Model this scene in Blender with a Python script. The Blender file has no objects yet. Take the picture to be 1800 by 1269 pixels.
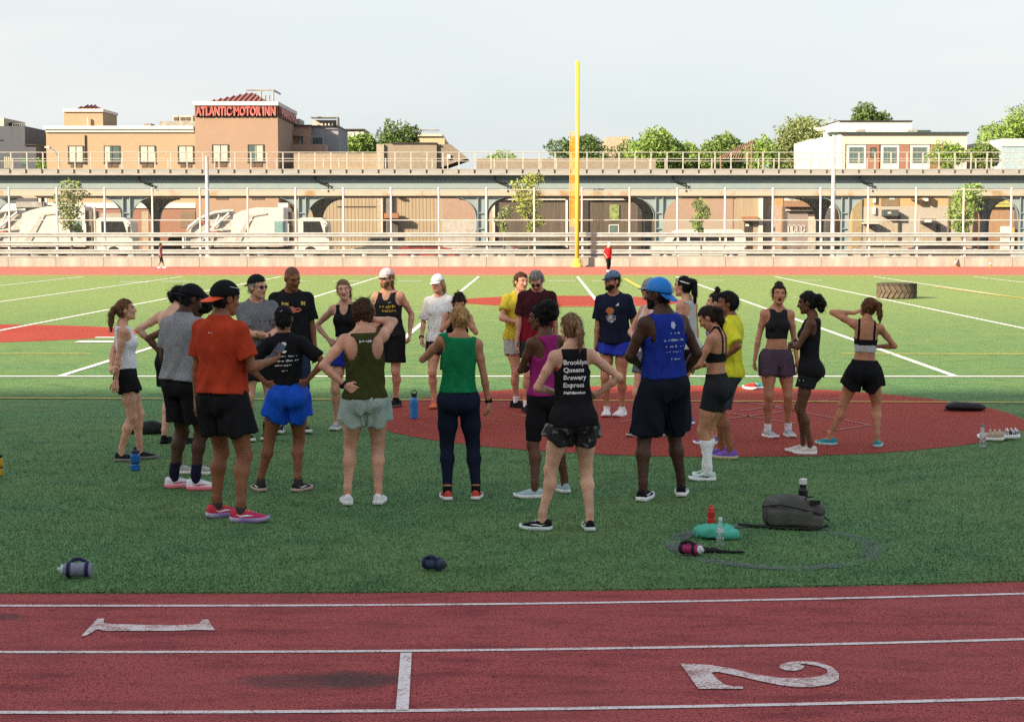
import bpy, math, random
import numpy as np
from mathutils import Vector, Matrix, Euler

random.seed(7)
rng = np.random.RandomState(11)
SC = bpy.context.scene
COL = SC.collection
R = math.radians

# ------------------------------------------------------------------ camera
CAM_H = 2.33                       # photographer stands a little up the stand
FPX = 3180.0                       # focal length in pixels of a 1800 px wide picture
PITCH = math.atan((634.5 - 400.0) / FPX)
cam_d = bpy.data.cameras.new('camera')
cam = bpy.data.objects.new('camera', cam_d)
COL.objects.link(cam)
cam.location = (0, 0, CAM_H)
cam.rotation_euler = (math.pi / 2 - PITCH, 0, 0)
cam_d.sensor_width = 36.0
cam_d.lens = 36.0 * FPX / 1800.0
cam_d.clip_end = 4000
SC.camera = cam

# ------------------------------------------------------------------ sun, sky, exposure
SUN_AZ = R(50)      # how far left of "straight behind the camera" the sun stands
SUN_EL = R(24)
to_sun = Vector((-math.sin(SUN_AZ) * math.cos(SUN_EL), -math.cos(SUN_AZ) * math.cos(SUN_EL), math.sin(SUN_EL)))
sun_d = bpy.data.lights.new('sun', 'SUN')
sun = bpy.data.objects.new('sun', sun_d)
COL.objects.link(sun)
sun.rotation_euler = to_sun.to_track_quat('Z', 'Y').to_euler()
sun_d.energy = 4.4
sun_d.angle = R(0.8)
sun_d.color = (1.0, 0.80, 0.56)

world = bpy.data.worlds.new('World')
SC.world = world
world.use_nodes = True
wn, wl = world.node_tree.nodes, world.node_tree.links
bg = wn['Background']
sky = wn.new('ShaderNodeTexSky')
sky.sky_type = 'NISHITA'
sky.sun_disc = False
sky.sun_elevation = SUN_EL
sky.sun_rotation = math.atan2(to_sun.x, to_sun.y)
sky.altitude = 20
sky.air_density = 1.0
sky.dust_density = 3.0
sky.ozone_density = 1.0
# thin high cloud: a milky veil over the whole dome, thicker in streaks
wtc = wn.new('ShaderNodeTexCoord')
wmap = wn.new('ShaderNodeMapping'); wmap.inputs['Scale'].default_value = (1.0, 1.0, 4.5)
wno = wn.new('ShaderNodeTexNoise'); wno.inputs['Scale'].default_value = 2.3; wno.inputs['Detail'].default_value = 6
wrp = wn.new('ShaderNodeMapRange'); wrp.inputs[1].default_value = 0.3; wrp.inputs[2].default_value = 0.7
wrp.inputs[3].default_value = 0.85; wrp.inputs[4].default_value = 0.98
wmx = wn.new('ShaderNodeMix'); wmx.data_type = 'RGBA'
wcl = wn.new('ShaderNodeMix'); wcl.data_type = 'RGBA'          # veil colour: thicker and thinner cloud
wcl.inputs[6].default_value = (2.12, 2.32, 2.39, 1); wcl.inputs[7].default_value = (2.52, 2.58, 2.55, 1)
wsep = wn.new('ShaderNodeSeparateXYZ'); wel = wn.new('ShaderNodeMapRange')   # the veil is thickest towards the horizon
wel.inputs[1].default_value = 0.10; wel.inputs[2].default_value = 0.75; wel.inputs[3].default_value = 1.0; wel.inputs[4].default_value = 0.62
wmul = wn.new('ShaderNodeMath'); wmul.operation = 'MULTIPLY'
wl.new(wtc.outputs['Generated'], wsep.inputs[0]); wl.new(wsep.outputs[2], wel.inputs[0])
wl.new(wtc.outputs['Generated'], wmap.inputs['Vector'])
wl.new(wmap.outputs[0], wno.inputs['Vector'])
wl.new(wno.outputs['Fac'], wrp.inputs[0])
wcr = wn.new('ShaderNodeMapRange'); wcr.inputs[1].default_value = 0.36; wcr.inputs[2].default_value = 0.60
wl.new(wno.outputs['Fac'], wcr.inputs[0]); wl.new(wcr.outputs[0], wcl.inputs[0])
wl.new(wrp.outputs[0], wmul.inputs[0]); wl.new(wel.outputs[0], wmul.inputs[1]); wl.new(wmul.outputs[0], wmx.inputs[0])
wl.new(sky.outputs[0], wmx.inputs[6]); wl.new(wcl.outputs[2], wmx.inputs[7])
wl.new(wmx.outputs[2], bg.inputs['Color'])
bg.inputs['Strength'].default_value = 0.110

SC.view_settings.view_transform = 'Standard'
SC.view_settings.look = 'None'
SC.view_settings.gamma = 1.0
SC.view_settings.exposure = 1.66
SC.render.resolution_x = 1024
SC.render.resolution_y = 721
SC.render.engine = 'CYCLES'
SC.cycles.max_bounces = 6
SC.cycles.use_denoising = False
SC.cycles.transparent_max_bounces = 12

# ------------------------------------------------------------------ helpers
CP, SP = math.cos(PITCH), math.sin(PITCH)

def ray(px, py):
    """direction of the line of sight through a pixel of the 1800 px photograph"""
    u, v = (px - 900.0) / FPX, (634.5 - py) / FPX
    return Vector((u, CP + v * SP, -SP + v * CP))

def gp(px, py, z=0.0):
    """ground point seen at a pixel (metres)"""
    d = ray(px, py)
    t = (z - CAM_H) / d.z
    return Vector((d.x * t, d.y * t, z))

def at(px, py, Y):
    """point seen at a pixel at Y metres from the camera: returns x, z"""
    d = ray(px, py)
    t = Y / d.y
    return d.x * t, CAM_H + d.z * t

def X(px, Y):
    return at(px, 400, Y)[0]

def Z(py, Y):
    return at(900, py, Y)[1]

def s2l(c):
    """sRGB 0-255 -> linear"""
    r = []
    for v in c[:3]:
        v = v / 255.0
        r.append(v / 12.92 if v <= 0.04045 else ((v + 0.055) / 1.055) ** 2.4)
    return tuple(r)

def tag(o, label=None, cat=None, group=None, kind=None):
    if label: o['label'] = label
    if cat: o['category'] = cat
    if group: o['group'] = group
    if kind: o['kind'] = kind
    return o

def empty(name, loc=(0, 0, 0), rz=0.0, parent=None):
    o = bpy.data.objects.new(name, None)
    COL.objects.link(o)
    o.location = loc
    o.rotation_euler = (0, 0, rz)
    o.empty_display_size = 0.2
    if parent: o.parent = parent
    return o

_mat = {}
def mat(name, col, rough=0.7, metal=0.0, spec=0.3, var=0.12, vscale=4.0, bump=0.0, bscale=60.0, detail=4,
        col2=None, fac=(0.35, 0.65), sheen=0.0, coat=0.0, stretch=None, alpha=None, trans=0.0, emit=None, sss=0.0, ior=None):
    """procedural principled material: base colour broken up with noise, optional bump"""
    if name in _mat: return _mat[name]
    m = bpy.data.materials.new(name)
    m.use_nodes = True
    n, l = m.node_tree.nodes, m.node_tree.links
    b = n['Principled BSDF']
    b.inputs['Roughness'].default_value = rough
    b.inputs['Metallic'].default_value = metal
    b.inputs['Specular IOR Level'].default_value = spec
    if sheen:
        b.inputs['Sheen Weight'].default_value = sheen
        b.inputs['Sheen Roughness'].default_value = 0.5
    if coat: b.inputs['Coat Weight'].default_value = coat
    if trans: b.inputs['Transmission Weight'].default_value = trans
    if ior: b.inputs['IOR'].default_value = ior
    if alpha is not None: b.inputs['Alpha'].default_value = alpha
    if sss:
        b.inputs['Subsurface Weight'].default_value = sss
        b.inputs['Subsurface Radius'].default_value = (0.02, 0.008, 0.004)
        b.inputs['Subsurface Scale'].default_value = 0.5
    if emit:
        b.inputs['Emission Color'].default_value = (*emit[0], 1)
        b.inputs['Emission Strength'].default_value = emit[1]
    tc = n.new('ShaderNodeTexCoord')
    vec = tc.outputs['Object']
    if stretch:
        mp = n.new('ShaderNodeMapping'); mp.inputs['Scale'].default_value = stretch
        l.new(vec, mp.inputs['Vector']); vec = mp.outputs[0]
    c = (*col[:3], 1)
    if var > 0 or col2:
        nz = n.new('ShaderNodeTexNoise')
        nz.inputs['Scale'].default_value = vscale; nz.inputs['Detail'].default_value = detail
        l.new(vec, nz.inputs['Vector'])
        rp = n.new('ShaderNodeMapRange'); rp.inputs[1].default_value = fac[0]; rp.inputs[2].default_value = fac[1]
        l.new(nz.outputs['Fac'], rp.inputs[0])
        mx = n.new('ShaderNodeMix'); mx.data_type = 'RGBA'
        if col2:
            mx.inputs[6].default_value = c; mx.inputs[7].default_value = (*col2[:3], 1)
        else:
            mx.inputs[6].default_value = (*[v * (1 - var) for v in col[:3]], 1)
            mx.inputs[7].default_value = (*[min(1, v * (1 + var)) for v in col[:3]], 1)
        l.new(rp.outputs[0], mx.inputs[0]); l.new(mx.outputs[2], b.inputs['Base Color'])
    else:
        b.inputs['Base Color'].default_value = c
    if bump > 0:
        nb = n.new('ShaderNodeTexNoise'); nb.inputs['Scale'].default_value = bscale; nb.inputs['Detail'].default_value = 5
        l.new(vec, nb.inputs['Vector'])
        bp = n.new('ShaderNodeBump'); bp.inputs['Strength'].default_value = min(1, bump); bp.inputs['Distance'].default_value = 0.01 if bscale > 14 else 0.03
        l.new(nb.outputs['Fac'], bp.inputs['Height']); l.new(bp.outputs[0], b.inputs['Normal'])
    _mat[name] = m
    return m

class MB:
    """collects simple solids; build() links them as one mesh object"""
    def __init__(s): s.v, s.f = [], []
    def add(s, verts, faces):
        o = len(s.v); s.v += [tuple(p) for p in verts]; s.f += [tuple(i + o for i in q) for q in faces]; return s
    def box(s, x0, x1, y0, y1, z0, z1):
        return s.add([(x0, y0, z0), (x1, y0, z0), (x1, y1, z0), (x0, y1, z0), (x0, y0, z1), (x1, y0, z1), (x1, y1, z1), (x0, y1, z1)],
                     [(3, 2, 1, 0), (4, 5, 6, 7), (0, 1, 5, 4), (1, 2, 6, 5), (2, 3, 7, 6), (3, 0, 4, 7)])
    def tube(s, pts, rad, n=8, cap=True):
        """round bar through points; rad is a number or one per point"""
        pts = [Vector(p) for p in pts]; m = len(pts)
        rad = [rad] * m if not hasattr(rad, '__len__') else rad
        rings = []
        up0 = None
        for i, p in enumerate(pts):
            d = (pts[min(i + 1, m - 1)] - pts[max(i - 1, 0)]).normalized()
            up = Vector((0, 0, 1)) if abs(d.z) < 0.95 else Vector((1, 0, 0))
            a = d.cross(up).normalized(); b = d.cross(a).normalized()
            rings.append([p + (a * math.cos(2 * math.pi * k / n) + b * math.sin(2 * math.pi * k / n)) * rad[i] for k in range(n)])
        vs = [v for r_ in rings for v in r_]
        fs = []
        for i in range(m - 1):
            for k in range(n):
                k2 = (k + 1) % n
                fs.append((i * n + k, i * n + k2, (i + 1) * n + k2, (i + 1) * n + k))
        if cap:
            fs.append(tuple(range(n - 1, -1, -1))); fs.append(tuple((m - 1) * n + k for k in range(n)))
        return s.add(vs, fs)
    def lathe(s, prof, n=20, c=(0, 0, 0), M=None):
        """prof: (radius, z) pairs bottom to top"""
        vs = []
        for r_, z in prof:
            for k in range(n):
                p = Vector((r_ * math.cos(2 * math.pi * k / n), r_ * math.sin(2 * math.pi * k / n), z))
                if M: p = M @ p
                vs.append(p + Vector(c))
        fs = []
        for i in range(len(prof) - 1):
            for k in range(n):
                k2 = (k + 1) % n
                fs.append((i * n + k, i * n + k2, (i + 1) * n + k2, (i + 1) * n + k))
        fs.append(tuple(range(n - 1, -1, -1))); fs.append(tuple((len(prof) - 1) * n + k for k in range(n)))
        return s.add(vs, fs)
    def prism(s, poly, axis, a0, a1):
        """extrude a polygon: axis 'x' (poly=(y,z)), 'y' (poly=(x,z)), 'z' (poly=(x,y))"""
        n = len(poly)
        def P(p, a):
            return (a, p[0], p[1]) if axis == 'x' else (p[0], a, p[1]) if axis == 'y' else (p[0], p[1], a)
        vs = [P(p, a0) for p in poly] + [P(p, a1) for p in poly]
        fs = [tuple(range(n - 1, -1, -1)), tuple(range(n, 2 * n))]
        fs += [(i, (i + 1) % n, (i + 1) % n + n, i + n) for i in range(n)]
        return s.add(vs, fs)
    def mesh(s, name):
        me = bpy.data.meshes.new(name); me.from_pydata(s.v, [], s.f); me.update(); return me
    def build(s, name, m=None, parent=None, smooth=False, fix=True, loc=None):
        me = s.mesh(name)
        if fix:
            import bmesh
            bm = bmesh.new(); bm.from_mesh(me); bmesh.ops.recalc_face_normals(bm, faces=bm.faces); bm.to_mesh(me); bm.free()
        return link(me, name, m, parent, smooth, loc)

def link(me, name, m=None, parent=None, smooth=False, loc=None):
    if m is not None and len(me.materials) == 0: me.materials.append(m)
    if smooth: me.polygons.foreach_set('use_smooth', [True] * len(me.polygons))
    o = bpy.data.objects.new(name, me); COL.objects.link(o)
    if parent is not None: o.parent = parent
    if loc is not None: o.location = loc
    return o

def dup(o, parent=None, loc=None, rz=None):
    c = o.copy(); COL.objects.link(c)
    if parent is not None: c.parent = parent
    if loc is not None: c.location = loc
    if rz is not None: c.rotation_euler = (0, 0, rz)
    for ch in list(o.children): dup(ch, c)
    return c

def text_mesh(body, size=1.0, extrude=0.0, align='CENTER', spacing=1.0, bold=0.0, line=1.0):
    cu = bpy.data.curves.new('lettering', 'FONT')
    cu.body = body; cu.size = size; cu.extrude = extrude; cu.align_x = align; cu.space_character = spacing
    cu.offset = bold; cu.space_line = line; cu.resolution_u = 3
    o = bpy.data.objects.new('lettering', cu); COL.objects.link(o)
    dg = bpy.context.evaluated_depsgraph_get()
    me = bpy.data.meshes.new_from_object(o.evaluated_get(dg))
    bpy.data.objects.remove(o); bpy.data.curves.remove(cu)
    return me

F32 = np.float32
def np_mesh(name, verts, quads, mats, mi=None):
    used = np.zeros(len(verts), bool); used[quads.ravel()] = True
    remap = np.cumsum(used) - 1
    verts = verts[used]; quads = remap[quads]
    me = bpy.data.meshes.new(name)
    me.vertices.add(len(verts)); me.vertices.foreach_set('co', verts.astype(F32).ravel())
    me.loops.add(len(quads) * 4); me.loops.foreach_set('vertex_index', quads.ravel().astype(np.int32))
    me.polygons.add(len(quads))
    me.polygons.foreach_set('loop_start', np.arange(0, len(quads) * 4, 4, dtype=np.int32))
    me.polygons.foreach_set('use_smooth', np.ones(len(quads), bool))
    for m in mats: me.materials.append(m)
    if mi is not None: me.polygons.foreach_set('material_index', mi.astype(np.int32))
    me.update(calc_edges=True)
    return me

# =================================================================== ground
def surface_mat(name, build):
    m = bpy.data.materials.new(name); m.use_nodes = True
    n, l = m.node_tree.nodes, m.node_tree.links
    b = n['Principled BSDF']
    tc = n.new('ShaderNodeTexCoord')
    def noise(scale, detail=4, vec=None, rough=.5, st=None):
        v = vec or tc.outputs['Object']
        if st:
            mp = n.new('ShaderNodeMapping'); mp.inputs['Scale'].default_value = st; l.new(v, mp.inputs['Vector']); v = mp.outputs[0]
        t = n.new('ShaderNodeTexNoise'); t.inputs['Scale'].default_value = scale; t.inputs['Detail'].default_value = detail
        t.inputs['Roughness'].default_value = rough
        l.new(v, t.inputs['Vector']); return t.outputs['Fac']
    def ramp(f, a, c, lo=0., hi=1.):
        t = n.new('ShaderNodeMapRange'); t.inputs[1].default_value = a; t.inputs[2].default_value = c
        t.inputs[3].default_value = lo; t.inputs[4].default_value = hi; l.new(f, t.inputs[0]); return t.outputs[0]
    def mix(f, a, c, mode='MIX'):
        t = n.new('ShaderNodeMix'); t.data_type = 'RGBA'; t.blend_type = mode
        for i, q in ((0, f), (6, a), (7, c)):
            if isinstance(q, tuple): t.inputs[i].default_value = (*q, 1)
            elif isinstance(q, (int, float)): t.inputs[i].default_value = q
            else: l.new(q, t.inputs[i])
        return t.outputs[2]
    def math_(op, a, c=None):
        t = n.new('ShaderNodeMath'); t.operation = op
        for i, q in enumerate((a, c)):
            if q is None: continue
            if isinstance(q, (int, float)): t.inputs[i].default_value = q
            else: l.new(q, t.inputs[i])
        return t.outputs[0]
    def bump(h, strength, dist=.01):
        t = n.new('ShaderNodeBump'); t.inputs['Strength'].default_value = strength; t.inputs['Distance'].default_value = dist
        l.new(h, t.inputs['Height']); l.new(t.outputs[0], b.inputs['Normal'])
    def spot(cx, cy, rx, ry):
        """0 at the centre, 1 on the rim of an ellipse on the ground"""
        s_ = n.new('ShaderNodeSeparateXYZ'); l.new(tc.outputs['Object'], s_.inputs[0])
        dx = math_('DIVIDE', math_('SUBTRACT', s_.outputs[0], cx), rx); dy = math_('DIVIDE', math_('SUBTRACT', s_.outputs[1], cy), ry)
        return math_('SQRT', math_('ADD', math_('MULTIPLY', dx, dx), math_('MULTIPLY', dy, dy)))
    class K: pass
    k = K(); k.n, k.l, k.b, k.tc, k.noise, k.ramp, k.mix, k.math, k.bump, k.spot = n, l, b, tc, noise, ramp, mix, math_, bump, spot
    build(k)
    return m

def turf_build(k):
    fine = k.noise(62, 2, rough=.6); mid = k.noise(20, 3); big = k.noise(.55, 3); patch = k.noise(2.6, 4)
    c = k.mix(k.ramp(fine, .40, .60), (.028, .088, .036), (.180, .335, .140))
    c = k.mix(k.ramp(mid, .35, .7, 0, .35), c, (.10, .17, .05))
    c = k.mix(k.ramp(big, .40, .62, 0, .36), c, (.17, .235, .075))
    c = k.mix(k.ramp(patch, .48, .68, 0, .38), c, (.035, .085, .042))
    lit = k.noise(6.5, 2, rough=.9); c = k.mix(k.ramp(lit, .70, .76, 0, .45), c, (.20, .22, .11))
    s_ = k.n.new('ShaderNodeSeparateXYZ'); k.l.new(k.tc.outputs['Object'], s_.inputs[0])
    c = k.mix(k.ramp(s_.outputs[1], 26, 60, 0, .55), c, (.270, .340, .115))      # sunlit brightness put into the colour: turf turns paler out on the pitch
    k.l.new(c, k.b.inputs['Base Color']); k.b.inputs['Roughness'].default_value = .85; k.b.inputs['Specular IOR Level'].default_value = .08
    k.bump(fine, .9, .02)
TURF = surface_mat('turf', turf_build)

def track_build(k, pale=0.0):
    fine = k.noise(85, 2, rough=.6); grit = k.noise(40, 2, rough=.6, st=(.7, 1, 1)); mid = k.noise(5, 5, st=(.35, 1, 1), rough=.65); big = k.noise(.9, 3)
    c = k.mix(k.ramp(fine, .40, .60), (.20, .032, .034), (.52, .112, .106))
    c = k.mix(k.ramp(grit, .57, .66, 0, .85), c, (.085, .014, .019))
    c = k.mix(k.ramp(mid, .46, .68, 0, .72), c, (.150, .030, .034))
    c = k.mix(k.ramp(big, .4, .7, 0, .25), c, (.40, .10, .09))
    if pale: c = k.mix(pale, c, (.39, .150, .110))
    else:
        for (cx, cy, rx, ry) in STAINS:
            d = k.math('ADD', k.spot(cx, cy, rx, ry), k.math('MULTIPLY', k.math('SUBTRACT', k.noise(3, 4), .5), .9))
            c = k.mix(k.ramp(d, .70, 1.2, .66, 0), c, k.mix(k.ramp(grit, .4, .65), (.105, .058, .055), (.06, .032, .032)))
    k.l.new(c, k.b.inputs['Base Color']); k.b.inputs['Roughness'].default_value = .85; k.b.inputs['Specular IOR Level'].default_value = .1
    k.bump(fine, .7, .012)
sa = gp(555, 1196); sb = gp(0, 1084); sc_ = gp(630, 1194)
STAINS = [(sa.x, sa.y, .42, .17), (sb.x, sb.y, .16, .10), (sc_.x, sc_.y, .24, .15)]
TRACK = surface_mat('track rubber', track_build)
TRACK_FAR = surface_mat('pale track rubber', lambda k: track_build(k, .75))  # same rubber, mixed paler for the far side

def clay_build(k):
    fine = k.noise(58, 2, rough=.6); mid = k.noise(9, 5, rough=.6); big = k.noise(.7, 2)
    c = k.mix(k.ramp(fine, .40, .60), (.15, .020, .016), (.47, .080, .055))
    c = k.mix(k.ramp(mid, .5, .75, 0, .4), c, (.15, .030, .026))
    c = k.mix(k.ramp(big, .4, .65, 0, .35), c, (.36, .07, .04))
    sp = k.noise(40, 1, rough=.9); c = k.mix(k.ramp(sp, .74, .78, 0, .5), c, (.45, .25, .2))
    k.l.new(c, k.b.inputs['Base Color']); k.b.inputs['Roughness'].default_value = .85; k.b.inputs['Specular IOR Level'].default_value = .1
    k.bump(fine, .8, .015)
CLAY = surface_mat('red turf', clay_build)

def paint(name, col, wear=.5, under=None):
    def f(k):
        a = k.noise(70, 2, rough=.6); b_ = k.noise(7, 4)
        c = k.mix(k.ramp(a, .35, .7, 0, .25), col, tuple(v * .6 for v in col))
        if under:
            w = k.math('ADD', k.math('MULTIPLY', a, .6), k.math('MULTIPLY', b_, .4))
            c = k.mix(k.ramp(w, .58 - .14 * wear, .66 - .10 * wear, 0, .85), c, under)
        k.l.new(c, k.b.inputs['Base Color']); k.b.inputs['Roughness'].default_value = .8
        k.bump(a, .4, .006)
    return surface_mat(name, f)
P_WHITE = paint('white line paint', (.72, .72, .70), .2, (.25, .32, .22))
P_TRACKW = paint('worn white track paint', (.74, .66, .64), .5, (.33, .11, .11))
P_NUM = paint('faded numeral paint', (.68, .58, .55), .8, (.27, .07, .065))
P_YEL = paint('yellow line paint', (.62, .43, .06), .3, (.3, .28, .1))
P_LAV = paint('faded lavender paint', (.36, .115, .10), 1.2, (.33, .07, .05))

def ground_sheet(name, poly, z, m, kind='structure', parent=None, thick=0.0):
    """flat polygon (list of x,y); thick>0 gives it an edge going down"""
    mb = MB(); n = len(poly)
    if thick: mb.prism(poly, 'z', z - thick, z)
    else: mb.add([(p[0], p[1], z) for p in poly], [tuple(range(n))])
    o = mb.build(name, m, parent, fix=bool(thick))
    if not thick and o.data.polygons[0].normal.z < 0: o.data.flip_normals()
    if kind: o['kind'] = kind
    return o

def asphalt_build(k):
    a = k.noise(60, 4, rough=.7); b_ = k.noise(.25, 3)
    c = k.mix(k.ramp(a, .3, .7), (.05, .05, .048), (.10, .098, .092))
    c = k.mix(k.ramp(b_, .4, .65, 0, .5), c, (.14, .13, .12))
    k.l.new(c, k.b.inputs['Base Color']); k.b.inputs['Roughness'].default_value = .9; k.bump(a, .4, .01)
ASPH = surface_mat('asphalt', asphalt_build)
ground_sheet('street_ground', [(-900, 110), (900, 110), (900, 1600), (-900, 1600)], -.02, ASPH)
ground_sheet('ground', [(-900, -300), (900, -300), (900, 110), (-900, 110)], -.02, ASPH)

# near bend of the running track: straight on the left, curving away on the right
XT, YC = -2.1, 50.0
def bend(r_, x):
    return YC - (r_ if x < XT else math.sqrt(max(1.0, r_ * r_ - (x - XT) ** 2)))
xs = [-60, -30, -15, -8, -4, XT] + [XT + .5 * i for i in range(1, 60)]
R0 = YC - gp(300, 1043).y                      # radius of the turf edge
RL = [YC - gp(300, y).y for y in (1065, 1146.5, 1252.5)]
LANE = RL[1] - RL[0]
RL += [RL[2] + LANE * i for i in (1, 2, 3, 4)]
edge = [(x, bend(R0, x)) for x in xs]
track = ground_sheet('running_track', [(x, bend(R0 - .6, x)) for x in xs] + [(60, 0), (60, -8), (-60, -8)], 0.0, TRACK)
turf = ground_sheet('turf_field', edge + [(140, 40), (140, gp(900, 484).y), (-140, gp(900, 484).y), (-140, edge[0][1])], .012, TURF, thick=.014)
ground_sheet('far_running_track', [(-140, gp(900, 486).y - 3), (140, gp(900, 486).y - 3), (140, 108.6), (-140, 108.6)], 0.0, TRACK_FAR)

def strip(pts0, pts1, z, m, parent, name='painted_line'):
    mb = MB(); n = len(pts0)
    mb.add([(p[0], p[1], z) for p in pts0] + [(p[0], p[1], z) for p in pts1], [(i, i + 1, n + i + 1, n + i) for i in range(n - 1)])
    o = mb.build(name, m, parent, fix=False)
    if o.data.polygons[0].normal.z < 0: o.data.flip_normals()
    return o
def line(a, b, w, z, m, parent, name='painted_line'):
    a, b = Vector((a[0], a[1])), Vector((b[0], b[1])); d = (b - a).normalized(); s_ = Vector((-d.y, d.x)) * w / 2
    return strip([a + s_, b + s_], [a - s_, b - s_], z, m, parent, name)
for r_ in RL:
    strip([(x, bend(r_ - .025, x)) for x in xs], [(x, bend(r_ + .025, x)) for x in xs], .004, P_TRACKW, track, 'lane_line')
a, b = gp(714, 1149), gp(707, 1250)
line(a, b, .062, .008, P_TRACKW, track, 'start_line')
# lane numerals, drawn lying on their side
def numeral(pix, name):
    pts = [gp(*p) for p in pix]
    o = ground_sheet(name, [(p.x, p.y) for p in pts], .006, P_NUM, None, track)
    import bmesh
    bm = bmesh.new(); bm.from_mesh(o.data); bmesh.ops.triangulate(bm, faces=bm.faces); bm.to_mesh(o.data); bm.free()
numeral([(143, 1119), (150, 1119), (172, 1107), (186, 1110), (300, 1110), (342, 1108), (378, 1109), (372, 1100), (366, 1090), (358, 1090), (348, 1098), (310, 1100), (200, 1098), (182, 1096), (183, 1088), (172, 1088)], 'painted_number')
numeral([(1195, 1167), (1248, 1170), (1290, 1177), (1330, 1187), (1372, 1193), (1410, 1193), (1440, 1190), (1455, 1184), (1454, 1178), (1440, 1172), (1415, 1168), (1404, 1168),
         (1414, 1172), (1410, 1178), (1396, 1180), (1380, 1179), (1370, 1175), (1372, 1169), (1386, 1165), (1408, 1163), (1436, 1165), (1462, 1173), (1475, 1185), (1474, 1196), (1458, 1204), (1430, 1209),
         (1400, 1209), (1368, 1205), (1330, 1197), (1292, 1188), (1262, 1182), (1250, 1183), (1262, 1196), (1275, 1205), (1290, 1208), (1306, 1208), (1306, 1212), (1228, 1212)], 'painted_number')

# clay-coloured cut-outs and field markings
def disc(name, cx, cy, rx, ry, z, m, parent, n=72):
    rj = random.Random(n + int(cx * 10)); n = 260
    j = [1 + rj.uniform(-.0032, .0032) for _ in range(n)]
    return ground_sheet(name, [(cx + rx * j[k] * math.cos(2 * math.pi * k / n), cy + ry * j[k] * math.sin(2 * math.pi * k / n)) for k in range(n)], z, m, None, parent)
HOME = (2.2, 22.35)
disc('red_turf_circle', HOME[0], HOME[1], 4.02, 4.15, .016, CLAY, turf)
disc('red_turf_circle', -13.2, 39.6, 5.0, 3.75, .016, CLAY, turf)
disc('red_turf_circle', 1.85, 57.2, 3.6, 4.3, .016, CLAY, turf)
YN, YF = gp(900, 663.5).y, gp(900, 487).y
for k in range(-7, 8):                         # yard lines run away from the camera
    xf = gp(1015 + k * 173.5, 487).x; xn = xf - .0145 * (YF - YN) * 1.0
    line((xn, YN), (xf, YF), .115, .020, P_WHITE, turf, 'yard_line')
line((-40, gp(900, 663.5).y), (40, gp(900, 664.5).y), .17, .024, P_WHITE, turf, 'side_line')
line((-40, gp(900, 486.5).y + .2), (40, gp(900, 486.5).y), .3, .024, P_YEL, turf, 'side_line')
line((-40, gp(900, 490.5).y + .2), (40, gp(900, 490.5).y), .2, .020, P_YEL, turf, 'side_line')
y0, y1 = gp(0, 702.5), gp(1800, 710.5)
line((y0.x * 2, y0.y * 1 + (y0.y - y1.y) * .5), (y1.x * 2, y1.y - (y0.y - y1.y) * .5), .085, .028, P_YEL, turf, 'yellow_line')
line(gp(1480, 624), gp(2100, 625), .085, .028, P_YEL, turf, 'yellow_line')
line(gp(-200, 624), gp(160, 624), .075, .028, P_YEL, turf, 'yellow_line')
line(gp(1098, 491), gp(1150, 520), .16, .028, P_YEL, turf, 'yellow_line')
line(gp(1640, 505), gp(1800, 526), .14, .028, P_YEL, turf, 'yellow_line')
line(gp(700, 538), gp(1180, 541), .09, .028, P_YEL, turf, 'yellow_line')
for (xa, xb, y, w) in [(210, 262, 496.5, .35), (283, 333, 496, .35), (338, 368, 496, .2), (585, 632, 495.5, .35), (700, 742, 495.5, .35), (964, 1012, 494.5, .4), (1040, 1075, 494.5, .4), (505, 545, 495, .25),
                       (1230, 1275, 494, .3), (1400, 1445, 494, .3), (718, 752, 549.5, .10), (1005, 1030, 592, .12), (1395, 1425, 524, .18), (1505, 1535, 570, .1), (135, 205, 602.5, .5), (168, 240, 595, .3), (1120, 1150, 601, .12)]:
    a, b = gp(xa, y), gp(xb, y)
    line(a, b, w, .024, P_WHITE, turf, 'hash_mark')
# worn lavender lines on the home circle
for p, q in [((1230, 745), (1410, 722)), ((1240, 722), (1400, 748)), ((1330, 712), (1530, 750)), ((1530, 750), (1450, 762)), ((1180, 700), (1330, 712)), ((1090, 745), (1200, 726)), ((1300, 725), (1500, 700)), ((900, 730), (1010, 752))]:
    line(gp(*p), gp(*q), .06, .022, P_LAV, turf, 'faded_line')
# worn grey throwing ring
def ring_build(k):
    a = k.noise(150, 4, rough=.85); b_ = k.noise(3.2, 3)
    c = k.mix(k.ramp(a, .3, .7), (.050, .055, .068), (.15, .15, .175))
    k.l.new(c, k.b.inputs['Base Color']); k.b.inputs['Roughness'].default_value = .9
    w = k.math('ADD', k.math('MULTIPLY', a, .62), k.math('MULTIPLY', b_, .38))
    k.l.new(k.ramp(w, .47, .55, 0, .8), k.b.inputs['Alpha'])
RINGM = surface_mat('worn ring paint', ring_build)
c0, c1 = gp(1173, 964), gp(1560, 975); cc = (c0 + c1) / 2; rr = (c1 - c0).length / 2
ry = (gp(1365, 926).y - gp(1365, 1006).y) / 2; cy = (gp(1365, 926).y + gp(1365, 1006).y) / 2
strip([(cc.x + rr * math.cos(t * math.pi / 36), cy + ry * math.sin(t * math.pi / 36)) for t in range(73)],
      [(cc.x + (rr - .15) * math.cos(t * math.pi / 36), cy + (ry - .12) * math.sin(t * math.pi / 36)) for t in range(73)], .022, RINGM, turf, 'painted_ring')

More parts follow.
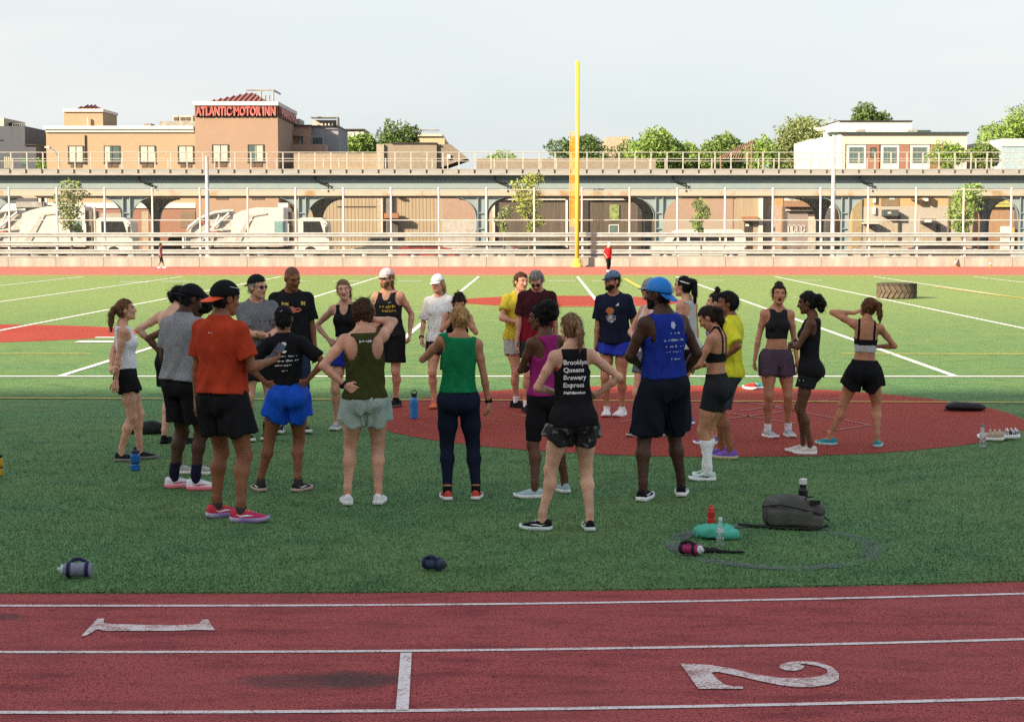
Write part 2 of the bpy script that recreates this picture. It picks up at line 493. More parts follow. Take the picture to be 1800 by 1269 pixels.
# short plastic fibres of the nearest turf
r_ = np.random.RandomState(5)
N_ = 150000
yy = 11.3 + (24.0 - 11.3) * r_.uniform(0, 1, N_) ** 1.35
xx = r_.uniform(-1, 1, N_) * (.29 * yy + .3)
edge_y = np.array([bend(R0, v) for v in np.linspace(-9, 9, 181)])
ok = (yy > np.interp(xx, np.linspace(-9, 9, 181), edge_y) - .006) & (((xx - HOME[0]) / 4.02) ** 2 + ((yy - HOME[1]) / 4.15) ** 2 > 1.0)
ok &= r_.uniform(0, 1, N_) < np.clip((24.0 - yy) / 6, 0, 1)
e2 = ((xx - cc.x) / (rr - .06)) ** 2 + ((yy - cy) / (ry - .05)) ** 2
ok &= ~((np.abs(np.sqrt(e2) - 1) < .075) & (r_.uniform(0, 1, N_) < .78))
xx, yy = xx[ok], yy[ok]; n_f = len(xx)
an = r_.uniform(0, 2 * math.pi, n_f); hg = r_.uniform(.010, .024, n_f); wd = r_.uniform(.0016, .0030, n_f)
lx_, ly_ = r_.normal(size=n_f) * .008, r_.normal(size=n_f) * .008
ca, sa_ = np.cos(an) * wd, np.sin(an) * wd
zz = np.full(n_f, .010)
vs = np.stack([np.stack([xx - ca, yy - sa_, zz], 1), np.stack([xx + ca, yy + sa_, zz], 1), np.stack([xx + ca * .5 + lx_, yy + sa_ * .5 + ly_, zz + hg], 1), np.stack([xx - ca * .5 + lx_, yy - sa_ * .5 + ly_, zz + hg], 1)], 1).reshape(-1, 3)
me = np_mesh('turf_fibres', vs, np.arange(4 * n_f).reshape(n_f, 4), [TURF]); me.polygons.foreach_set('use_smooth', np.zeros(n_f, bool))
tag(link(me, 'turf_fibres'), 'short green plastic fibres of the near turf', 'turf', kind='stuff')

# =================================================================== made-up block behind the photographer, added to throw the shade
BRICK_S = mat('shade block brick', (.25, .13, .09), rough=.85, var=.2, vscale=3, bump=.3, bscale=30)
GLASS = mat('window glass', (.04, .055, .06), rough=.08, spec=.6, var=.1, vscale=.7)
SHADE_Y = 25.4
SH = (SHADE_Y + 14) * math.tan(SUN_EL) / math.cos(SUN_AZ)
sb_ = empty('shade_block', (-122, -14, 0))
tag(sb_, 'tall made-up brick block behind the stand, added to shade the near turf', 'building')
mb = MB(); mb.box(-110, 110, -30, 0, -.02, SH - .8); mb.build('wall', BRICK_S, sb_)
mb = MB(); mb.box(-110.3, 110.3, -.6, .3, SH - .8, SH); mb.build('parapet', mat('parapet stone', (.4, .38, .34)), sb_)
mb = MB(); mb.box(40, 62, -14, -3, SH - .8, SH + 1.6); mb.build('shade_step', BRICK_S, sb_)  # boxes added on the roofline to step the shadow edge
mb = MB(); mb.box(84, 90, -12, -2, SH - .8, SH + .9); mb.build('shade_step', BRICK_S, sb_)
wm = None
for fl in range(5):
    for i in range(-20, 21):
        if wm is None:
            m_ = MB(); m_.box(-1.6, 1.6, 0, .08, 0, 2.2); wm = m_.build('window', GLASS, sb_)
            w_ = wm
        else: w_ = dup(wm, sb_)
        w_.location = (i * 5.2, -.02, 2 + fl * 4.0)

# =================================================================== far side: wall, guard rail, fence
WY = 108.0
_mat_plain = mat
def mat(name, col, *a, **k):
    """sun-bleached, dusty versions of the far side's colours"""
    def q(c):
        g = sum(c[:3]) / 3
        return tuple((v * .82 + g * .18) * .64 for v in c[:3])  # greyed and scaled down to offset the strong sun
    if k.get('col2'): k['col2'] = q(k['col2'])
    return _mat_plain(name, q(col), *a, **k)
CONC = mat('pale concrete', (.45, .43, .38), rough=.9, var=.22, vscale=1.6, bump=.3, bscale=8, stretch=(1, 1, .25))
wall = empty('concrete_wall', (0, WY, 0)); tag(wall, 'low pale concrete wall along the far side of the track', 'wall')
zt = Z(452.8, WY)
POSTX = [X(13 + 84.2 * i, WY) for i in range(-3, 25)]
mb = MB(); dx = POSTX[1] - POSTX[0]; mb.box(.012, dx - .012, 0, .35, -.03, zt); mb.box(.0, dx, .06, .30, -.03, zt - .03)
pan = mb.build('wall_panel', CONC, wall)
for i, x in enumerate(POSTX):
    o = pan if i == 0 else dup(pan, wall)
    o.location = (x, 0, random.uniform(-.012, .012))
PAINTW = mat('white steel paint', (.72, .71, .68), rough=.5, var=.10, vscale=2.5)
GALV = _mat_plain('galvanised steel', (.36, .37, .365), rough=.5, metal=0.0, var=.12, vscale=3)
rail = empty('guard_rail', (0, WY + .16, 0)); tag(rail, 'triple row of pale corrugated guard rails on top of the concrete wall', 'guard rail')
def wbeam(dx, h):
    prof = [(0, 0), (-.05, .10), (-.09, .16), (-.09, .26), (-.05, .34), (.0, .45), (0, .55), (-.05, .66), (-.09, .74), (-.09, .84), (-.05, .90), (0, 1.0)]
    mb = MB(); vs = []
    for xx in (0, dx):
        for (y, z) in prof: vs.append((xx, y, z * h))
        for (y, z) in reversed(prof): vs.append((xx, y + .012, z * h))
    n = len(prof) * 2
    mb.add(vs, [(i, (i + 1) % n, n + (i + 1) % n, n + i) for i in range(n)] + [tuple(range(n - 1, -1, -1)), tuple(range(n, 2 * n))])
    return mb
first = None
for (ya, yb) in ((417.5, 409.5), (432.5, 425), (447.2, 439.2)):
    z0, z1 = Z(ya, WY), Z(yb, WY)
    for i, x in enumerate(POSTX):
        if first is None: first = o = wbeam(dx, .285).build('rail', GALV, rail)
        else: o = dup(first, rail)
        o.location = (x, 0, z0)
mb = MB(); mb.tube([(POSTX[0], 0, Z(451.2, WY)), (POSTX[-1], 0, Z(451.2, WY))], .03, 6); mb.build('bottom_rail', PAINTW, rail)
first = None
for x in POSTX:
    if first is None: m_ = MB(); m_.box(-.055, .055, .02, .13, zt - .02, Z(409, WY)); first = o = m_.build('post', PAINTW, rail)
    else: o = dup(first, rail)
    o.location = (x + .02, 0, 0)
FY = WY + .5
fence = empty('chain_link_fence', (0, FY, 0)); tag(fence, 'tall white-posted chain link fence behind the guard rails', 'fence')
ft = Z(333.5, FY); fm = Z(387.3, FY)
first = None
for x in POSTX:
    if first is None: m_ = MB(); m_.tube([(0, 0, 0), (0, 0, ft + .05)], .060, 10); m_.lathe([(.070, 0), (.070, .05), (.02, .10)], 10, (0, 0, ft + .03)); first = o = m_.build('post', PAINTW, fence, smooth=False)
    else: o = dup(first, fence)
    o.location = (x, 0, 0)
for zz, r_ in ((ft, .026), (fm, .028)):
    mb = MB(); mb.tube([(POSTX[0], 0, zz), (POSTX[-1], 0, zz)], r_, 6); mb.build('horizontal_rail', PAINTW, fence)
mb = MB(); x0, x1 = POSTX[0], POSTX[-1]; z0 = zt; hh = ft - z0; t = .0014
xx = x0 - hh
while xx < x1:
    for s_ in (1, -1):
        a = (xx, xx + hh) if s_ > 0 else (xx + hh, xx)
        p, q = (a[0], z0), (a[1], ft)
        if min(a) < x0 or max(a) > x1: continue
        o_ = .0 if s_ > 0 else .004
        mb.add([(p[0] - t, o_, p[1]), (p[0] + t, o_, p[1]), (q[0] + t, o_, q[1]), (q[0] - t, o_, q[1]), (p[0], o_ + t, p[1]), (q[0], o_ + t, q[1])],
               [(0, 1, 2, 3), (0, 3, 5, 4), (1, 4, 5, 2)])
    xx += .085
o = mb.build('chain_link', mat('dull wire', (.30, .30, .28), rough=.5, metal=.3), fence, fix=False); o['kind'] = 'stuff'

# tall light poles and the yellow foul pole
def light_pole(px, ytop, Y, label, arm=True):
    x = X(px, Y); zt_ = Z(ytop, Y)
    e = empty('light_pole', (x, Y, 0)); tag(e, label, 'light pole', 'white street light poles')
    m_ = MB(); m_.tube([(0, 0, 0), (0, 0, zt_)], [.16, .11], 12); m_.lathe([(.26, 0), (.26, .3), (.17, .42)], 12); m_.build('pole', PAINTW, e, smooth=False)
    if arm:
        m_ = MB(); m_.tube([(0, 0, zt_ - .5), (-.35, 0, zt_ - .1), (-.8, 0, zt_ + .42)], .055, 8); m_.tube([(-.62, 0, zt_ - .25), (-.62, 0, zt_ + .32)], .05, 6); m_.build('arm', PAINTW, e)
        m_ = MB(); m_.box(-1.35, -.65, -.16, .16, zt_ + .38, zt_ + .52); m_.prism([(-1.35, zt_ + .38), (-1.2, zt_ + .28), (-.75, zt_ + .28), (-.65, zt_ + .38)], 'y', -.13, .13); m_.build('lamp_head', PAINTW, e)
    return e
light_pole(1464, 238, 122, 'tall white light pole with short lamp arm before the white modern building')
light_pole(365, 275, 122, 'plain white pole rising in front of the brick motel', arm=False)
PY = WY - .75
YELP = _mat_plain('yellow pole paint', (.60, .44, .06), rough=.38, spec=.5, var=.06, vscale=1.2)
fp = empty('foul_pole', (X(1014.5, PY), PY, 0)); tag(fp, 'tall yellow baseball foul pole with an orange mesh wing', 'foul pole')
ztop = Z(108, PY)
mb = MB(); mb.tube([(0, 0, 0), (0, 0, ztop * .45), (0, 0, ztop)], [.125, .12, .11], 16); mb.build('pole', YELP, fp, smooth=True)
mb = MB(); mb.lathe([(.34, 0), (.34, .12), (.24, .22), (.24, .42), (.17, .5)], 14); mb.build('base_collar', YELP, fp)
mb = MB(); zw0, zw1 = Z(398, PY), Z(233, PY)
mb.tube([(-.44, 0, zw0), (-.44, 0, zw1)], .022, 6); mb.tube([(-.44, 0, zw0), (-.1, 0, zw0)], .022, 6); mb.tube([(-.44, 0, zw1), (-.1, 0, zw1)], .022, 6)
k = 1
while zw0 + k * 1.2 < zw1: mb.tube([(-.44, 0, zw0 + k * 1.2), (-.1, 0, zw0 + k * 1.2)], .018, 6); k += 1
mb.build('wing_frame', _mat_plain('orange wing paint', (.62, .30, .03), rough=.5), fp)
mb = MB(); zz = zw0
while zz < zw1 - .05:
    mb.box(-.43, -.12, .006, .012, zz, zz + .022); zz += .05
for i in range(6): mb.box(-.43 + i * .054, -.43 + i * .052 + .012, .013, .018, zw0, zw1)
o = mb.build('wing_mesh', _mat_plain('orange wing mesh', (.62, .33, .04), rough=.55), fp)
mb = MB(); mb.tube([(-.46, 0, zw1), (-.46, 0, ztop - .1)], .012, 5)
k = 0
while zw1 + .6 + k * 1.8 < ztop: mb.tube([(-.46, 0, zw1 + .6 + k * 1.8), (-.1, 0, zw1 + .6 + k * 1.8)], .010, 5); k += 1
mb.build('wire_frame', mat('grey wire', (.55, .45, .40)), fp)

# traffic cones on the far track
CONE_M = mat('orange cone', (.75, .22, .05), rough=.5); CONE_W = mat('cone collar', (.75, .73, .70), rough=.5)
for (px, py, hpx, lb) in ((1573, 466, 9, 'small pale training cone on the far track, leftmost of the cones'), (1624, 468, 19, 'tall white and orange cone on the far track, second from the left'),
                      (1679, 469, 17, 'orange cone with white collar on the far track, third from the left'), (1741, 470, 15, 'orange cone on the far track, rightmost of the cones')):
    g = gp(px, py); h_ = hpx / FPX * g.y
    e = empty('training_cone', (g.x, g.y, .0)); tag(e, lb, 'cone', 'cones on the far track')
    m_ = MB(); m_.box(-h_ * .26, h_ * .26, -h_ * .26, h_ * .26, 0, h_ * .05); m_.build('base', CONE_M, e)
    m_ = MB(); m_.lathe([(h_ * .2, h_ * .05), (h_ * .14, h_ * .35)], 14); m_.lathe([(h_ * .09, h_ * .62), (h_ * .04, h_)], 14); m_.build('body', CONE_M, e, smooth=False)
    m_ = MB(); m_.lathe([(h_ * .143, h_ * .35), (h_ * .093, h_ * .62)], 14); m_.build('collar', CONE_W, e)

# =================================================================== elevated railway
VY = 140.0
VXL, VXR = X(-60, VY), X(1860, VY)
STEEL = _mat_plain('blue grey steel', (.17, .235, .26), rough=.6, var=.14, vscale=1.3, col2=(.20, .245, .25), bump=.15, bscale=6)
RUST = mat('cream flange with rust', (.52, .47, .37), rough=.7, col2=(.42, .24, .07), vscale=.55, fac=(.55, .68), detail=5, stretch=(1, 1, 1))
DECKC = mat('deck concrete', (.40, .40, .39), rough=.9, var=.12, vscale=2, stretch=(.4, 1, 1))
DARKC = mat('dark under-deck', (.10, .095, .085), rough=.9)
via = empty('elevated_railway', (0, VY, 0)); tag(via, 'blue grey steel elevated railway on columns with pale deck edge and railings', 'railway bridge')
zt1, zt0 = Z(297.5, VY), Z(306, VY)
mb = MB(); mb.box(VXL, VXR, -.6, 13, zt0 - .12, zt0 + .02); mb.build('deck_slab', DECKC, via)
mb = MB(); mb.box(VXL, VXR, .0, 13, zt0 + .02, zt0 + .25); mb.build('track_bed', DARKC, via)
sp = 27.9 / FPX * VY
n_ = int((VXR - VXL) / sp)
fas = MB(); fas.box(.09, sp - .09, -.58, -.44, zt0 + .02, zt1); f0 = fas.build('fascia_panel', DECKC, via)
m_ = MB(); m_.box(-.085, .085, -.50, -.36, zt0 + .022, zt1 - .05); b0 = m_.build('bracket', mat('bracket steel', (.19, .18, .16), rough=.7), via)
m_ = MB(); m_.box(-.045, .045, -.40, -.31, zt1 - .06, Z(268, VY)); p0 = m_.build('railing_post', PAINTW, via)
RP = mat('pale railing paint', (.52, .51, .46), rough=.6)
p0.data.materials.clear(); p0.data.materials.append(RP)
for i in range(n_):
    x = VXL + i * sp
    (f0 if i == 0 else dup(f0, via)).location = (x, 0, 0)
    (b0 if i == 0 else dup(b0, via)).location = (x, 0, 0)
    (p0 if i == 0 else dup(p0, via)).location = (x, 0, 0)
for yy, r_ in ((268.5, .035), (284, .03)):
    m_ = MB(); m_.tube([(VXL, -.36, Z(yy, VY)), (VXR, -.36, Z(yy, VY))], r_, 6); m_.build('railing_rail', RP, via)
# far railing with frames
for i in range(0, n_, 1):
    if i % 7 in (0, 1, 4):
        m_ = None
        o = dup(p0, via); o.location = (VXL + i * sp * 1.06 - 1, 12.8, 0)
m_ = MB(); m_.tube([(VXL, 12.45, Z(268.5, VY)), (VXR, 12.45, Z(268.5, VY))], .035, 6); m_.build('railing_rail', RP, via)
zg0, zg1 = Z(344.5, VY), zt0 - .12
for yb, nm in ((0.25, 'front_girder'), (11.6, 'back_girder')):
    m_ = MB(); m_.box(VXL, VXR, yb, yb + .06, zg0 + .1, zg1)
    for py in (318, 329):
        z_ = Z(py, VY); m_.box(VXL, VXR, yb - .10, yb, z_ - .02, z_ + .02); m_.box(VXL, VXR, yb - .10, yb - .085, z_ - .12, z_ - .02)
    m_.build(nm, STEEL, via)
    m_ = MB(); m_.box(VXL, VXR, yb - .30, yb + .34, zg0 + .04, zg0 + .12); m_.box(VXL, VXR, yb - .31, yb - .27, zg0, Z(335.5, VY)); m_.build('bottom_flange', RUST, via)
# rivet lights / small lamps below the deck edge are left to the deck; columns with curved knee braces
COLX = [X(p, VY) for p in (-88, 222, 531, 846, 1159, 1486, 1800)]
def column(yb):
    e = MB()
    e.box(-.30, .30, yb + .02, yb + .08, -.02, zg0); e.box(-.30, -.24, yb - .18, yb + .28, -.02, zg0); e.box(.24, .30, yb - .18, yb + .28, -.02, zg0)
    for z_ in (1.0, 2.2, 3.4): e.box(-.23, .23, yb - .14, yb + .02, z_, z_ + .08)
    e.box(-.55, .55, yb - .4, yb + .5, -.02, .35)
    return e
def knee(yb, sg):
    """quarter-round brace plate with flange"""
    r_ = 1.75; pts = [(0, zg0), (0, zg0 - r_)]
    for t in range(9):
        a = math.pi / 2 * t / 8
        pts.append((r_ - (r_ - .08) * math.cos(a), zg0 - r_ + (r_ - .08) * math.sin(a)))
    pts.append((r_, zg0))
    pts = [(sg * (.30 + p[0]), p[1]) for p in pts]
    k_ = MB(); k_.prism(pts, 'y', yb + .04, yb + .07)
    arc = pts[2:-1]
    for i in range(len(arc) - 1):
        (xa, za), (xb, zb) = arc[i], arc[i + 1]
        k_.add([(xa, yb - .14, za), (xb, yb - .14, zb), (xb, yb + .24, zb), (xa, yb + .24, za), (xa, yb - .14, za - .035), (xb, yb - .14, zb - .035), (xb, yb + .24, zb - .035), (xa, yb + .24, za - .035)],
               [(0, 1, 2, 3), (7, 6, 5, 4), (0, 4, 5, 1), (3, 2, 6, 7)])
    return k_
for yb in (.30, 11.65):
    c0 = column(yb).build('column', STEEL, via); kl, kr = knee(yb, -1).build('knee_brace', STEEL, via), knee(yb, 1).build('knee_brace', STEEL, via)
    for i, x in enumerate(COLX):
        for o in (c0, kl, kr):
            q = o if i == 0 else dup(o, via)
            q.location = (x, 0, 0)
BLACKP = mat('black drain pipe', (.015, .016, .018), rough=.5)
for x in COLX:
    m_ = MB(); xx = x + 1.55; m_.tube([(xx - .5, -.05, Z(300, VY)), (xx - .5, -.05, Z(318, VY)), (xx + .0, -.05, Z(322, VY)), (xx + .5, -.05, Z(324, VY)), (xx + .5, -.05, Z(338, VY))], .07, 7); m_.build('drain_pipe', BLACKP, via)
    m_ = MB(); m_.box(xx - .1, xx + .75, -.02, .12, Z(345, VY), Z(334, VY)); m_.build('patch_plate', RP, via)
for x in COLX:
    m_ = MB(); m_.box(x - .25, x + .25, .5, 11.6, zg0 + .5, zg1 - .1); m_.build('cross_girder', STEEL, via)

# =================================================================== buildings
def B(px0, px1, ytop, Y, depth, name, label, wm_, cat='building', roof=None, ybot=None, base=None):
    x0, x1, z1 = X(px0, Y), X(px1, Y), Z(ytop, Y)
    e = empty(name, ((x0 + x1) / 2, Y, 0)); tag(e, label, cat)
    hw = (x1 - x0) / 2
    m_ = MB(); m_.box(-hw, hw, 0, depth, -.02, z1); m_.build('wall', wm_, e)
    e['hw'] = hw
    return e
class Bld:
    """building face measured in photograph pixels at distance Y"""
    def __init__(s, e, Y): s.e, s.Y = e, Y
    def box(s, px0, px1, y0, y1, d0, d1, name, m_):
        ex, ey, _ = s.e.location
        mb = MB(); mb.box(X(px0, s.Y) - ex, X(px1, s.Y) - ex, d0 + s.Y - ey, d1 + s.Y - ey, Z(y1, s.Y), Z(y0, s.Y))
        return mb.build(name, m_, s.e)
    def window(s, px0, px1, y0, y1, frame, glass, panes=2, sill=True, curtain=None):
        ex, ey, _ = s.e.location; dy = s.Y - ey
        x0, x1, z1, z0 = X(px0, s.Y) - ex, X(px1, s.Y) - ex, Z(y0, s.Y), Z(y1, s.Y)
        f = .07; mb = MB()
        mb.box(x0, x1, dy - .05, dy + .0, z1 - f, z1); mb.box(x0, x1, dy - .05, dy, z0, z0 + f)
        mb.box(x0, x0 + f, dy - .05, dy, z0 + f, z1 - f); mb.box(x1 - f, x1, dy - .05, dy, z0 + f, z1 - f)
        for i in range(1, panes):
            xm = x0 + (x1 - x0) * i / panes; mb.box(xm - .03, xm + .03, dy - .05, dy, z0 + f, z1 - f)
        w = mb.build('window', frame, s.e)
        mb = MB(); mb.box(x0 + f, x1 - f, dy - .025, dy - .008, z0 + f, z1 - f); mb.build('pane', glass, w)
        if curtain:
            mb = MB(); n = 10
            xa, xb = x0 + f + (x1 - x0) * curtain[0], x0 + f + (x1 - x0 - 2 * f) * curtain[1]
            vs = [(xa + (xb - xa) * i / n, dy - .030 - .006 * (i % 2), zz) for zz in (z0 + f, z1 - f) for i in range(n + 1)]
            mb.add(vs, [(i, i + 1, n + 2 + i, n + 1 + i) for i in range(n)])
            mb.build('curtain', CURT, w, fix=False)
        if sill:
            mb = MB(); mb.box(x0 - .05, x1 + .05, dy - .10, dy, z0 - .08, z0); mb.build('sill', frame, w)
        return w
CURT = mat('pale curtain', (.55, .58, .50), rough=.8, var=.15, vscale=6, stretch=(8, 1, .2))
def brick_mat(name, c1, c2, mortar, scale=3.2):
    c1, c2, mortar = [tuple((v * .88 + sum(c) / 3 * .12) * .72 for v in c) for c in (c1, c2, mortar)]
    def f(k):
        t = k.n.new('ShaderNodeTexBrick'); mp = k.n.new('ShaderNodeMapping'); mp.inputs['Rotation'].default_value = (math.pi / 2, 0, 0)
        k.l.new(k.tc.outputs['Object'], mp.inputs['Vector']); k.l.new(mp.outputs[0], t.inputs['Vector'])
        t.inputs['Color1'].default_value = (*c1, 1); t.inputs['Color2'].default_value = (*c2, 1); t.inputs['Mortar'].default_value = (*mortar, 1)
        t.inputs['Scale'].default_value = scale; t.inputs['Mortar Size'].default_value = .012
        c = k.mix(k.ramp(k.noise(.6, 4), .35, .7, 0, .25), t.outputs['Color'], tuple(v * .8 for v in c1))
        k.l.new(c, k.b.inputs['Base Color']); k.b.inputs['Roughness'].default_value = .9; k.bump(t.outputs['Fac'], .3, .01)
    return surface_mat(name, f)
TANB = brick_mat('tan brick', (.44, .325, .20), (.41, .295, .18), (.45, .36, .25))
PINKB = brick_mat('pinkish brick', (.40, .265, .185), (.37, .24, .165), (.42, .30, .22))
REDB = brick_mat('red brick', (.32, .15, .10), (.28, .13, .09), (.33, .2, .15))
WHITEW = mat('white stucco', (.80, .78, .74), rough=.85, var=.05)
CREAMW = mat('cream stucco', (.62, .56, .47), rough=.85, var=.06)
DARKF = mat('dark window frame', (.05, .045, .04), rough=.5)
TEALG = mat('teal window glass', (.10, .17, .17), rough=.12, spec=.6, var=.15, vscale=.8)
REDM = mat('red metal roof', (.52, .11, .06), rough=.5, var=.10, vscale=2)
GREYM = mat('grey metal', (.35, .35, .34), rough=.6, var=.2, vscale=2)
GRILLE = mat('brown grille', (.16, .11, .075), rough=.8)

# --- motel
MY = 166.0
motel = B(84, 345, 224, MY, 18, 'motel', 'tan brick three storey motel with red roofs and red lettered sign', TANB)
mt = Bld(motel, MY)
mt.box(81, 343, 228, 222, -.35, .6, 'cornice', WHITEW); mt.box(84, 343.5, 233, 228, -.18, .6, 'cornice', WHITEW)
mt.box(82.5, 345, 366, 357, -.3, .1, 'band', WHITEW)
mt.box(86, 345, 440, 366, -.15, .1, 'base_wall', REDB)
# corner block
mx = Bld(motel, MY - 2.2)
mx.box(345, 490, 440, 186, 0, 14, 'corner_block', PINKB)
mx.box(343, 491.5, 186, 179, -.25, 14.2, 'parapet', WHITEW)
mx.box(490, 507, 365, 357, -.2, 13, 'band', WHITEW)
for (a_, b_) in ((122, 150), (185, 213.5), (247, 276), (314.5, 343)):
    mt.window(a_, b_, 256.5, 286.5, DARKF, TEALG, 2, True, (.05, .95) if a_ != 185 else (.0, .35))
    w = mt.box(a_ + 4, a_ + 13, 294.5, 288.5, -.06, .0, 'air_conditioner', GRILLE); mt.box(a_ + 14.5, a_ + 24, 294.5, 288.5, -.06, .0, 'air_conditioner', GRILLE)
for (a_, b_) in ((374.5, 404), (437, 466)):
    mx.window(a_, b_, 254.5, 284.5, DARKF, TEALG, 2, True, (.05, .95) if a_ < 400 else (.4, .95))
    mx.box(a_ + 3, a_ + 12, 293.5, 287, -.06, .0, 'air_conditioner', GRILLE); mx.box(a_ + 14, a_ + 25, 293.5, 287, -.06, .0, 'air_conditioner', GRILLE)
for (a_, b_) in ((380, 402), (443, 465), (188, 210), (121, 144)):
    (mx if a_ > 345 else mt).box(a_, b_, 351, 338, -.05, .0, 'blind_window', GRILLE)
mt.box(152, 153.5, 289, 238, -.12, 0, 'pipe', BLACKP)
mt.box(250, 262, 440, 372, -.2, -.14, 'door', mat('tan door', (.45, .36, .25))); mt.box(178, 218, 400, 375, -.2, -.14, 'shutter', mat('grey shutter', (.4, .36, .3)))
mt.box(318, 344, 400, 372, -.2, -.14, 'shutter', mat('brown shutter', (.22, .16, .10)))
# stair house with small red hip roof
sth = Bld(motel, MY + 3)
sth.box(116, 184, 230, 197, 0, 6, 'stair_house', TANB); sth.box(115, 185.5, 197, 192, -.2, 6.2, 'parapet', WHITEW)
sth.box(158, 160, 226, 207, -.4, -.2, 'vent_pipe', PAINTW)
def hip(e, px0, px1, pxa, pxb, y0, y1, Y, depth, seams, name='red_roof'):
    ex, ey, _ = e.location
    x0, x1, xa, xb = [X(p, Y) - ex for p in (px0, px1, pxa, pxb)]; z0, z1 = Z(y0, Y), Z(y1, Y); d = Y - ey
    mb = MB()
    mb.add([(x0, d, z0), (x1, d, z0), (x1, d + depth, z0), (x0, d + depth, z0), (xa, d + depth / 2, z1), (xb, d + depth / 2, z1)], [(0, 1, 5, 4), (1, 2, 5), (2, 3, 4, 5), (3, 0, 4), (3, 2, 1, 0)])
    o = mb.build(name, REDM, e)
    sm = MB()
    for i in range(1, seams):
        t = i / seams; p = Vector((x0 + (x1 - x0) * t, d, z0)); 
        xt_ = p.x
        # seam climbs straight up the front slope until it meets a hip
        if xt_ < xa: u = (xt_ - x0) / max(.01, xa - x0)
        elif xt_ > xb: u = (x1 - xt_) / max(.01, x1 - xb)
        else: u = 1
        q = Vector((xt_, d + depth / 2 * u, z0 + (z1 - z0) * u))
        sm.tube([p + Vector((0, -.02, .06)), q + Vector((0, -.02, .06))], .06, 5)
    sm.build('seam', mat('dark red seam', (.22, .05, .03), rough=.6), o)
hip(motel, 135, 176, 148, 162, 192, 183, MY + 3.5, 4.5, 6)
hip(motel, 368, 468, 424, 436, 179, 157.5, MY - .5, 10, 11)
# roof screen of thin bars, roof plant
m_ = MB(); ex = motel.location.x; dy = 6
xa, xb = X(430, MY + 4) - ex, X(478, MY + 4) - ex; za, zb = Z(181, MY + 4), Z(156, MY + 4)
m_.tube([(xa, dy, zb), (xb, dy, zb), (xb, dy + 5, zb)], .09, 6)
for t in (0.42, .55, .7, .85, 1): m_.tube([(xa + (xb - xa) * t, dy, za), (xa + (xb - xa) * t, dy, zb if t in (.55, 1) else Z(165, MY + 4))], .08, 6)
m_.build('roof_frame', GREYM, motel)
mt.box(268, 345, 224, 209, 4, 9, 'roof_plant', GREYM); mt.box(290, 300, 209, 199, 4.5, 7, 'roof_plant', CREAMW); mt.box(302, 326, 209, 198, 4.5, 7, 'roof_plant', CREAMW)
mt.box(244, 256, 224, 214, 3, 5, 'roof_plant', GREYM)
for a_ in (292, 304, 314): mt.box(a_, a_ + 8, 207, 201, 4.44, 4.5, 'louvre', GRILLE)
# lettered sign on the corner block
SIGNB = mat('dark sign backing', (.16, .04, .035), rough=.6); SIGNR = mat('red sign letters', (.75, .10, .085), rough=.4); SIGNE = mat('pale letter edge', (.75, .45, .42), rough=.4)
Ys = MY - 2.2
mx.box(346, 489, 205.5, 186.5, -.12, .0, 'sign_board', SIGNB)
me = text_mesh('ATLANTIC MOTOR INN', 1.0, .06, bold=.022)
V = np.array([v.co[:] for v in me.vertices]); w0, w1 = V[:, 0].min(), V[:, 0].max(); h0_, h1_ = V[:, 1].min(), V[:, 1].max()
xa, xb, za, zb = X(348.5, Ys), X(487.5, Ys), Z(203.5, Ys), Z(188, Ys)
o = link(me, 'sign_letters', SIGNR, motel)
o.rotation_euler = (math.pi / 2, 0, 0); o.scale = ((xb - xa) / (w1 - w0), (zb - za) / (h1_ - h0_), 2.0)
o.location = ((xa + xb) / 2 - motel.location.x - (w0 + w1) / 2 * (xb - xa) / (w1 - w0), Ys - MY - .24, za - h0_ * (zb - za) / (h1_ - h0_))
o2 = dup(o, motel); o2.location.y += .06; o2.location.z -= .05; o2.location.x -= .04; o2.name = 'letter_edge'
o2.material_slots[0].link = 'OBJECT'; o2.material_slots[0].material = SIGNE
o2.location.y += .0
# sign on the side face (turned 90 degrees)
exr = X(490, Ys) - motel.location.x
m_ = MB(); m_.box(exr + .005, exr + .12, Ys - MY + .4, Ys - MY + 13, Z(205.5, Ys), Z(187, Ys)); m_.build('sign_board', SIGNB, motel)
me = text_mesh('PARKING', 1.0, .06, bold=.022)
V = np.array([v.co[:] for v in me.vertices])
o = link(me, 'sign_letters', SIGNR, motel); sc2 = 11 / (V[:, 0].max() - V[:, 0].min())
o.rotation_euler = (math.pi / 2, 0, math.pi / 2); o.scale = (sc2, (zb - za) / (V[:, 1].max() - V[:, 1].min()), 1); o.location = (exr + .18, Ys - MY + 6.7, za)

# --- slate house at the far left
dk = B(-60, 47, 222, 170, 12, 'slate_house', 'dark slate blue house at the far left behind the railway', mat('slate cladding', (.085, .10, .135), rough=.7, var=.1, vscale=1, stretch=(6, 1, .3)))
db = Bld(dk, 170)
db.box(47, 66, 440, 255, .0, 10, 'lower_wing', mat('slate cladding', (.085, .10, .135)))
db.box(-60, 8, 222, 207, .5, 8, 'roof_room', CREAMW); db.box(10, 24, 222, 214, 2, 3, 'planter', mat('dark planting', (.03, .06, .03)))
for a_ in range(24, 47, 4): db.box(a_, a_ + .7, 224, 217, .3, .4, 'rail_post', GREYM)
db.box(24, 46, 217.6, 216.8, .3, .4, 'roof_rail', GREYM)
db.box(46, 67, 256, 254, -.2, 10, 'coping', DARKF); db.box(-60, 8, 247, 246, -.1, 0, 'coping', DARKF)
for a_ in (10.5, 14, 17.5): db.box(a_, a_ + 1.8, 296, 276, -.08, 0, 'pale_window', mat('pale window', (.6, .6, .42)))
db.box(40, 49, 290, 277, -.08, 0, 'green_window', mat('green pane', (.05, .16, .12)))
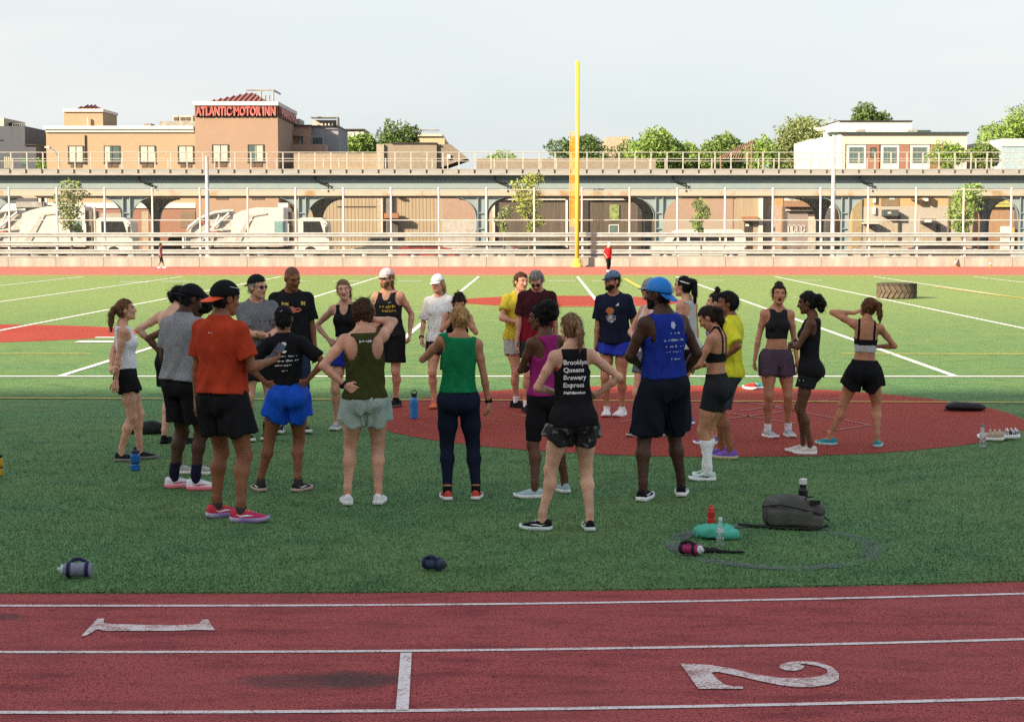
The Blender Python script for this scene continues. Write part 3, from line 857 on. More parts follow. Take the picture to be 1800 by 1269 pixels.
wl_ = B(-60, 82, 360, 164, 4, 'garage_wall', 'pale grey yard wall with white panels behind the left truck', mat('grey render', (.36, .34, .31)))
wb = Bld(wl_, 164); wb.box(-60, 30, 440, 358, -.2, 0, 'white_panel', WHITEW); wb.box(33, 81, 365, 355, -.6, -.1, 'canopy', GREYM); wb.box(70, 74, 400, 346, -.3, -.1, 'pillar', WHITEW); wb.box(81, 85, 400, 346, -.3, -.1, 'pillar', WHITEW)
# cobra street lamp at left
e = empty('street_lamp', (X(82, 150), 154.5, 0)); tag(e, 'curved grey street lamp in front of the tan motel corner', 'street lamp')
m_ = MB(); Yq = 154.5; xl = X(82, Yq); m_.tube([(0, 0, 0), (0, 0, Z(277, Yq)), (X(74, Yq) - xl, 0, Z(266, Yq)), (X(66, Yq) - xl, 0, Z(259, Yq))], .07, 8); m_.build('pole', GREYM, e)
m_ = MB(); m_.box(X(58, Yq) - xl, X(66.5, Yq) - xl, -.15, .15, Z(260.5, Yq), Z(257.5, Yq)); m_.build('lamp_head', PAINTW, e)

# --- salmon and grey houses right of the motel
sal = B(515, 547, 221, 176, 10, 'salmon_house', 'salmon stucco house with flat roof beside the motel', mat('salmon stucco', (.56, .34, .24), rough=.85))
sb2 = Bld(sal, 176); sb2.box(515, 578, 440, 256, -2.5, -.05, 'front_wing', mat('salmon stucco', (.56, .34, .24))); sb2.window(529, 536, 240, 262, WHITEW, TEALG, 1, False)
sb2.box(512, 549, 222, 220, -.3, 10, 'coping', DARKF); sb2.box(512, 524, 221, 207, 2, 6, 'roof_room', CREAMW)
m_ = MB(); m_.prism([(X(513, 175.8) - sal.location.x, Z(239, 175.8)), (X(536, 175.8) - sal.location.x, Z(241, 175.8)), (X(536, 175.8) - sal.location.x, Z(237, 175.8)), (X(513, 175.8) - sal.location.x, Z(228, 175.8))], 'y', -1.4, -.02); m_.build('awning', mat('brown awning', (.42, .30, .22)), sal)
gr = B(548, 596, 222, 177, 10, 'grey_house', 'blue grey stucco house with roof terrace right of the motel', mat('blue grey stucco', (.33, .34, .39), rough=.85))
gb = Bld(gr, 177); gb.window(552, 567, 243, 257, DARKF, TEALG, 2, False); gb.box(545, 593, 206, 204.5, 1, 3, 'roof_frame', GREYM); gb.box(591, 593, 222, 206, 1, 3, 'roof_frame', GREYM); gb.box(545, 588, 222, 208, 3.2, 4, 'roof_screen', CREAMW)
gb.box(546, 597, 223, 221, -.2, 10, 'coping', DARKF)
for a_ in range(560, 590, 6): gb.box(a_, a_ + 2, 221, 217, .2, .6, 'planter', WHITEW)
# --- long tan shed with box
TANS = mat('tan ribbed metal', (.43, .335, .215), rough=.75, var=.10, vscale=1.5, stretch=(7, 1, .2), bump=.2, bscale=2)
TAND = mat('brown tan render', (.33, .275, .205), rough=.85, var=.1)
shed = B(517, 822, 297, 163, 14, 'tan_shed', 'long tan ribbed shed under the railway with a pink roller door', TANS)
sh_ = Bld(shed, 163)
sh_.box(517, 665, 440, 270, .2, 14, 'upper_wall', mat('tan render', (.41, .315, .21), rough=.85, var=.08)); sh_.box(674, 768, 346, 253, -.03, 12, 'upper_box', TAND); sh_.box(663, 676, 440, 254, -.3, 1, 'chimney', mat('pale tan render', (.44, .38, .29)))
sh_.box(690, 769, 253.5, 251, -.15, 12, 'coping', DARKF)
m_ = MB(); ex = shed.location.x; m_.prism([(X(768, 163) - ex, Z(297, 163)), (X(822, 163) - ex, Z(278, 163)), (X(793, 163) - ex, Z(254, 163)), (X(768, 163) - ex, Z(254, 163))], 'y', .3, 8); m_.build('stair_side', mat('dark tan', (.27, .22, .165)), shed)
sh_.box(786, 792, 280, 272, .1, .25, 'vent', WHITEW)
n = 34
rb = None
for i in range(n):
    px = 560 + i * 6.3
    if 672 < px < 690: continue
    if rb is None: m_ = MB(); m_.box(-.04, .04, -.025, 0, -.02, Z(346, 163)); rb = o = m_.build('wall_rib', TANS, shed)
    else: o = dup(rb, shed)
    o.location = (X(px, 163) - shed.location.x, 0, 0)
for a_ in (671,): sh_.box(a_, a_ + 2.5, 440, 340, -.6, -.4, 'white_pipe', PAINTW)
sh_.box(678, 690, 440, 340, -.35, 0, 'dark_pier', mat('grey pier', (.22, .20, .17)))
sh_.box(677, 702, 384, 375, -1.4, -.35, 'orange_awning', mat('rust awning', (.42, .17, .07))); sh_.box(681, 700, 440, 384, -.5, -.35, 'kiosk', mat('kiosk dark', (.09, .09, .085)))
sh_.box(699, 709, 348.5, 345.5, -.5, -.1, 'wall_lamp', CREAMW)
sh_.box(775, 836, 348, 342, -.2, 0, 'door_lintel', mat('pale tan render', (.5, .43, .32)))
sh_.box(778, 836, 388, 348, -.12, -.02, 'roller_door', mat('pink roller door', (.42, .27, .20), rough=.7, var=.06)); sh_.box(778, 836, 440, 388, -.12, -.02, 'grey_door_base', mat('grey door base', (.48, .46, .43)))
sh_.box(592, 666, 364, 363, -.1, -.02, 'seam', DARKF)
# --- brown warehouse in the middle
BRN = mat('brown ribbed wall', (.115, .090, .070), rough=.7, var=.25, vscale=1.2, stretch=(6, 1, .2))
wh = B(838, 1152, 297, 164, 14, 'brown_warehouse', 'dark brown warehouse with white framed openings behind the foul pole', BRN)
w_ = Bld(wh, 164)
w_.box(838, 1152, 346, 337, -.25, 0, 'lintel', mat('peach render', (.50, .36, .26))); w_.box(866, 870, 440, 352, -.3, 0, 'white_post', PAINTW); w_.box(994, 998, 440, 350, -.3, 0, 'white_post', PAINTW); w_.box(866, 998, 352, 350, -.3, 0, 'white_beam', PAINTW)
w_.box(1020, 1132, 352, 350, -.3, 0, 'white_beam', PAINTW); w_.box(1022, 1034, 440, 352, -.15, 0, 'dark_pier', DARKF); w_.box(1121, 1128, 440, 352, -.15, 0, 'dark_pier', DARKF)
w_.window(1070, 1088, 395, 411, WHITEW, TEALG, 1, False); w_.box(838, 866, 440, 340, -.1, 0, 'tan_side', TANS); w_.box(1000, 1016, 440, 385, -.2, 0, 'pale_door', mat('pink grey door', (.42, .33, .30)))
w_.box(1071, 1088, 388, 360, -.12, 0, 'green_poster', mat('green poster', (.22, .30, .07), var=.5, vscale=4))
w_.box(838, 1152, 297, 280, 0, 10, 'parapet', TAND)
# --- garage with pink roller gate
gg = B(1153, 1345, 297, 163, 12, 'roller_garage', 'pinkish brown garage front with a wide roller gate', mat('peach brown render', (.42, .29, .21), rough=.85, var=.06))
g_ = Bld(gg, 163)
g_.box(1165, 1288, 346, 340, -.3, 0, 'lintel', CREAMW); g_.box(1165, 1288, 388, 346, -.05, -.005, 'roller_gate', mat('pink gate', (.42, .285, .205), rough=.75, var=.05)); g_.box(1165, 1288, 440, 388, -.06, -.005, 'gate_base', mat('grey gate base', (.42, .38, .33), col2=(.46, .33, .26), vscale=1.2))
g_.box(1293, 1333, 440, 337, -.1, 0, 'ribbed_wall', TANS); g_.box(1333, 1340, 440, 337, -.3, 0, 'white_pillar', WHITEW); g_.box(1302, 1330, 387, 381, -1.0, -.1, 'shop_awning', mat('rust awning', (.42, .17, .07)))
g_.box(1308, 1322, 440, 390, -.16, -.1, 'shop_door', DARKF); g_.box(1310, 1316, 398, 394, -.2, -.16, 'notice', WHITEW)
# --- corner shop
cs = B(1345, 1452, 337, 163.5, 10, 'corner_shop', 'corner shop with white lettered fascia and graffiti shutter', mat('orange render', (.52, .32, .13), rough=.85))
c_ = Bld(cs, 163.5)
c_.box(1345, 1374, 440, 362, -.05, 0, 'lower_wall', mat('pinkish render', (.52, .37, .29))); c_.box(1376, 1452, 440, 337, -.04, 0, 'shop_front', mat('shop dark', (.12, .095, .09)))
c_.box(1378, 1450, 353, 338, -.5, -.05, 'fascia', mat('pale mint fascia', (.66, .72, .64))); c_.box(1378, 1452, 364, 353, -1.0, -.05, 'awning', mat('rust brown awning', (.36, .19, .10))); c_.box(1380, 1440, 371, 368, -.5, -.05, 'white_beam', CREAMW)
c_.box(1384, 1420, 440, 371, -.1, -.05, 'shutter', mat('lilac grey shutter', (.33, .27, .26), var=.1, vscale=2, stretch=(.2, 1, 14))); c_.box(1420, 1438, 440, 381, -.12, -.05, 'pale_board', mat('pale board', (.58, .50, .42)))
me = text_mesh('CITY', 1.0, .03, bold=.03); V = np.array([v.co[:] for v in me.vertices])
o = link(me, 'shop_letters', mat('teal letters', (.10, .26, .22)), cs); k_ = (X(1424, 163) - X(1384, 163)) / (V[:, 0].max() - V[:, 0].min())
o.rotation_euler = (math.pi / 2, 0, 0); o.scale = (k_, (Z(341, 163) - Z(350, 163)) / (V[:, 1].max()), 1); o.location = (X(1402, 163) - cs.location.x, -.56, Z(350, 163))
# graffiti strokes on the shutter
m_ = MB()
for i, (a_, b_) in enumerate(((1386, 1391), (1393, 1399), (1401, 1407), (1409, 1415))):
    x0, x1 = X(a_, 163.4) - cs.location.x, X(b_, 163.4) - cs.location.x; z0, z1 = Z(411, 163.4), Z(398, 163.4)
    m_.tube([(x0, -.115, z0), (x0, -.115, z1), ((x0 + x1) / 2, -.115, z1 + .1), (x1, -.115, z1), (x1, -.115, z0 + .3 * (i % 2)), (x0 + .1, -.115, z0 + .1)], .07, 5)
m_.build('graffiti', mat('white spray paint', (.62, .58, .58)), cs)
# --- orange and grey street front at right
og = B(1497, 1690, 337, 163, 10, 'orange_shopfront', 'orange upper wall over grey shop fronts at the right', mat('orange stucco', (.60, .385, .17), rough=.85, var=.06))
o_ = Bld(og, 163)
o_.box(1548, 1580, 362, 337, -.06, 0, 'brown_panel', mat('brown panel', (.26, .18, .10))); o_.box(1500, 1690, 440, 363, -.05, 0, 'grey_wall', mat('grey stone', (.47, .44, .38), var=.06)); o_.box(1498, 1514, 440, 337, -.2, 0, 'tan_pier', mat('olive pier', (.36, .28, .13)))
m_ = MB(); xa, xb = X(1530, 163) - og.location.x, X(1540, 163) - og.location.x
for (a_, y0, y1) in ((1533.5, 357, 337), (1533.5, 377, 364)): o_.box(a_, a_ + 4, y0, y1, -.3, -.05, 'white_sign', WHITEW)
m_ = MB(); xc = X(1567, 163) - og.location.x; m_.add([(xc - .28, -.1, Z(351, 163)), (xc + .28, -.1, Z(351, 163)), (xc + .12, -.1, Z(346, 163)), (xc, -.1, Z(341, 163)), (xc - .12, -.1, Z(346, 163)), (xc, -.07, Z(347, 163))], [(0, 1, 2, 3, 4), (1, 0, 5)]); m_.build('white_ornament', WHITEW, og)
o_.box(1514, 1540, 394, 391, -1.2, -.05, 'awning', CREAMW); o_.box(1514, 1538, 440, 394, -.1, -.05, 'shutter', mat('beige shutter', (.44, .38, .28))); o_.box(1549, 1575, 380, 369, -1.0, -.05, 'dark_awning', mat('dark teal awning', (.06, .09, .09)))
o_.box(1556, 1562, 376, 373, -1.03, -1.0, 'awning_print', WHITEW); o_.box(1550, 1582, 440, 384, -.1, -.05, 'shutter', mat('beige shutter', (.44, .38, .28))); o_.box(1578, 1582, 440, 378, -.2, -.05, 'dark_pier', DARKF)
o_.box(1617, 1640, 393, 385, -1.3, -.05, 'awning', DARKF); o_.box(1619, 1631, 391, 386, -1.33, -1.3, 'awning_print', WHITEW); o_.box(1616, 1645, 440, 394, -.1, -.05, 'shutter', mat('beige shutter', (.44, .38, .28))); o_.box(1646, 1652, 440, 394, -.2, -.05, 'dark_pier', DARKF)
o_.box(1600, 1612, 352, 346, -1.0, -.02, 'projecting_sign', mat('brown sign', (.20, .13, .08))); o_.box(1622, 1627, 354, 341, -.9, -.02, 'lamp', WHITEW); o_.box(1672, 1678, 348, 335, -.6, -.02, 'lamp', WHITEW)
ys_ = B(1691, 1815, 337, 162.5, 10, 'yellow_sign_shop', 'brown shop with a big yellow sign at the right edge', mat('brown stucco', (.40, .23, .12), rough=.85))
yb_ = Bld(ys_, 162.5)
yb_.box(1700, 1784, 364, 335, -.4, 0, 'yellow_sign', mat('yellow sign', (.66, .56, .08), rough=.5, var=.06)); yb_.box(1784, 1796, 363, 337, -.4, 0, 'cream_panel', CREAMW)
for yq in (340, 344.5, 349, 353.5, 358): yb_.box(1708, 1778 - (yq % 3) * 6, yq + 1.4, yq, -.44, -.4, 'sign_lettering', mat('green sign print', (.28, .33, .10), var=.6, vscale=9))
yb_.box(1782, 1806, 440, 368, -.1, 0, 'dark_door', mat('grey brown door', (.16, .13, .12))); yb_.box(1692, 1712, 440, 366, -.06, 0, 'pink_wall', mat('pink stucco', (.50, .36, .28)))
yb_.box(1758, 1774, 440, 398, -.4, -.1, 'white_box', WHITEW); yb_.box(1776, 1781, 440, 400, -.5, -.1, 'yellow_post', mat('yellow post', (.6, .42, .05)))
# --- things above the deck
by = B(718, 782, 243, 215, 14, 'yellow_block', 'pale yellow apartment block with roof railing beyond the trees', mat('yellow stucco', (.60, .45, .25)))
b2 = Bld(by, 215); b2.box(716, 778, 240, 236, 0, 12, 'parapet', CREAMW); b2.box(724, 772, 228.5, 227, 1, 2, 'roof_rail', GREYM)
for a_ in range(724, 773, 5): b2.box(a_, a_ + .9, 240, 228, 1, 1.2, 'rail_post', GREYM)
wb2 = B(590, 640, 232, 214, 10, 'white_block', 'white block with dark parapet behind the bushy tree', WHITEW); Bld(wb2, 214).box(588, 642, 230, 227, -.2, 8, 'parapet', DARKF)
bb = B(1066, 1106, 241, 220, 12, 'peach_block', 'plain peach block above the railway left of the round tree', mat('peach stucco', (.58, .42, .29))); Bld(bb, 220).box(1092, 1106, 440, 240, -.1, 0, 'shaded_wing', mat('peach stucco', (.58, .42, .29)))
# white modern building
mw = B(1476, 1697, 236, 172, 16, 'modern_building', 'white modern flat roofed building with brick piers and tall windows', mat('off white stucco', (.66, .62, .55), rough=.85, var=.04))
q_ = Bld(mw, 172)
q_.box(1474, 1699, 236, 232.5, -.3, 16, 'roof_edge', mat('dark green fascia', (.035, .07, .065)))
q_.box(1440, 1476, 440, 240, 6, 16, 'side_wing', WHITEW)
m_ = MB(); ex = mw.location.x
pl = [(X(1476, 172) - ex, 0), (X(1440, 178) - ex, 6), (X(1440, 178) - ex, 12), (X(1476, 172) - ex, 12)]
m_.prism(pl, 'z', 0, Z(237, 172)); m_.build('corner_wing', WHITEW, mw)
q_.box(1488, 1622, 208, 206.5, 5, 14, 'roof_edge', DARKF); q_.box(1489, 1621, 236, 208, 5.2, 14, 'upper_storey', WHITEW)
q_.box(1484, 1665, 300, 254, -.08, 0, 'dark_recess', DARKF)
for (a_, b_) in ((1486, 1520), (1546, 1578), (1597, 1631)):
    q_.box(a_, b_, 300, 255.5, -.14, -.08, 'white_surround', WHITEW)
    ex0 = q_.window(a_ + 4, b_ - 5, 259, 287, mat('teal frame', (.16, .25, .25)), TEALG, 3, False)
    ex0.location.y -= .16
for (a_, b_) in ((1521.5, 1543), (1579, 1596), (1632.5, 1656)):
    q_.box(a_, b_, 300, 255, -.2, -.06, 'brick_pier', REDB)
for a_ in (1527, 1638): 
    ww = q_.window(a_, a_ + 10, 260, 278, DARKF, TEALG, 1, False); ww.location.y -= .2
for a_ in (1513, 1604): q_.box(a_, a_ + 10, 232, 226, 1, 3, 'roof_unit', GREYM)
q_.box(1620, 1642, 233, 227, 2, 4, 'roof_unit', mat('dark green box', (.06, .11, .10))); q_.box(1465, 1494, 236, 230, 2, 4, 'roof_unit', mat('dark green box', (.06, .11, .10)))
bl = B(1758, 1830, 244, 168, 12, 'blue_building', 'white and light blue building at the right edge', mat('light blue stucco', (.36, .52, .62), rough=.8)); b3 = Bld(bl, 168)
b3.box(1746, 1764, 440, 246, 2, 12, 'white_side', WHITEW); b3.box(1758, 1830, 258, 244, -.1, 0, 'pale_band', mat('pale blue band', (.56, .63, .66)))
# wire arch shelter beyond the deck
sh2 = empty('arched_shelter', (X(1296, 175), 175, 0)); tag(sh2, 'brown ribbed arched shelter among the trees above the deck', 'shelter')
BRM = mat('brown slats', (.28, .16, .11)); Yh = 175
for i in range(13):
    t = i / 12; px = 1266 + 54 * t; m_ = MB()
    m_.tube([(X(px - 6, Yh) - sh2.location.x, 0, Z(280, Yh)), (X(px, Yh) - sh2.location.x, 0, Z(275 - 20 * t, Yh)), (X(px + 5, Yh) - sh2.location.x, .8, Z(272 - 26 * t ** .8, Yh)), (X(px + 10, Yh) - sh2.location.x, 2, Z(274 - 24 * t, Yh))], .07, 5); m_.build('rib', BRM, sh2)
m_ = MB(); m_.tube([(X(1320, Yh) - sh2.location.x, 0, 0), (X(1320, Yh) - sh2.location.x, 0, Z(252, Yh))], .1, 6); m_.tube([(X(1266, Yh) - sh2.location.x, 0, 0), (X(1266, Yh) - sh2.location.x, 0, Z(276, Yh))], .1, 6); m_.build('post', BRM, sh2)

# =================================================================== trees
far_mat = mat; mat = _mat_plain
def leaf_mat(name, c):
    def f(k):
        a = k.noise(1.1, 3); b_ = k.noise(9, 2)
        col = k.mix(k.ramp(a, .35, .65), tuple(v * .65 for v in c), tuple(v * 1.25 for v in c))
        col = k.mix(k.ramp(b_, .4, .7, 0, .5), col, (c[0] * 1.5, c[1] * 1.3, c[2] * .8))
        k.l.new(col, k.b.inputs['Base Color']); k.b.inputs['Roughness'].default_value = .55; k.b.inputs['Specular IOR Level'].default_value = .3
        k.b.inputs['Transmission Weight'].default_value = 0
    return surface_mat(name, f)
LEAF = {'mid': leaf_mat('mid green leaves', (.105, .175, .045)), 'dark': leaf_mat('dark green leaves', (.062, .11, .030)), 'yel': leaf_mat('yellow green leaves', (.20, .245, .055)), 'bri': leaf_mat('bright green leaves', (.14, .235, .052)), 'oli': leaf_mat('olive leaves', (.145, .19, .075))}
BARK = mat('bark', (.12, .09, .065), rough=.9, var=.3, vscale=8, bump=.5, bscale=20)
def tree(px, py_top, py_bot, wpx, Y, leaf, label, blobs=9, leaves=4200, size=.22, seed=1, base=0.0, thin=False, cat='tree', group=None, name='tree'):
    """crown spans py_top..py_bot and wpx wide at distance Y; trunk goes down to the ground"""
    r_ = np.random.RandomState(seed)
    x = X(px, Y); zt_, zb_ = Z(py_top, Y), Z(py_bot, Y); w = wpx / FPX * Y
    e = empty(name, (x, Y, base)); tag(e, label, cat, group)
    H_ = zt_ - zb_; zc = (zt_ + zb_) / 2
    cl = []
    for i in range(blobs):
        if thin:
            t = (i + .5) / blobs; rad = w * .5 * (.35 + .75 * math.sin(math.pi * min(1, .25 + (1 - t) * .8)))
            c = (r_.normal() * w * .10, r_.normal() * w * .10, zb_ + H_ * t); cl.append((c, (rad * .75, rad * .75, H_ / blobs * 1.1)))
        else:
            a = r_.uniform(0, 2 * math.pi); u = r_.uniform(-1, 1); q = r_.uniform(.25, .72)
            c = (math.cos(a) * math.sqrt(1 - u * u) * q * w / 2, math.sin(a) * math.sqrt(1 - u * u) * q * w / 2, zc + u * q * H_ / 2)
            s_ = r_.uniform(.26, .44); cl.append((c, (s_ * w * .62, s_ * w * .62, s_ * H_ * .75)))
    per = leaves // len(cl)
    P = []
    for c, rad in cl:
        d = r_.normal(size=(per, 3)); d /= np.linalg.norm(d, axis=1)[:, None]
        rr_ = r_.uniform(.25, 1.0, per) ** .5 * (1 + .15 * np.sin(7 * d[:, 0] + 5 * d[:, 2] + seed))
        P.append(np.array(c) + d * rr_[:, None] * np.array(rad))
    P = np.concatenate(P); n = len(P)
    nn = r_.normal(size=(n, 3)) + np.array([0, -.3, .5]); nn /= np.linalg.norm(nn, axis=1)[:, None]
    t1 = np.cross(nn, r_.normal(size=(n, 3))); t1 /= np.linalg.norm(t1, axis=1)[:, None]; t2 = np.cross(nn, t1)
    sz = size * r_.uniform(.6, 1.3, n)[:, None]
    vs = np.stack([P - t1 * sz * .5, P + t2 * sz * .28 + nn * sz * .08, P + t1 * sz * .5, P - t2 * sz * .28 + nn * sz * .08], 1).reshape(-1, 3)
    q = np.arange(4 * n).reshape(n, 4)
    me = np_mesh('crown', vs, q, [LEAF[leaf]]); me.polygons.foreach_set('use_smooth', np.zeros(n, bool)); link(me, 'crown', None, e)
    m_ = MB(); tr = max(.06, w * .035)
    m_.tube([(0, 0, -base), (.03, 0, zb_ * .6), (0, .02, zc)], [tr * 1.4, tr, tr * .45], 8)
    for c, rad in cl[:8]: m_.tube([(0, 0, max(.3, zb_ * .8 + .1 * H_)), (c[0] * .5, c[1] * .5, (c[2] + zb_) / 2), c], [tr * .6, tr * .35, tr * .1], 5)
    m_.build('trunk', BARK, e)
    return e
tree(125, 322, 412, 66, 118, 'oli', 'young street tree beside the left garbage truck', thin=True, blobs=8, leaves=1885, size=.20, seed=3)
tree(930, 310, 405, 64, 118, 'yel', 'yellowish street tree left of the foul pole', thin=True, blobs=9, leaves=2175, size=.19, seed=5)
tree(885, 366, 410, 30, 119, 'oli', 'small bushy sapling beside the yellowish street tree', thin=True, blobs=5, leaves=580, size=.2, seed=6)
tree(1232, 354, 412, 32, 118, 'mid', 'slim sapling in front of the white van', thin=True, blobs=6, leaves=797, size=.20, seed=8)
tree(1696, 328, 414, 70, 118, 'bri', 'rounded street tree behind the fence at the right', thin=True, blobs=8, leaves=2610, size=.20, seed=9)
G = 'trees beyond the railway'
tree(628, 224, 316, 94.0032, 192, 'bri', 'sunlit bushy tree left of the tan box above the deck', blobs=12, leaves=7250, size=.32, seed=11, group=G)
tree(698, 217, 316, 124.416, 195, 'dark', 'dense dark green tree behind the tan box', blobs=13, leaves=9425, size=.32, seed=12, group=G)
tree(872, 260, 316, 85.7088, 190, 'bri', 'low bright shrub tree just above the deck rail', blobs=7, leaves=2900, size=.28, seed=13, group=G)
tree(1030, 234, 316, 168.653, 200, 'dark', 'dark spreading tree right behind the foul pole', blobs=13, leaves=8700, size=.32, seed=14, group=G)
tree(1158, 218, 316, 149.299, 198, 'bri', 'bright rounded tree right of the peach block', blobs=15, leaves=10150, size=.34, seed=15, group=G)
tree(1262, 230, 316, 143.77, 198, 'mid', 'mid green tree behind the arched shelter', blobs=13, leaves=8700, size=.34, seed=16, group=G)
tree(1338, 227, 316, 82.944, 188, 'bri', 'narrow bright tree right of the arched shelter', blobs=9, leaves=5075, size=.3, seed=17, group=G)
tree(1408, 203, 316, 149.299, 196, 'oli', 'large olive green tree left of the white modern building', blobs=16, leaves=12325, size=.34, seed=18, group=G)
tree(1527, 182, 256, 91.2384, 230, 'dark', 'dark tree top rising behind the white modern building', blobs=9, leaves=5800, size=.4, seed=19, group=G)
tree(1668, 250, 306, 84.48, 160, 'bri', 'small green tree in front of the modern building windows', blobs=8, leaves=3480, size=.22, seed=20, group=G)
tree(1725, 250, 302, 76.8, 158, 'mid', 'leafy tree between the modern and the blue building', blobs=8, leaves=3190, size=.24, seed=21, group=G)
tree(1790, 188, 296, 165.888, 198, 'bri', 'tall bright green tree at the right edge', blobs=15, leaves=10150, size=.36, seed=22, group=G)
tree(75, 278, 306, 25.6, 152, 'bri', 'small shrub by the curved street lamp', blobs=4, leaves=725, size=.2, seed=23, group=G)

tree(1105, 250, 316, 70, 205, 'mid', 'low leafy tree beside the peach block', blobs=8, leaves=3200, size=.34, seed=31, group=G)
tree(1208, 246, 316, 74, 206, 'bri', 'lower bright tree filling the gap left of the arched shelter', blobs=8, leaves=3200, size=.34, seed=32, group=G)
tree(1305, 244, 316, 66, 207, 'mid', 'mid green tree right behind the arched shelter ribs', blobs=8, leaves=3200, size=.34, seed=33, group=G)
tree(1372, 238, 316, 66, 206, 'bri', 'bright tree just left of the large olive tree', blobs=8, leaves=3200, size=.34, seed=34, group=G)
tree(1448, 232, 316, 56, 204, 'mid', 'tree touching the left wing of the white modern building', blobs=8, leaves=3000, size=.34, seed=35, group=G)
mat = far_mat
# =================================================================== vehicles behind the fence
TYRE = mat('tyre rubber', (.02, .02, .02), rough=.8); HUB = mat('wheel rim', (.45, .45, .44), rough=.4, metal=.6)
TRUCKW = mat('white truck paint', (.66, .65, .62), rough=.35, spec=.5, var=.05, vscale=1.5); TRUCKS = mat('truck steel', (.50, .48, .44), rough=.6, var=.2, vscale=3)
TEALP = mat('teal truck panel', (.16, .36, .36), rough=.5); CARGL = mat('dark car glass', (.02, .025, .03), rough=.06, spec=.6, var=0)
def wheel(parent, x, y, r_, w=.28):
    m_ = MB(); Q = Matrix.Rotation(math.pi / 2, 3, 'X'); prof = [(r_ * .55, -w / 2), (r_ * .95, -w / 2), (r_, -w / 2 + .04), (r_, w / 2 - .04), (r_ * .95, w / 2), (r_ * .55, w / 2)]
    m_.lathe(prof, 20, (x, y, r_), Q); wh_ = m_.build('wheel', TYRE, parent)
    m_ = MB(); m_.lathe([(r_ * .56, -w / 2 + .02), (r_ * .5, w / 2 + .01), (r_ * .15, w / 2 + .05)], 16, (x, y, r_), Q); m_.build('rim', HUB, wh_)
def garbage_truck(px_left, px_right, ytop, Y, label):
    """side view: loader tail at the left, square cab at the right"""
    x0, x1 = X(px_left, Y), X(px_right, Y); L = x1 - x0; zt_ = Z(ytop, Y)
    e = empty('garbage_truck', (x0, Y, 0)); tag(e, label, 'garbage truck', 'white garbage trucks on the street')
    d0, d1 = 0, 2.4
    b0, b1, b2 = L * .33, L * .72, L * .76
    m_ = MB(); m_.prism([(b0 * .95, 1.0), (b0 * 1.05, zt_ - .5), (b0 * 1.2, zt_ - .25), (b0 * 1.5, zt_), (b1 - .1, zt_), (b1, zt_ - .12), (b1, 1.0)], 'y', d0, d1); m_.build('body', TRUCKW, e)
    m_ = MB(); m_.prism([(b0 * 1.02, 1.1), (b0 * 1.16, 1.1), (b0 * 1.46, zt_ - .62), (b1 * .80, zt_ - .48), (b1 * .80, zt_ - .36), (b0 * 1.40, zt_ - .5)], 'y', d0 - .08, d0 - .01); m_.build('body_brace', TRUCKS, e)
    m_ = MB(); m_.box(b0 * 1.9, b0 * 2.12, d0 - .03, d0 - .004, 1.7, 2.75); m_.build('side_panel', TEALP, e)
    m_ = MB(); m_.box(b0 * 2.2, b1 - .12, d0 - .04, d0 - .005, 1.2, 2.6); m_.build('side_panel', TRUCKW, e)
    arc = [(0.0, .9), (.0, 1.7), (b0 * .12, 2.35), (b0 * .35, 2.95), (b0 * .65, zt_ - .35), (b0 * .95, zt_ - .22), (b0 * 1.04, zt_ - .5), (b0 * .93, 1.0)]
    m_ = MB(); m_.prism(arc, 'y', d0 + .35, d1 - .35); m_.build('loader_hopper', TRUCKS, e)
    m_ = MB()
    for yy in (d0 + .12, d1 - .12):
        m_.tube([(p[0], yy, p[1]) for p in arc[:6]], .11, 7)
        m_.tube([(b0 * .3, yy, 1.4), (b0 * .62, yy, 2.3), (b0 * .95, yy, zt_ - .4)], .09, 6); m_.tube([(.15, yy, 1.75), (b0 * .9, yy, 2.25)], .07, 6); m_.tube([(b0 * .5, yy, 1.1), (b0 * .75, yy, zt_ - .5)], .07, 6)
    m_.build('loader_frame', TRUCKW, e)
    m_ = MB(); m_.tube([(b0 * .35, d0 + .2, 2.75), (b0 * .75, d0 + .2, 2.0)], .08, 6); m_.box(b0 * .55, b0 * .72, d0 + .05, d0 + .2, 1.8, 2.05); m_.build('loader_ram', mat('red ram', (.45, .08, .06)), e)
    m_ = MB(); m_.box(b1 + .02, b2, d0 + .2, d1 - .2, .8, zt_ - .3); m_.build('exhaust_rack', mat('dark rack', (.18, .15, .12)), e)
    m_ = MB(); m_.tube([(b2 + .15, d0 + .3, .8), (b2 + .15, d0 + .3, zt_ - .05)], .09, 8); m_.build('exhaust_stack', TRUCKS, e)
    c0 = b2 + .3; zc = min(zt_ - .7, 2.9)
    m_ = MB(); m_.prism([(c0, .7), (c0, zc), (c0 + .25, zc + .12), (L - .5, zc + .1), (L - .12, zc - .25), (L, 1.6), (L, .7)], 'y', d0 + .05, d1 - .05); m_.build('cab', TRUCKW, e)
    m_ = MB(); m_.prism([(c0 + .35, 1.75), (c0 + .35, zc - .15), (L - .65, zc - .15), (L - .35, 1.75)], 'y', d0 + .0, d0 + .06); m_.build('cab_window', CARGL, e)
    m_ = MB(); m_.tube([(L - .3, d0 - .05, 1.7), (L - .1, d0 - .35, 1.8), (L - .1, d0 - .35, 2.5), (L - .3, d0 - .05, 2.6)], .035, 6); m_.box(L - .22, L - .02, d0 - .42, d0 - .32, 1.8, 2.4); m_.build('mirror', DARKF, e)
    m_ = MB(); m_.box(.2, L - .1, d0 + .5, d1 - .5, .62, .95); m_.build('chassis', DARKF, e)
    for x in (b0 * 1.25, b0 * 1.25 + 1.2, L - 1.3):
        for y in (d0 + .2, d1 - .2): wheel(e, x, y, .52, .32)
garbage_truck(-62, 232, 363, 126, 'white garbage truck at the left edge, partly behind a young tree')
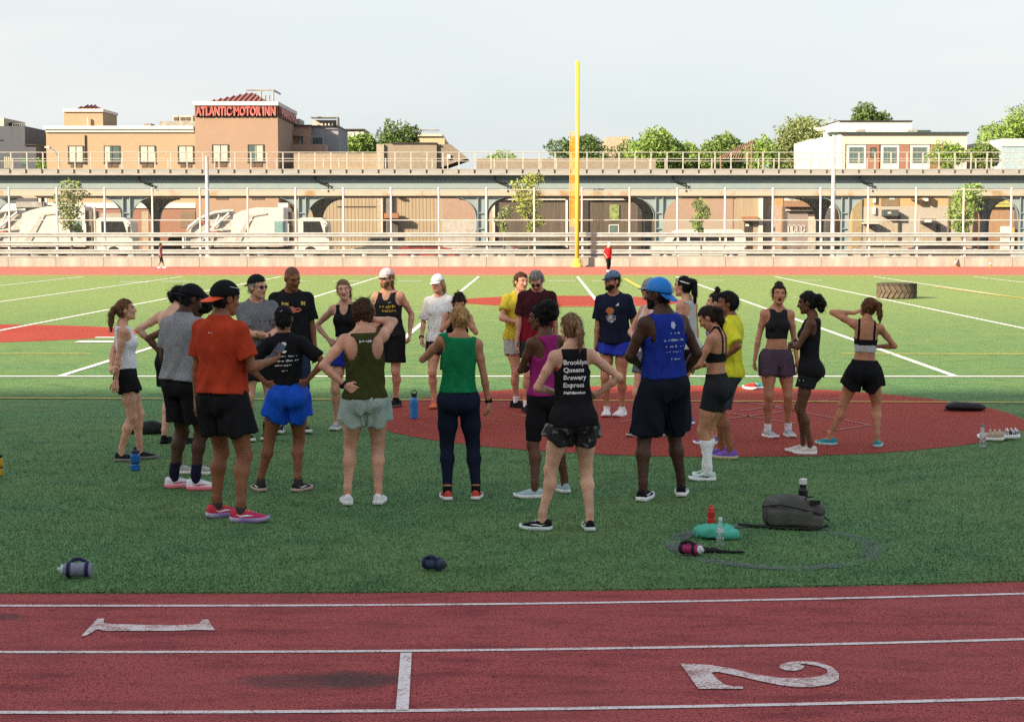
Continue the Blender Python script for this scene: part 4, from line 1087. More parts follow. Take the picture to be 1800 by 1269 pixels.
garbage_truck(322, 578, 365, 126, 'white garbage truck with teal panel below the motel sign')
def car(px0, px1, Y, ztop, label, paint_, kind='car', name='parked_car', cat='car', flip=False):
    x0, x1 = X(px0, Y), X(px1, Y); L = x1 - x0
    e = empty(name, (x0, Y, 0)); tag(e, label, cat)
    F_ = (lambda p: (L - p[0], p[1])) if flip else (lambda p: p)
    if kind == 'van':
        body = [(.0, .42), (0, 1.05), (.12, 1.2), (.9, 1.32), (1.55, ztop - .12), (1.9, ztop), (L - .35, ztop), (L - .08, ztop - .25), (L, 1.1), (L, .42)]
        wins = [[(1.35, 1.35), (1.75, ztop - .3), (2.4, ztop - .3), (2.4, 1.35)]] + [[(a, 1.35), (a, ztop - .3), (a + (L - 3.3) / 3 - .12, ztop - .3), (a + (L - 3.3) / 3 - .12, 1.35)] for a in [2.6 + i * (L - 3.3) / 3 for i in range(3)]]
    else:
        body = [(.0, .4), (.02, .75), (.2, .88), (L * .22, .98), (L * .34, ztop - .06), (L * .42, ztop), (L * .72, ztop), (L * .80, ztop - .08), (L * .95, 1.0), (L, .9), (L, .4)]
        wins = [[(L * .27, 1.0), (L * .365, ztop - .14), (L * .54, ztop - .12), (L * .54, 1.0)], [(L * .56, 1.0), (L * .56, ztop - .12), (L * .73, ztop - .12), (L * .86, 1.0)]]
    m_ = MB(); m_.prism([F_(p) for p in body], 'y', .0, 1.8); m_.build('body', paint_, e)
    for w in wins: m_ = MB(); m_.prism([F_(p) for p in w], 'y', -.015, .02); m_.build('window', CARGL, e)
    for x in (.95, L - 1.0):
        xx = F_((x, 0))[0]
        m_ = MB(); m_.lathe([(.43, 0), (.43, .02)], 18, (xx, .005, .42), Matrix.Rotation(math.pi / 2, 3, 'X')); m_.build('wheel_arch', DARKF, e)
        for y in (.06, 1.74): wheel(e, xx, y, .34, .2)
    a, b = F_((0, 0))[0], F_((L, 0))[0]; sg = 1 if b > a else -1
    m_ = MB(); m_.box(min(a, a + sg * .2), max(a, a + sg * .2), -.02, .3, .72, .88); m_.build('headlight', PAINTW, e)
    m_ = MB(); m_.box(min(b, b - sg * .12), max(b, b - sg * .12), -.02, .2, .8, .98); m_.build('tail_light', mat('red lens', (.4, .02, .02), rough=.2), e)
    m_ = MB(); m_.box(min(a, b) - .03, max(a, b) + .03, .03, 1.77, .36, .52); m_.build('bumper', DARKF, e)
    return e
car(1146, 1312, 124, 2.2, 'white passenger van parked behind the guard rails', TRUCKW, 'van', 'parked_van', 'van')
car(617, 712, 127, 1.68, 'dark grey car in front of the tan shed', mat('grey green car paint', (.10, .115, .11), rough=.3, spec=.5))
car(280, 335, 146, 1.9, 'dark car between the two garbage trucks', mat('charcoal car paint', (.05, .055, .06), rough=.3, spec=.5))
car(700, 800, 122, 1.30, 'low red car behind the rails by the pink roller door', mat('red car paint', (.30, .05, .045), rough=.3, spec=.5), flip=True)
car(808, 905, 122, 1.32, 'low silver car behind the rails left of the street tree', mat('silver car paint', (.42, .43, .44), rough=.3, metal=.4))
car(1500, 1600, 122, 1.32, 'low beige car behind the rails at the right', mat('beige car paint', (.40, .35, .29), rough=.35))
car(1610, 1718, 122, 1.32, 'low dark car behind the rails below the round street tree', mat('dark car paint', (.06, .05, .05), rough=.3), flip=True)
car(905, 1000, 122, 1.30, 'low dark green car behind the rails just left of the foul pole', mat('green car paint', (.03, .05, .04), rough=.3))
mat = _mat_plain
# =================================================================== people
# Bodies, hair and clothes are implicit surfaces (tapered limbs, a lofted trunk, ellipsoids, smoothly blended)
# turned into one continuous mesh each with surface nets.
def V3(*a): return np.array(a, dtype=float)
def nrm(v):
    v = np.asarray(v, float); return v / max(1e-9, np.linalg.norm(v))

class Prim:
    def __init__(s, f, lo, hi): s.f, s.lo, s.hi = f, np.asarray(lo, float), np.asarray(hi, float)

def cone(a, b, ra, rb):
    a, b = np.asarray(a, float), np.asarray(b, float)
    ab = b - a; L2 = max(1e-9, float(ab @ ab)); r_ = max(ra, rb)
    def f(x, y, z):
        px, py, pz = x - a[0], y - a[1], z - a[2]
        t = np.clip((px * ab[0] + py * ab[1] + pz * ab[2]) / L2, 0, 1)
        dx, dy, dz = px - t * ab[0], py - t * ab[1], pz - t * ab[2]
        return np.sqrt(dx * dx + dy * dy + dz * dz) - (ra + (rb - ra) * t)
    return Prim(f, np.minimum(a, b) - r_, np.maximum(a, b) + r_)

def ell(c, rad, M=None):
    """ellipsoid; M columns are its axes"""
    c = np.asarray(c, float); rad = np.asarray(rad, float); M = np.eye(3) if M is None else M
    def f(x, y, z):
        px, py, pz = x - c[0], y - c[1], z - c[2]
        q = [(px * M[0, i] + py * M[1, i] + pz * M[2, i]) / rad[i] for i in range(3)]
        k0 = np.sqrt(q[0] ** 2 + q[1] ** 2 + q[2] ** 2) + 1e-6
        k1 = np.sqrt((q[0] / rad[0]) ** 2 + (q[1] / rad[1]) ** 2 + (q[2] / rad[2]) ** 2) + 1e-6
        return k0 * (k0 - 1) / k1
    m = float(rad.max())
    return Prim(f, c - m, c + m)

def rbox(c, half, r_, M=None):
    c, half = np.asarray(c, float), np.asarray(half, float); M = np.eye(3) if M is None else M
    def f(x, y, z):
        px, py, pz = x - c[0], y - c[1], z - c[2]
        q = [np.abs(px * M[0, i] + py * M[1, i] + pz * M[2, i]) - (half[i] - r_) for i in range(3)]
        return np.sqrt(np.maximum(q[0], 0) ** 2 + np.maximum(q[1], 0) ** 2 + np.maximum(q[2], 0) ** 2) + np.minimum(np.maximum(q[0], np.maximum(q[1], q[2])), 0) - r_
    m = float(np.linalg.norm(half)); return Prim(f, c - m, c + m)

def smin(a, b, k):
    h = np.clip(0.5 + 0.5 * (b - a) / k, 0, 1)
    return b + (a - b) * h - k * h * (1 - h)
def smax(a, b, k): return -smin(-a, -b, k)

def group_eval(prims, x, y, z):
    d = None
    for p in prims:
        pr, k = p[0], p[1]; mode = p[2] if len(p) > 2 else 0
        v = pr.f(x, y, z)
        if d is None: d = v
        elif mode == 0: d = smin(d, v, k)
        else: d = smax(d, -v, k)
    return d

class Shape:
    """groups: list of (prims, k or k-function); cuts: list of functions, negative inside what stays"""
    def __init__(s): s.groups, s.cuts, s.noise = [], [], None
    def add(s, prims, k=0.006): s.groups.append((prims, k)); return s
    def bounds(s):
        lo = np.min([np.min([p[0].lo for p in g[0] if len(p) < 3 or p[2] == 0], axis=0) for g in s.groups], axis=0)
        hi = np.max([np.max([p[0].hi for p in g[0] if len(p) < 3 or p[2] == 0], axis=0) for g in s.groups], axis=0)
        return lo, hi
    def points(s, P):
        x, y, z = P[:, 0], P[:, 1], P[:, 2]
        D = np.full(x.shape, 0.25)
        for prims, k in s.groups:
            D = smin(D, group_eval(prims, x, y, z), k(x, y, z) if callable(k) else k)
        if s.noise: D = D + s.noise(x, y, z)
        for c in s.cuts: D = np.maximum(D, c(x, y, z))
        return D
    def grid(s, h, lo=None, hi=None):
        blo, bhi = s.bounds()
        if lo is None: lo, hi = blo - 2 * h, bhi + 2 * h
        ax = [np.arange(lo[i], hi[i] + h, h).astype(F32) for i in range(3)]
        D = np.full([len(a) for a in ax], 0.25, F32)
        for prims, k in s.groups:
            keep = [p for p in prims if len(p) < 3 or p[2] == 0]
            l = np.min([p[0].lo for p in keep], axis=0) - 0.05; u = np.max([p[0].hi for p in keep], axis=0) + 0.05
            sl = []
            for i in range(3):
                i0, i1 = np.searchsorted(ax[i], l[i]), np.searchsorted(ax[i], u[i])
                sl.append(slice(i0, i1))
            if any(q.stop <= q.start for q in sl): continue
            x, y, z = ax[0][sl[0]][:, None, None], ax[1][sl[1]][None, :, None], ax[2][sl[2]][None, None, :]
            d = group_eval(prims, x, y, z)
            D[sl[0], sl[1], sl[2]] = smin(D[sl[0], sl[1], sl[2]], d, k(x, y, z) if callable(k) else k)
        x, y, z = ax[0][:, None, None], ax[1][None, :, None], ax[2][None, None, :]
        if s.noise: D = D + s.noise(x, y, z)
        for c in s.cuts: D = np.maximum(D, c(x, y, z))
        return D, np.array([a[0] for a in ax])

_C = np.array([(i, j, k) for i in (0, 1) for j in (0, 1) for k in (0, 1)])
_E = [(a, b) for a in range(8) for b in range(a + 1, 8) if np.abs(_C[a] - _C[b]).sum() == 1]
def surface_nets(D, org, h):
    s = D < 0
    n = np.array(D.shape) - 1
    cnt = np.zeros(n, int)
    for c in _C: cnt += s[c[0]:c[0] + n[0], c[1]:c[1] + n[1], c[2]:c[2] + n[2]]
    act = np.argwhere((cnt > 0) & (cnt < 8))
    if len(act) == 0: return np.zeros((0, 3)), np.zeros((0, 4), int)
    vals = np.stack([D[act[:, 0] + c[0], act[:, 1] + c[1], act[:, 2] + c[2]] for c in _C], 1)
    acc = np.zeros((len(act), 3)); num = np.zeros(len(act))
    for a, b in _E:
        va, vb = vals[:, a], vals[:, b]
        m = (va < 0) != (vb < 0)
        t = np.where(m, va / np.where(m, va - vb, 1), 0)
        p = _C[a] + (_C[b] - _C[a]) * t[:, None]
        acc += np.where(m[:, None], p, 0); num += m
    verts = (act + acc / num[:, None]) * h + org
    idx = np.full(n, -1); idx[act[:, 0], act[:, 1], act[:, 2]] = np.arange(len(act))
    quads = []
    for axis in range(3):
        b, c = [(1, 2), (2, 0), (0, 1)][axis]
        sl0 = [slice(None)] * 3; sl1 = [slice(None)] * 3
        sl0[axis] = slice(0, -1); sl1[axis] = slice(1, None)
        e = np.argwhere(s[tuple(sl0)] != s[tuple(sl1)])
        ok = (e[:, b] > 0) & (e[:, c] > 0) & (e[:, b] < n[b]) & (e[:, c] < n[c])
        e = e[ok]
        flip = s[tuple(sl0)][e[:, 0], e[:, 1], e[:, 2]]
        q = []
        for db, dc in ((1, 1), (0, 1), (0, 0), (1, 0)):
            t = e.copy(); t[:, b] -= db; t[:, c] -= dc
            q.append(idx[t[:, 0], t[:, 1], t[:, 2]])
        q = np.stack(q, 1)
        q[~flip] = q[~flip][:, ::-1]
        quads.append(q)
    return verts, np.concatenate(quads)

def wave(x, y, z, fq, seed):
    """cheap smooth noise for folds"""
    r_ = np.random.RandomState(seed)
    out = 0
    for i in range(4):
        a, b = r_.normal(size=3), r_.normal(size=3)
        a = a / np.linalg.norm(a) * fq * (0.7 + 0.5 * i); b = b / np.linalg.norm(b) * fq * 0.6
        out = out + np.sin(a[0] * x + a[1] * y + a[2] * z * 0.55 + 1.7 * np.sin(b[0] * x + b[1] * y + b[2] * z + i) + 2.1 * i) / (1 + 0.6 * i)
    return out / 2.2

HS = np.array([.80, .84, .90, .96, 1.02, 1.08, 1.14, 1.20, 1.27, 1.33, 1.38, 1.42, 1.45, 1.485, 1.53])
PROF = {
 'm': dict(w=[.130, .155, .168, .165, .157, .150, .150, .156, .166, .173, .171, .156, .122, .072, .056],
           d=[.090, .102, .114, .112, .105, .102, .104, .110, .118, .120, .114, .102, .085, .064, .055],
           y=[0, -.005, -.010, -.005, 0, .004, .005, .004, .002, .0, -.005, -.012, -.018, -.02, -.016], sx=.162, dr=.050, nr=.055, ar=.95),
 'f': dict(w=[.130, .158, .172, .162, .142, .126, .122, .128, .139, .145, .144, .131, .103, .060, .046],
           d=[.090, .105, .115, .108, .096, .088, .087, .092, .099, .101, .096, .088, .074, .054, .046],
           y=[0, -.006, -.012, -.006, .002, .006, .006, .004, .002, .0, -.005, -.012, -.018, -.02, -.016], sx=.148, dr=.044, nr=.046, ar=.83),
}

def ik(a, b, l1, l2, pole):
    """middle joint of a two-bone limb"""
    d = b - a; L = np.linalg.norm(d)
    if L > (l1 + l2) * .998:
        b = a + d / L * (l1 + l2) * .998; d = b - a; L = np.linalg.norm(d)
    n = d / L
    x = (l1 * l1 - l2 * l2 + L * L) / (2 * L)
    hgt = math.sqrt(max(0, l1 * l1 - x * x))
    p = np.asarray(pole, float); p = nrm(p - n * (p @ n))
    return a + n * x + p * hgt, b

def rotm(axis, ang):
    return np.array(Matrix.Rotation(ang, 3, Vector(axis)))

class Torso:
    def __init__(s, o, r_, f, u, hs, w, d, yc, expo=2.25):
        s.o, s.r, s.f, s.u = o, r_, f, u
        s.hs, s.w, s.d, s.yc, s.e = np.asarray(hs), np.asarray(w), np.asarray(d), np.asarray(yc), expo
    def loc(s, x, y, z):
        px, py, pz = x - s.o[0], y - s.o[1], z - s.o[2]
        return (px * s.r[0] + py * s.r[1] + pz * s.r[2], px * s.f[0] + py * s.f[1] + pz * s.f[2],
                px * s.u[0] + py * s.u[1] + pz * s.u[2] + .95)
    def prim(s):
        def f(x, y, z):
            lx, ly, h = s.loc(x, y, z)
            w = np.interp(h, s.hs, s.w); d = np.interp(h, s.hs, s.d); c = np.interp(h, s.hs, s.yc)
            ax, ay = np.abs(lx) / w, np.abs(ly - c) / d
            q = (ax ** s.e + ay ** s.e + 1e-9) ** (1 / s.e)
            k = np.sqrt(w * d)
            side = (q - 1) * (k * (w * d / (k * k)) ** .5)
            return np.maximum(side * .95, np.maximum(s.hs[0] - h, h - s.hs[-1]))
        a = s.o + s.u * (s.hs[0] - .95); b = s.o + s.u * (s.hs[-1] - .95)
        m = max(s.w.max(), s.d.max()) + .02
        return Prim(f, np.minimum(a, b) - m, np.maximum(a, b) + m)
    def pt(s, x, y, h): return s.o + s.r * x + s.f * y + s.u * (h - .95)
    def dir(s, v): return s.r * v[0] + s.f * v[1] + s.u * v[2]

SKIN = {}
def skin_mats(tone):
    if tone in SKIN: return SKIN[tone]
    c = {'pale': (.64, .37, .255), 'fair': (.62, .325, .215), 'tan': (.48, .222, .128), 'olive': (.36, .18, .11), 'brown': (.25, .10, .050),
         'dark': (.125, .054, .030), 'deep': (.072, .033, .020)}[tone]
    sk = mat('skin ' + tone, c, rough=.5, spec=.22, var=.16, vscale=7, bump=.08, bscale=130, sss=.08)
    lip = mat('lips ' + tone, (c[0] * .75, c[1] * .45, c[2] * .48), rough=.4, var=.05)
    SKIN[tone] = (sk, lip)
    return SKIN[tone]

def hair_mat(name):
    c = {'black': (.010, .008, .008), 'dark': (.022, .013, .009), 'brown': (.060, .030, .016), 'lightbrown': (.13, .068, .032), 'auburn': (.10, .042, .02),
         'blond': (.36, .21, .085), 'grey': (.22, .20, .18), 'tan': (.19, .11, .055)}[name]
    return mat('hair ' + name, c, rough=.6, spec=.12, var=.55, vscale=38, bump=.9, bscale=70, stretch=(1.5, 1.5, .35))

EYE_W = mat('eye white', (.55, .52, .49), rough=.3, var=0)
EYE_D = mat('eye iris', (.02, .012, .008), rough=.15, var=0)

def fabric(name, c, rough=.85, var=.08, col2=None, vscale=14, sheen=0.0, fac=(.35, .65)):
    return mat('cloth ' + name, c, rough=rough, spec=.08, var=var, vscale=vscale, col2=col2, bump=.45, bscale=13, sheen=sheen, fac=fac, stretch=(1.5, 1.5, .75))

def shoe_meshes():
    """lofted running shoe, toe along +y, heel at y=-.075; upper and sole"""
    ys = [-.078, -.072, -.055, -.02, .03, .08, .125, .16, .185, .197]
    wd = [.018, .028, .034, .034, .036, .043, .047, .042, .030, .010]
    tp = [.070, .088, .096, .092, .088, .076, .062, .052, .043, .034]
    cx = [0, 0, 0, 0, .001, .003, .004, .004, .002, .0]
    n = 14
    up = MB(); vs = []; fs = []
    for y, w, t, c in zip(ys, wd, tp, cx):
        for k in range(n):
            a = math.pi * k / (n - 1)
            s_, c_ = math.sin(a), math.cos(a)
            vs.append((c + w * math.copysign(abs(c_) ** .8, c_), y, .026 + (t - .026) * max(0.0, s_) ** .75))
    for i in range(len(ys) - 1):
        for k in range(n - 1):
            fs.append((i * n + k, i * n + k + 1, (i + 1) * n + k + 1, (i + 1) * n + k))
    fs.append(tuple(range(n))); fs.append(tuple((len(ys) - 1) * n + k for k in range(n - 1, -1, -1)))
    up.add(vs, fs)
    sole = MB(); vs = []; fs = []
    lift = [.014, .010, .004, .0, .0, .0, .004, .010, .018, .024]
    m = 8
    for y, w, c, lf in zip(ys, wd, cx, lift):
        w = w + .005; yy = y * 1.03
        th = .030
        for (sx_, sz) in ((-1, .15), (-1.06, .55), (-.98, 1), (-.3, 1), (.3, 1), (.98, 1), (1.06, .55), (1, .15)):
            vs.append((c + w * sx_, yy, lf + (th + .004 - lf * .4) * (sz if sz > .2 else 0)))
    for i in range(len(ys) - 1):
        for k in range(m):
            k2 = (k + 1) % m
            fs.append((i * m + k, (i + 1) * m + k, (i + 1) * m + k2, i * m + k2))
    fs.append(tuple(range(m))); fs.append(tuple((len(ys) - 1) * m + k for k in range(m - 1, -1, -1)))
    sole.add(vs, fs)
    out = []
    import bmesh
    for b, nm in ((up, 'shoe'), (sole, 'sole')):
        me = b.mesh(nm)
        bm = bmesh.new(); bm.from_mesh(me); bmesh.ops.recalc_face_normals(bm, faces=bm.faces); bm.to_mesh(me); bm.free()
        me.polygons.foreach_set('use_smooth', [True] * len(me.polygons))
        me.materials.append(None)
        out.append(me)
    # laces and tongue
    lc = MB()
    for i in range(5):
        y = .035 + i * .017; z = .089 - i * .0062
        lc.tube([(-.022, y, z - .008), (-.008, y + .003, z + .001), (.010, y + .003, z + .001), (.024, y, z - .008)], .0034, 5)
    lc.add([(-.018, .012, .088), (.020, .012, .088), (.016, .0, .122), (-.014, .0, .122), (-.018, .020, .086), (.020, .020, .086), (.016, .008, .120), (-.014, .008, .120)],
           [(0, 1, 2, 3), (7, 6, 5, 4), (0, 4, 5, 1), (1, 5, 6, 2), (2, 6, 7, 3), (3, 7, 4, 0)])
    me = lc.mesh('laces'); me.materials.append(None); out.append(me)
    # side flash on both sides
    fl = MB()
    for sg in (-1, 1):
        pts = [(-.035, .060), (.0, .050), (.05, .058), (.10, .052), (.05, .046), (.0, .040)]
        vs = []
        for (y, z) in pts:
            w = np.interp(y, ys, wd); t = np.interp(y, ys, tp); c = np.interp(y, ys, cx)
            s_ = min(1, max(0, (z - .026) / (t - .026))) ** (1 / .75)
            vs.append((c + sg * (w * (1 - s_ * s_) ** .4 + .0022), y, z))
        fl.add(vs, [(0, 1, 5), (1, 2, 4, 5), (2, 3, 4)])
    me = fl.mesh('side_flash'); me.materials.append(None); out.append(me)
    return out
SHOE = shoe_meshes()

def with_mat(me, name, m, parent, loc=(0, 0, 0), rot=(0, 0, 0), sc=1.0):
    o = bpy.data.objects.new(name, me); COL.objects.link(o)
    o.material_slots[0].link = 'OBJECT'; o.material_slots[0].material = m
    o.parent = parent; o.location = loc; o.rotation_euler = rot
    o.scale = sc if hasattr(sc, '__len__') else (sc, sc, sc)
    return o

class Person:
    """local frame: faces +y, right hand at +x, feet on z=0; built 1.75 m tall and scaled by H/1.75"""
    def __init__(s, px, py, H, heading, label, skin='fair', sex='m', fat=1.0, fine=1.0, feet=((.10, 0, -8), (-.10, 0, 8)), knee=None,
                 pelvis=(0, 0), lean=(0, 0), twist=0, R_=None, L_=None, head=(0, 0, 0), arms_w=1.0, legs_w=1.0, drop=0, face=None, beard=None,
                 hairc='dark', buzz=False, neck_f=.03, mouth=False):
        s.H, s.sc, s.sex, s.skin, s.fine = H, H / 1.75, sex, skin, fine
        p = PROF[sex]
        rs = random.Random(int(px * 7 + py))
        if pelvis == (0, 0): pelvis = (rs.choice((-1, 1)) * rs.uniform(.015, .045), rs.uniform(-.02, .02))
        if lean == (0, 0): lean = (rs.uniform(-3, 3), -pelvis[0] * 70 + rs.uniform(-1, 1))
        if twist == 0: twist = rs.uniform(-7, 7)
        s.p = p; s.beard, s.hairc, s.buzz = beard, hairc, buzz
        g = gp(px, py)
        # trunk
        legL = .835
        hipz = .90
        for (fx, fy, _), sg in zip(feet, (1, -1)):
            dx, dy = fx - (pelvis[0] + sg * .088), fy - pelvis[1]
            hipz = min(hipz, .085 + math.sqrt(max(.1, (legL * .997) ** 2 - dx * dx - dy * dy)))
        hipz -= drop
        s.pc = V3(pelvis[0], pelvis[1], hipz + .05)
        M = rotm((1, 0, 0), R(-lean[0])) @ rotm((0, 1, 0), R(lean[1]))      # lean forward, lean to the right
        u = M @ V3(0, 0, 1); tw = rotm((0, 0, 1), R(twist))
        f = M @ (tw @ V3(0, 1, 0)); f = nrm(f - u * (f @ u)); r_ = np.cross(f, u)
        w, d = np.array(p['w']) * np.interp(HS, [.9, 1.0, 1.44, 1.5], [.95, .92, .92, 1.0]), np.array(p['d']) * .96
        fw = np.interp(HS, [.8, 1.05, 1.36, 1.42], [1 + (fat - 1) * .7, fat, 1 + (fat - 1) * .8, 1 + (fat - 1) * .3])
        s.T = Torso(s.pc, r_, f, u, HS, w * fw, d * (1 + (fw - 1) * 1.25), p['y'])
        T = s.T
        s.fat = fat
        ar = p['ar'] * arms_w; s.ar = ar
        # arms: (wrist, pole, hand direction, curl, palm normal) given in trunk axes relative to chest (x right, y fwd, z height)
        s.sh, s.el, s.wr, s.hd = {}, {}, {}, {}
        l1, l2 = .285, .25
        for sg, A in ((1, R_), (-1, L_)):
            A = A or {}
            wz = A.get('w', (.235, .02, .88))
            sh = T.pt(sg * p['sx'] * (1 + (fat - 1) * .5), -.015, 1.405 + (.035 if wz[2] > 1.3 else 0))
            W = T.pt(sg * wz[0], wz[1], wz[2])
            pole = T.dir((sg * A.get('p', (.25, -1, 0))[0], *A.get('p', (.25, -1, 0))[1:]))
            E, W = ik(sh, W, l1, l2, pole)
            s.sh[sg], s.el[sg], s.wr[sg] = sh, E, W
            fd = nrm(W - E)
            hd = nrm(T.dir((sg * A['d'][0], *A['d'][1:]))) if 'd' in A else fd
            pn = T.dir((sg * A['n'][0], *A['n'][1:])) if 'n' in A else T.dir((-sg * 1.0, .25, 0))   # palm faces the body
            pn = nrm(pn - hd * (pn @ hd))
            s.hd[sg] = (hd, pn, A.get('c', .45), A.get('tip', None))
        # legs
        s.hip, s.kn, s.an, s.feet = {}, {}, {}, {}
        for sg, (fx, fy, yaw) in zip((1, -1), feet):
            hip = V3(pelvis[0] + sg * .088, pelvis[1], hipz)
            A = V3(fx, fy, .085)
            kp = (sg * .12, 1, 0) if knee is None else knee
            K, A = ik(hip, A, .425, .41, kp)
            s.hip[sg], s.kn[sg], s.an[sg], s.feet[sg] = hip, K, A, (fx, fy, yaw)
        s.lw = legs_w * (1.0 if sex == 'm' else .97) * (1 + (fat - 1) * .6)
        # head
        yaw, pit, rol = head
        Mh = np.stack([r_, f, u], 1) @ rotm((0, 0, 1), R(yaw)) @ rotm((1, 0, 0), R(-pit)) @ rotm((0, 1, 0), R(rol))
        Mh = Mh
        nb = T.pt(0, -.018, 1.47)
        s.hc = nb + T.dir((0, neck_f, .098)) + Mh @ V3(0, .018, .066)
        s.Mh = Mh
        s.nb = nb
        s.mouth = mouth
        s.build_body(label, g, heading)

    def hp(s, x, y, z): return s.hc + s.Mh @ V3(x, y, z)

    def hand_prims(s, sg):
        hd, pn, curl, tip = s.hd[sg]
        W = s.wr[sg]
        side = np.cross(hd, pn) * sg * (-1)      # towards the thumb
        q = .92 if s.sex == 'f' else 1.0
        P = []
        kn = []
        for i, o in enumerate((.030, .010, -.011, -.030)):
            k_ = W + hd * (.088 - abs(i - 1.2) * .005) * q + side * o * q
            kn.append(k_)
            P.append((cone(W + side * o * .5 + hd * .005, k_, .0155 * q, .0125 * q), .012))
        for i, (o, L) in enumerate(zip((.030, .010, -.011, -.030), (.070, .078, .072, .056))):
            sp = (.10, .02, -.05, -.12)[i]
            d = nrm(hd + side * sp); a = kn[i]
            ang = 0
            for j, fr in enumerate((.45, .30, .25)):
                ang += curl * (.9, 1.0, .7)[j] * (1 + .12 * i)
                dj = d * math.cos(ang) + pn * math.sin(ang)
                b = a + dj * L * fr * q
                P.append((cone(a, b, .0092 * q - j * .0008, .0086 * q - j * .0008), .003))
                a = b
        a = W + hd * .022 + side * .024 * q
        d1 = nrm(hd * .75 + side * .75 + pn * .35); b = a + d1 * .042 * q
        P.append((cone(a, b, .0145 * q, .011 * q), .012))
        d2 = nrm(hd * .92 + side * .30 + pn * (.25 + .5 * curl)); c = b + d2 * .036 * q
        P.append((cone(b, c, .0105 * q, .0095 * q), .004))
        d3 = nrm(hd * .95 + pn * (.2 + .7 * curl)); P.append((cone(c, c + d3 * .025 * q, .0095 * q, .0082 * q), .004))
        return P

    def arm_prims(s, sg, off=0.0):
        S, E, W = s.sh[sg], s.el[sg], s.wr[sg]; a = s.ar
        m = S + (E - S) * .45
        P = [(cone(S, m, .052 * a + off, .046 * a + off), .02), (cone(m, E, .046 * a + off, .037 * a + off), .02)]
        q = E + (W - E) * .28
        P += [(cone(E, q, .038 * a + off, .040 * a + off), .015), (cone(q, W, .040 * a + off, .0255 * a + off), .015)]
        return P

    def leg_prims(s, sg, off=0.0, foot=True):
        Hp, K, A = s.hip[sg], s.kn[sg], s.an[sg]; l = s.lw
        m = Hp + (K - Hp) * .55
        back = nrm(np.cross(nrm(A - K), V3(1, 0, 0)))
        fx, fy, yaw = s.feet[sg]
        fwd = V3(-math.sin(R(yaw)), math.cos(R(yaw)), 0)
        P = [(cone(Hp, m, .092 * l + off, .076 * l + off), .03), (cone(m, K, .076 * l + off, .054 * l + off), .03)]
        c = K + (A - K) * .30 - fwd * .016
        P += [(cone(K, c, .050 * l + off, .054 * l + off), .025), (cone(c, A + V3(0, 0, .06), .052 * l + off, .034 * l + off), .03),
              (cone(A + V3(0, 0, .06), A, .034 * l + off, .036 * l + off), .02), (cone(K + fwd * .014, K + fwd * .014 - V3(0, 0, .03), .037 * l + off, .034 * l + off), .03)]
        if foot:
            P += [(cone(A - V3(0, 0, .04) - fwd * .02, A + fwd * .12 - V3(0, 0, .052), .030, .024), .02)]
        return P

    def head_prims(s):
        h = s.hp; M = s.Mh; k = 1.0 if s.sex == 'm' else .95
        def E(c, r_): return ell(h(*c), r_, M)
        P = [(E((0, -.014, .022), (.0745 * k, .097 * k, .092 * k)), .02),
             (E((0, .034, -.040), (.0560 * k, .060 * k, .078 * k)), .03),
             (cone(h(-.040 * k, .015, -.062), h(-.012, .074, -.098), .024 * k, .017 * k), .025),
             (cone(h(.040 * k, .015, -.062), h(.012, .074, -.098), .024 * k, .017 * k), .025),
             (cone(h(-.032, .072, .026), h(.032, .072, .026), .018, .018), .018),
             (E((-.036 * k, .066, -.024), (.022, .022, .020)), .015), (E((.036 * k, .066, -.024), (.022, .022, .020)), .015),
             (ell(h(-.031, .100, .004), (.019, .018, .012), M), .010, 1), (ell(h(.031, .100, .004), (.019, .018, .012), M), .010, 1),
             (cone(h(-.031, .076, .003), h(-.031, .077, .003), .0125, .0125), .003), (cone(h(.031, .076, .003), h(.031, .077, .003), .0125, .0125), .003),
             (cone(h(0, .088, .012), h(0, .106, -.026), .0085, .0125), .010),
             (cone(h(-.011, .094, -.030), h(.011, .094, -.030), .0095, .0095), .006),
             (cone(h(-.019, .084, -.056), h(.019, .084, -.056), .0085, .0085), .006),
             (cone(h(0, .088, -.056), h(0, .0881, -.056), .0100, .0100), .006),
             (E((-.077 * k, -.008, -.006), (.012, .024, .034)), .006), (E((.077 * k, -.008, -.006), (.012, .024, .034)), .006)]
        if s.mouth:
            P.append((ell(h(0, .098, -.066), (.016, .030, .016), M), .004, 1))
        nr = s.p['nr']
        P.append((cone(s.nb - s.T.u * .02, s.hp(0, -.018, -.055), nr * 1.08, nr * .98), .025))
        return P

    def build_body(s, label, g, heading):
        T = s.T; p = s.p
        B = Shape()
        tp = [(T.prim(), .02)]
        for sg in (1, -1):
            dr = p['dr'] * (1 + (s.fat - 1) * .4)
            tp.append((ell(s.sh[sg], (dr, dr, dr)), .045))
            tp.append((cone(T.pt(sg * .02, -.025, 1.495), s.sh[sg] + T.dir((-sg * .03, -.005, .012)), .042 * (p['nr'] / .056), .036 * (p['nr'] / .056)), .03))
            tp.append((ell(T.pt(sg * .075, -.062 - (s.fat - 1) * .08, .885), (.082, .070, .088)), .03))
            if s.sex == 'f':
                tp.append((ell(T.pt(sg * .066, .072, 1.275), (.055, .050, .055)), .03))
            else:
                tp.append((ell(T.pt(sg * .075, .070, 1.32), (.080, .045, .062)), .035))
                tp.append((ell(T.pt(sg * .085, -.075, 1.34), (.075, .045, .10)), .035))
        if s.fat > 1.12: tp.append((ell(T.pt(0, .045 * s.fat, 1.10), (.13 * s.fat, .11 * s.fat, .15)), .05))
        B.add(tp)
        for sg in (1, -1):
            hp = s.hip[sg]
            B.add(s.leg_prims(sg), lambda x, y, z, c=hp: .006 + .045 * np.exp(-(((x - c[0]) ** 2 + (y - c[1]) ** 2 + (z - c[2]) ** 2) / .16 ** 2)))
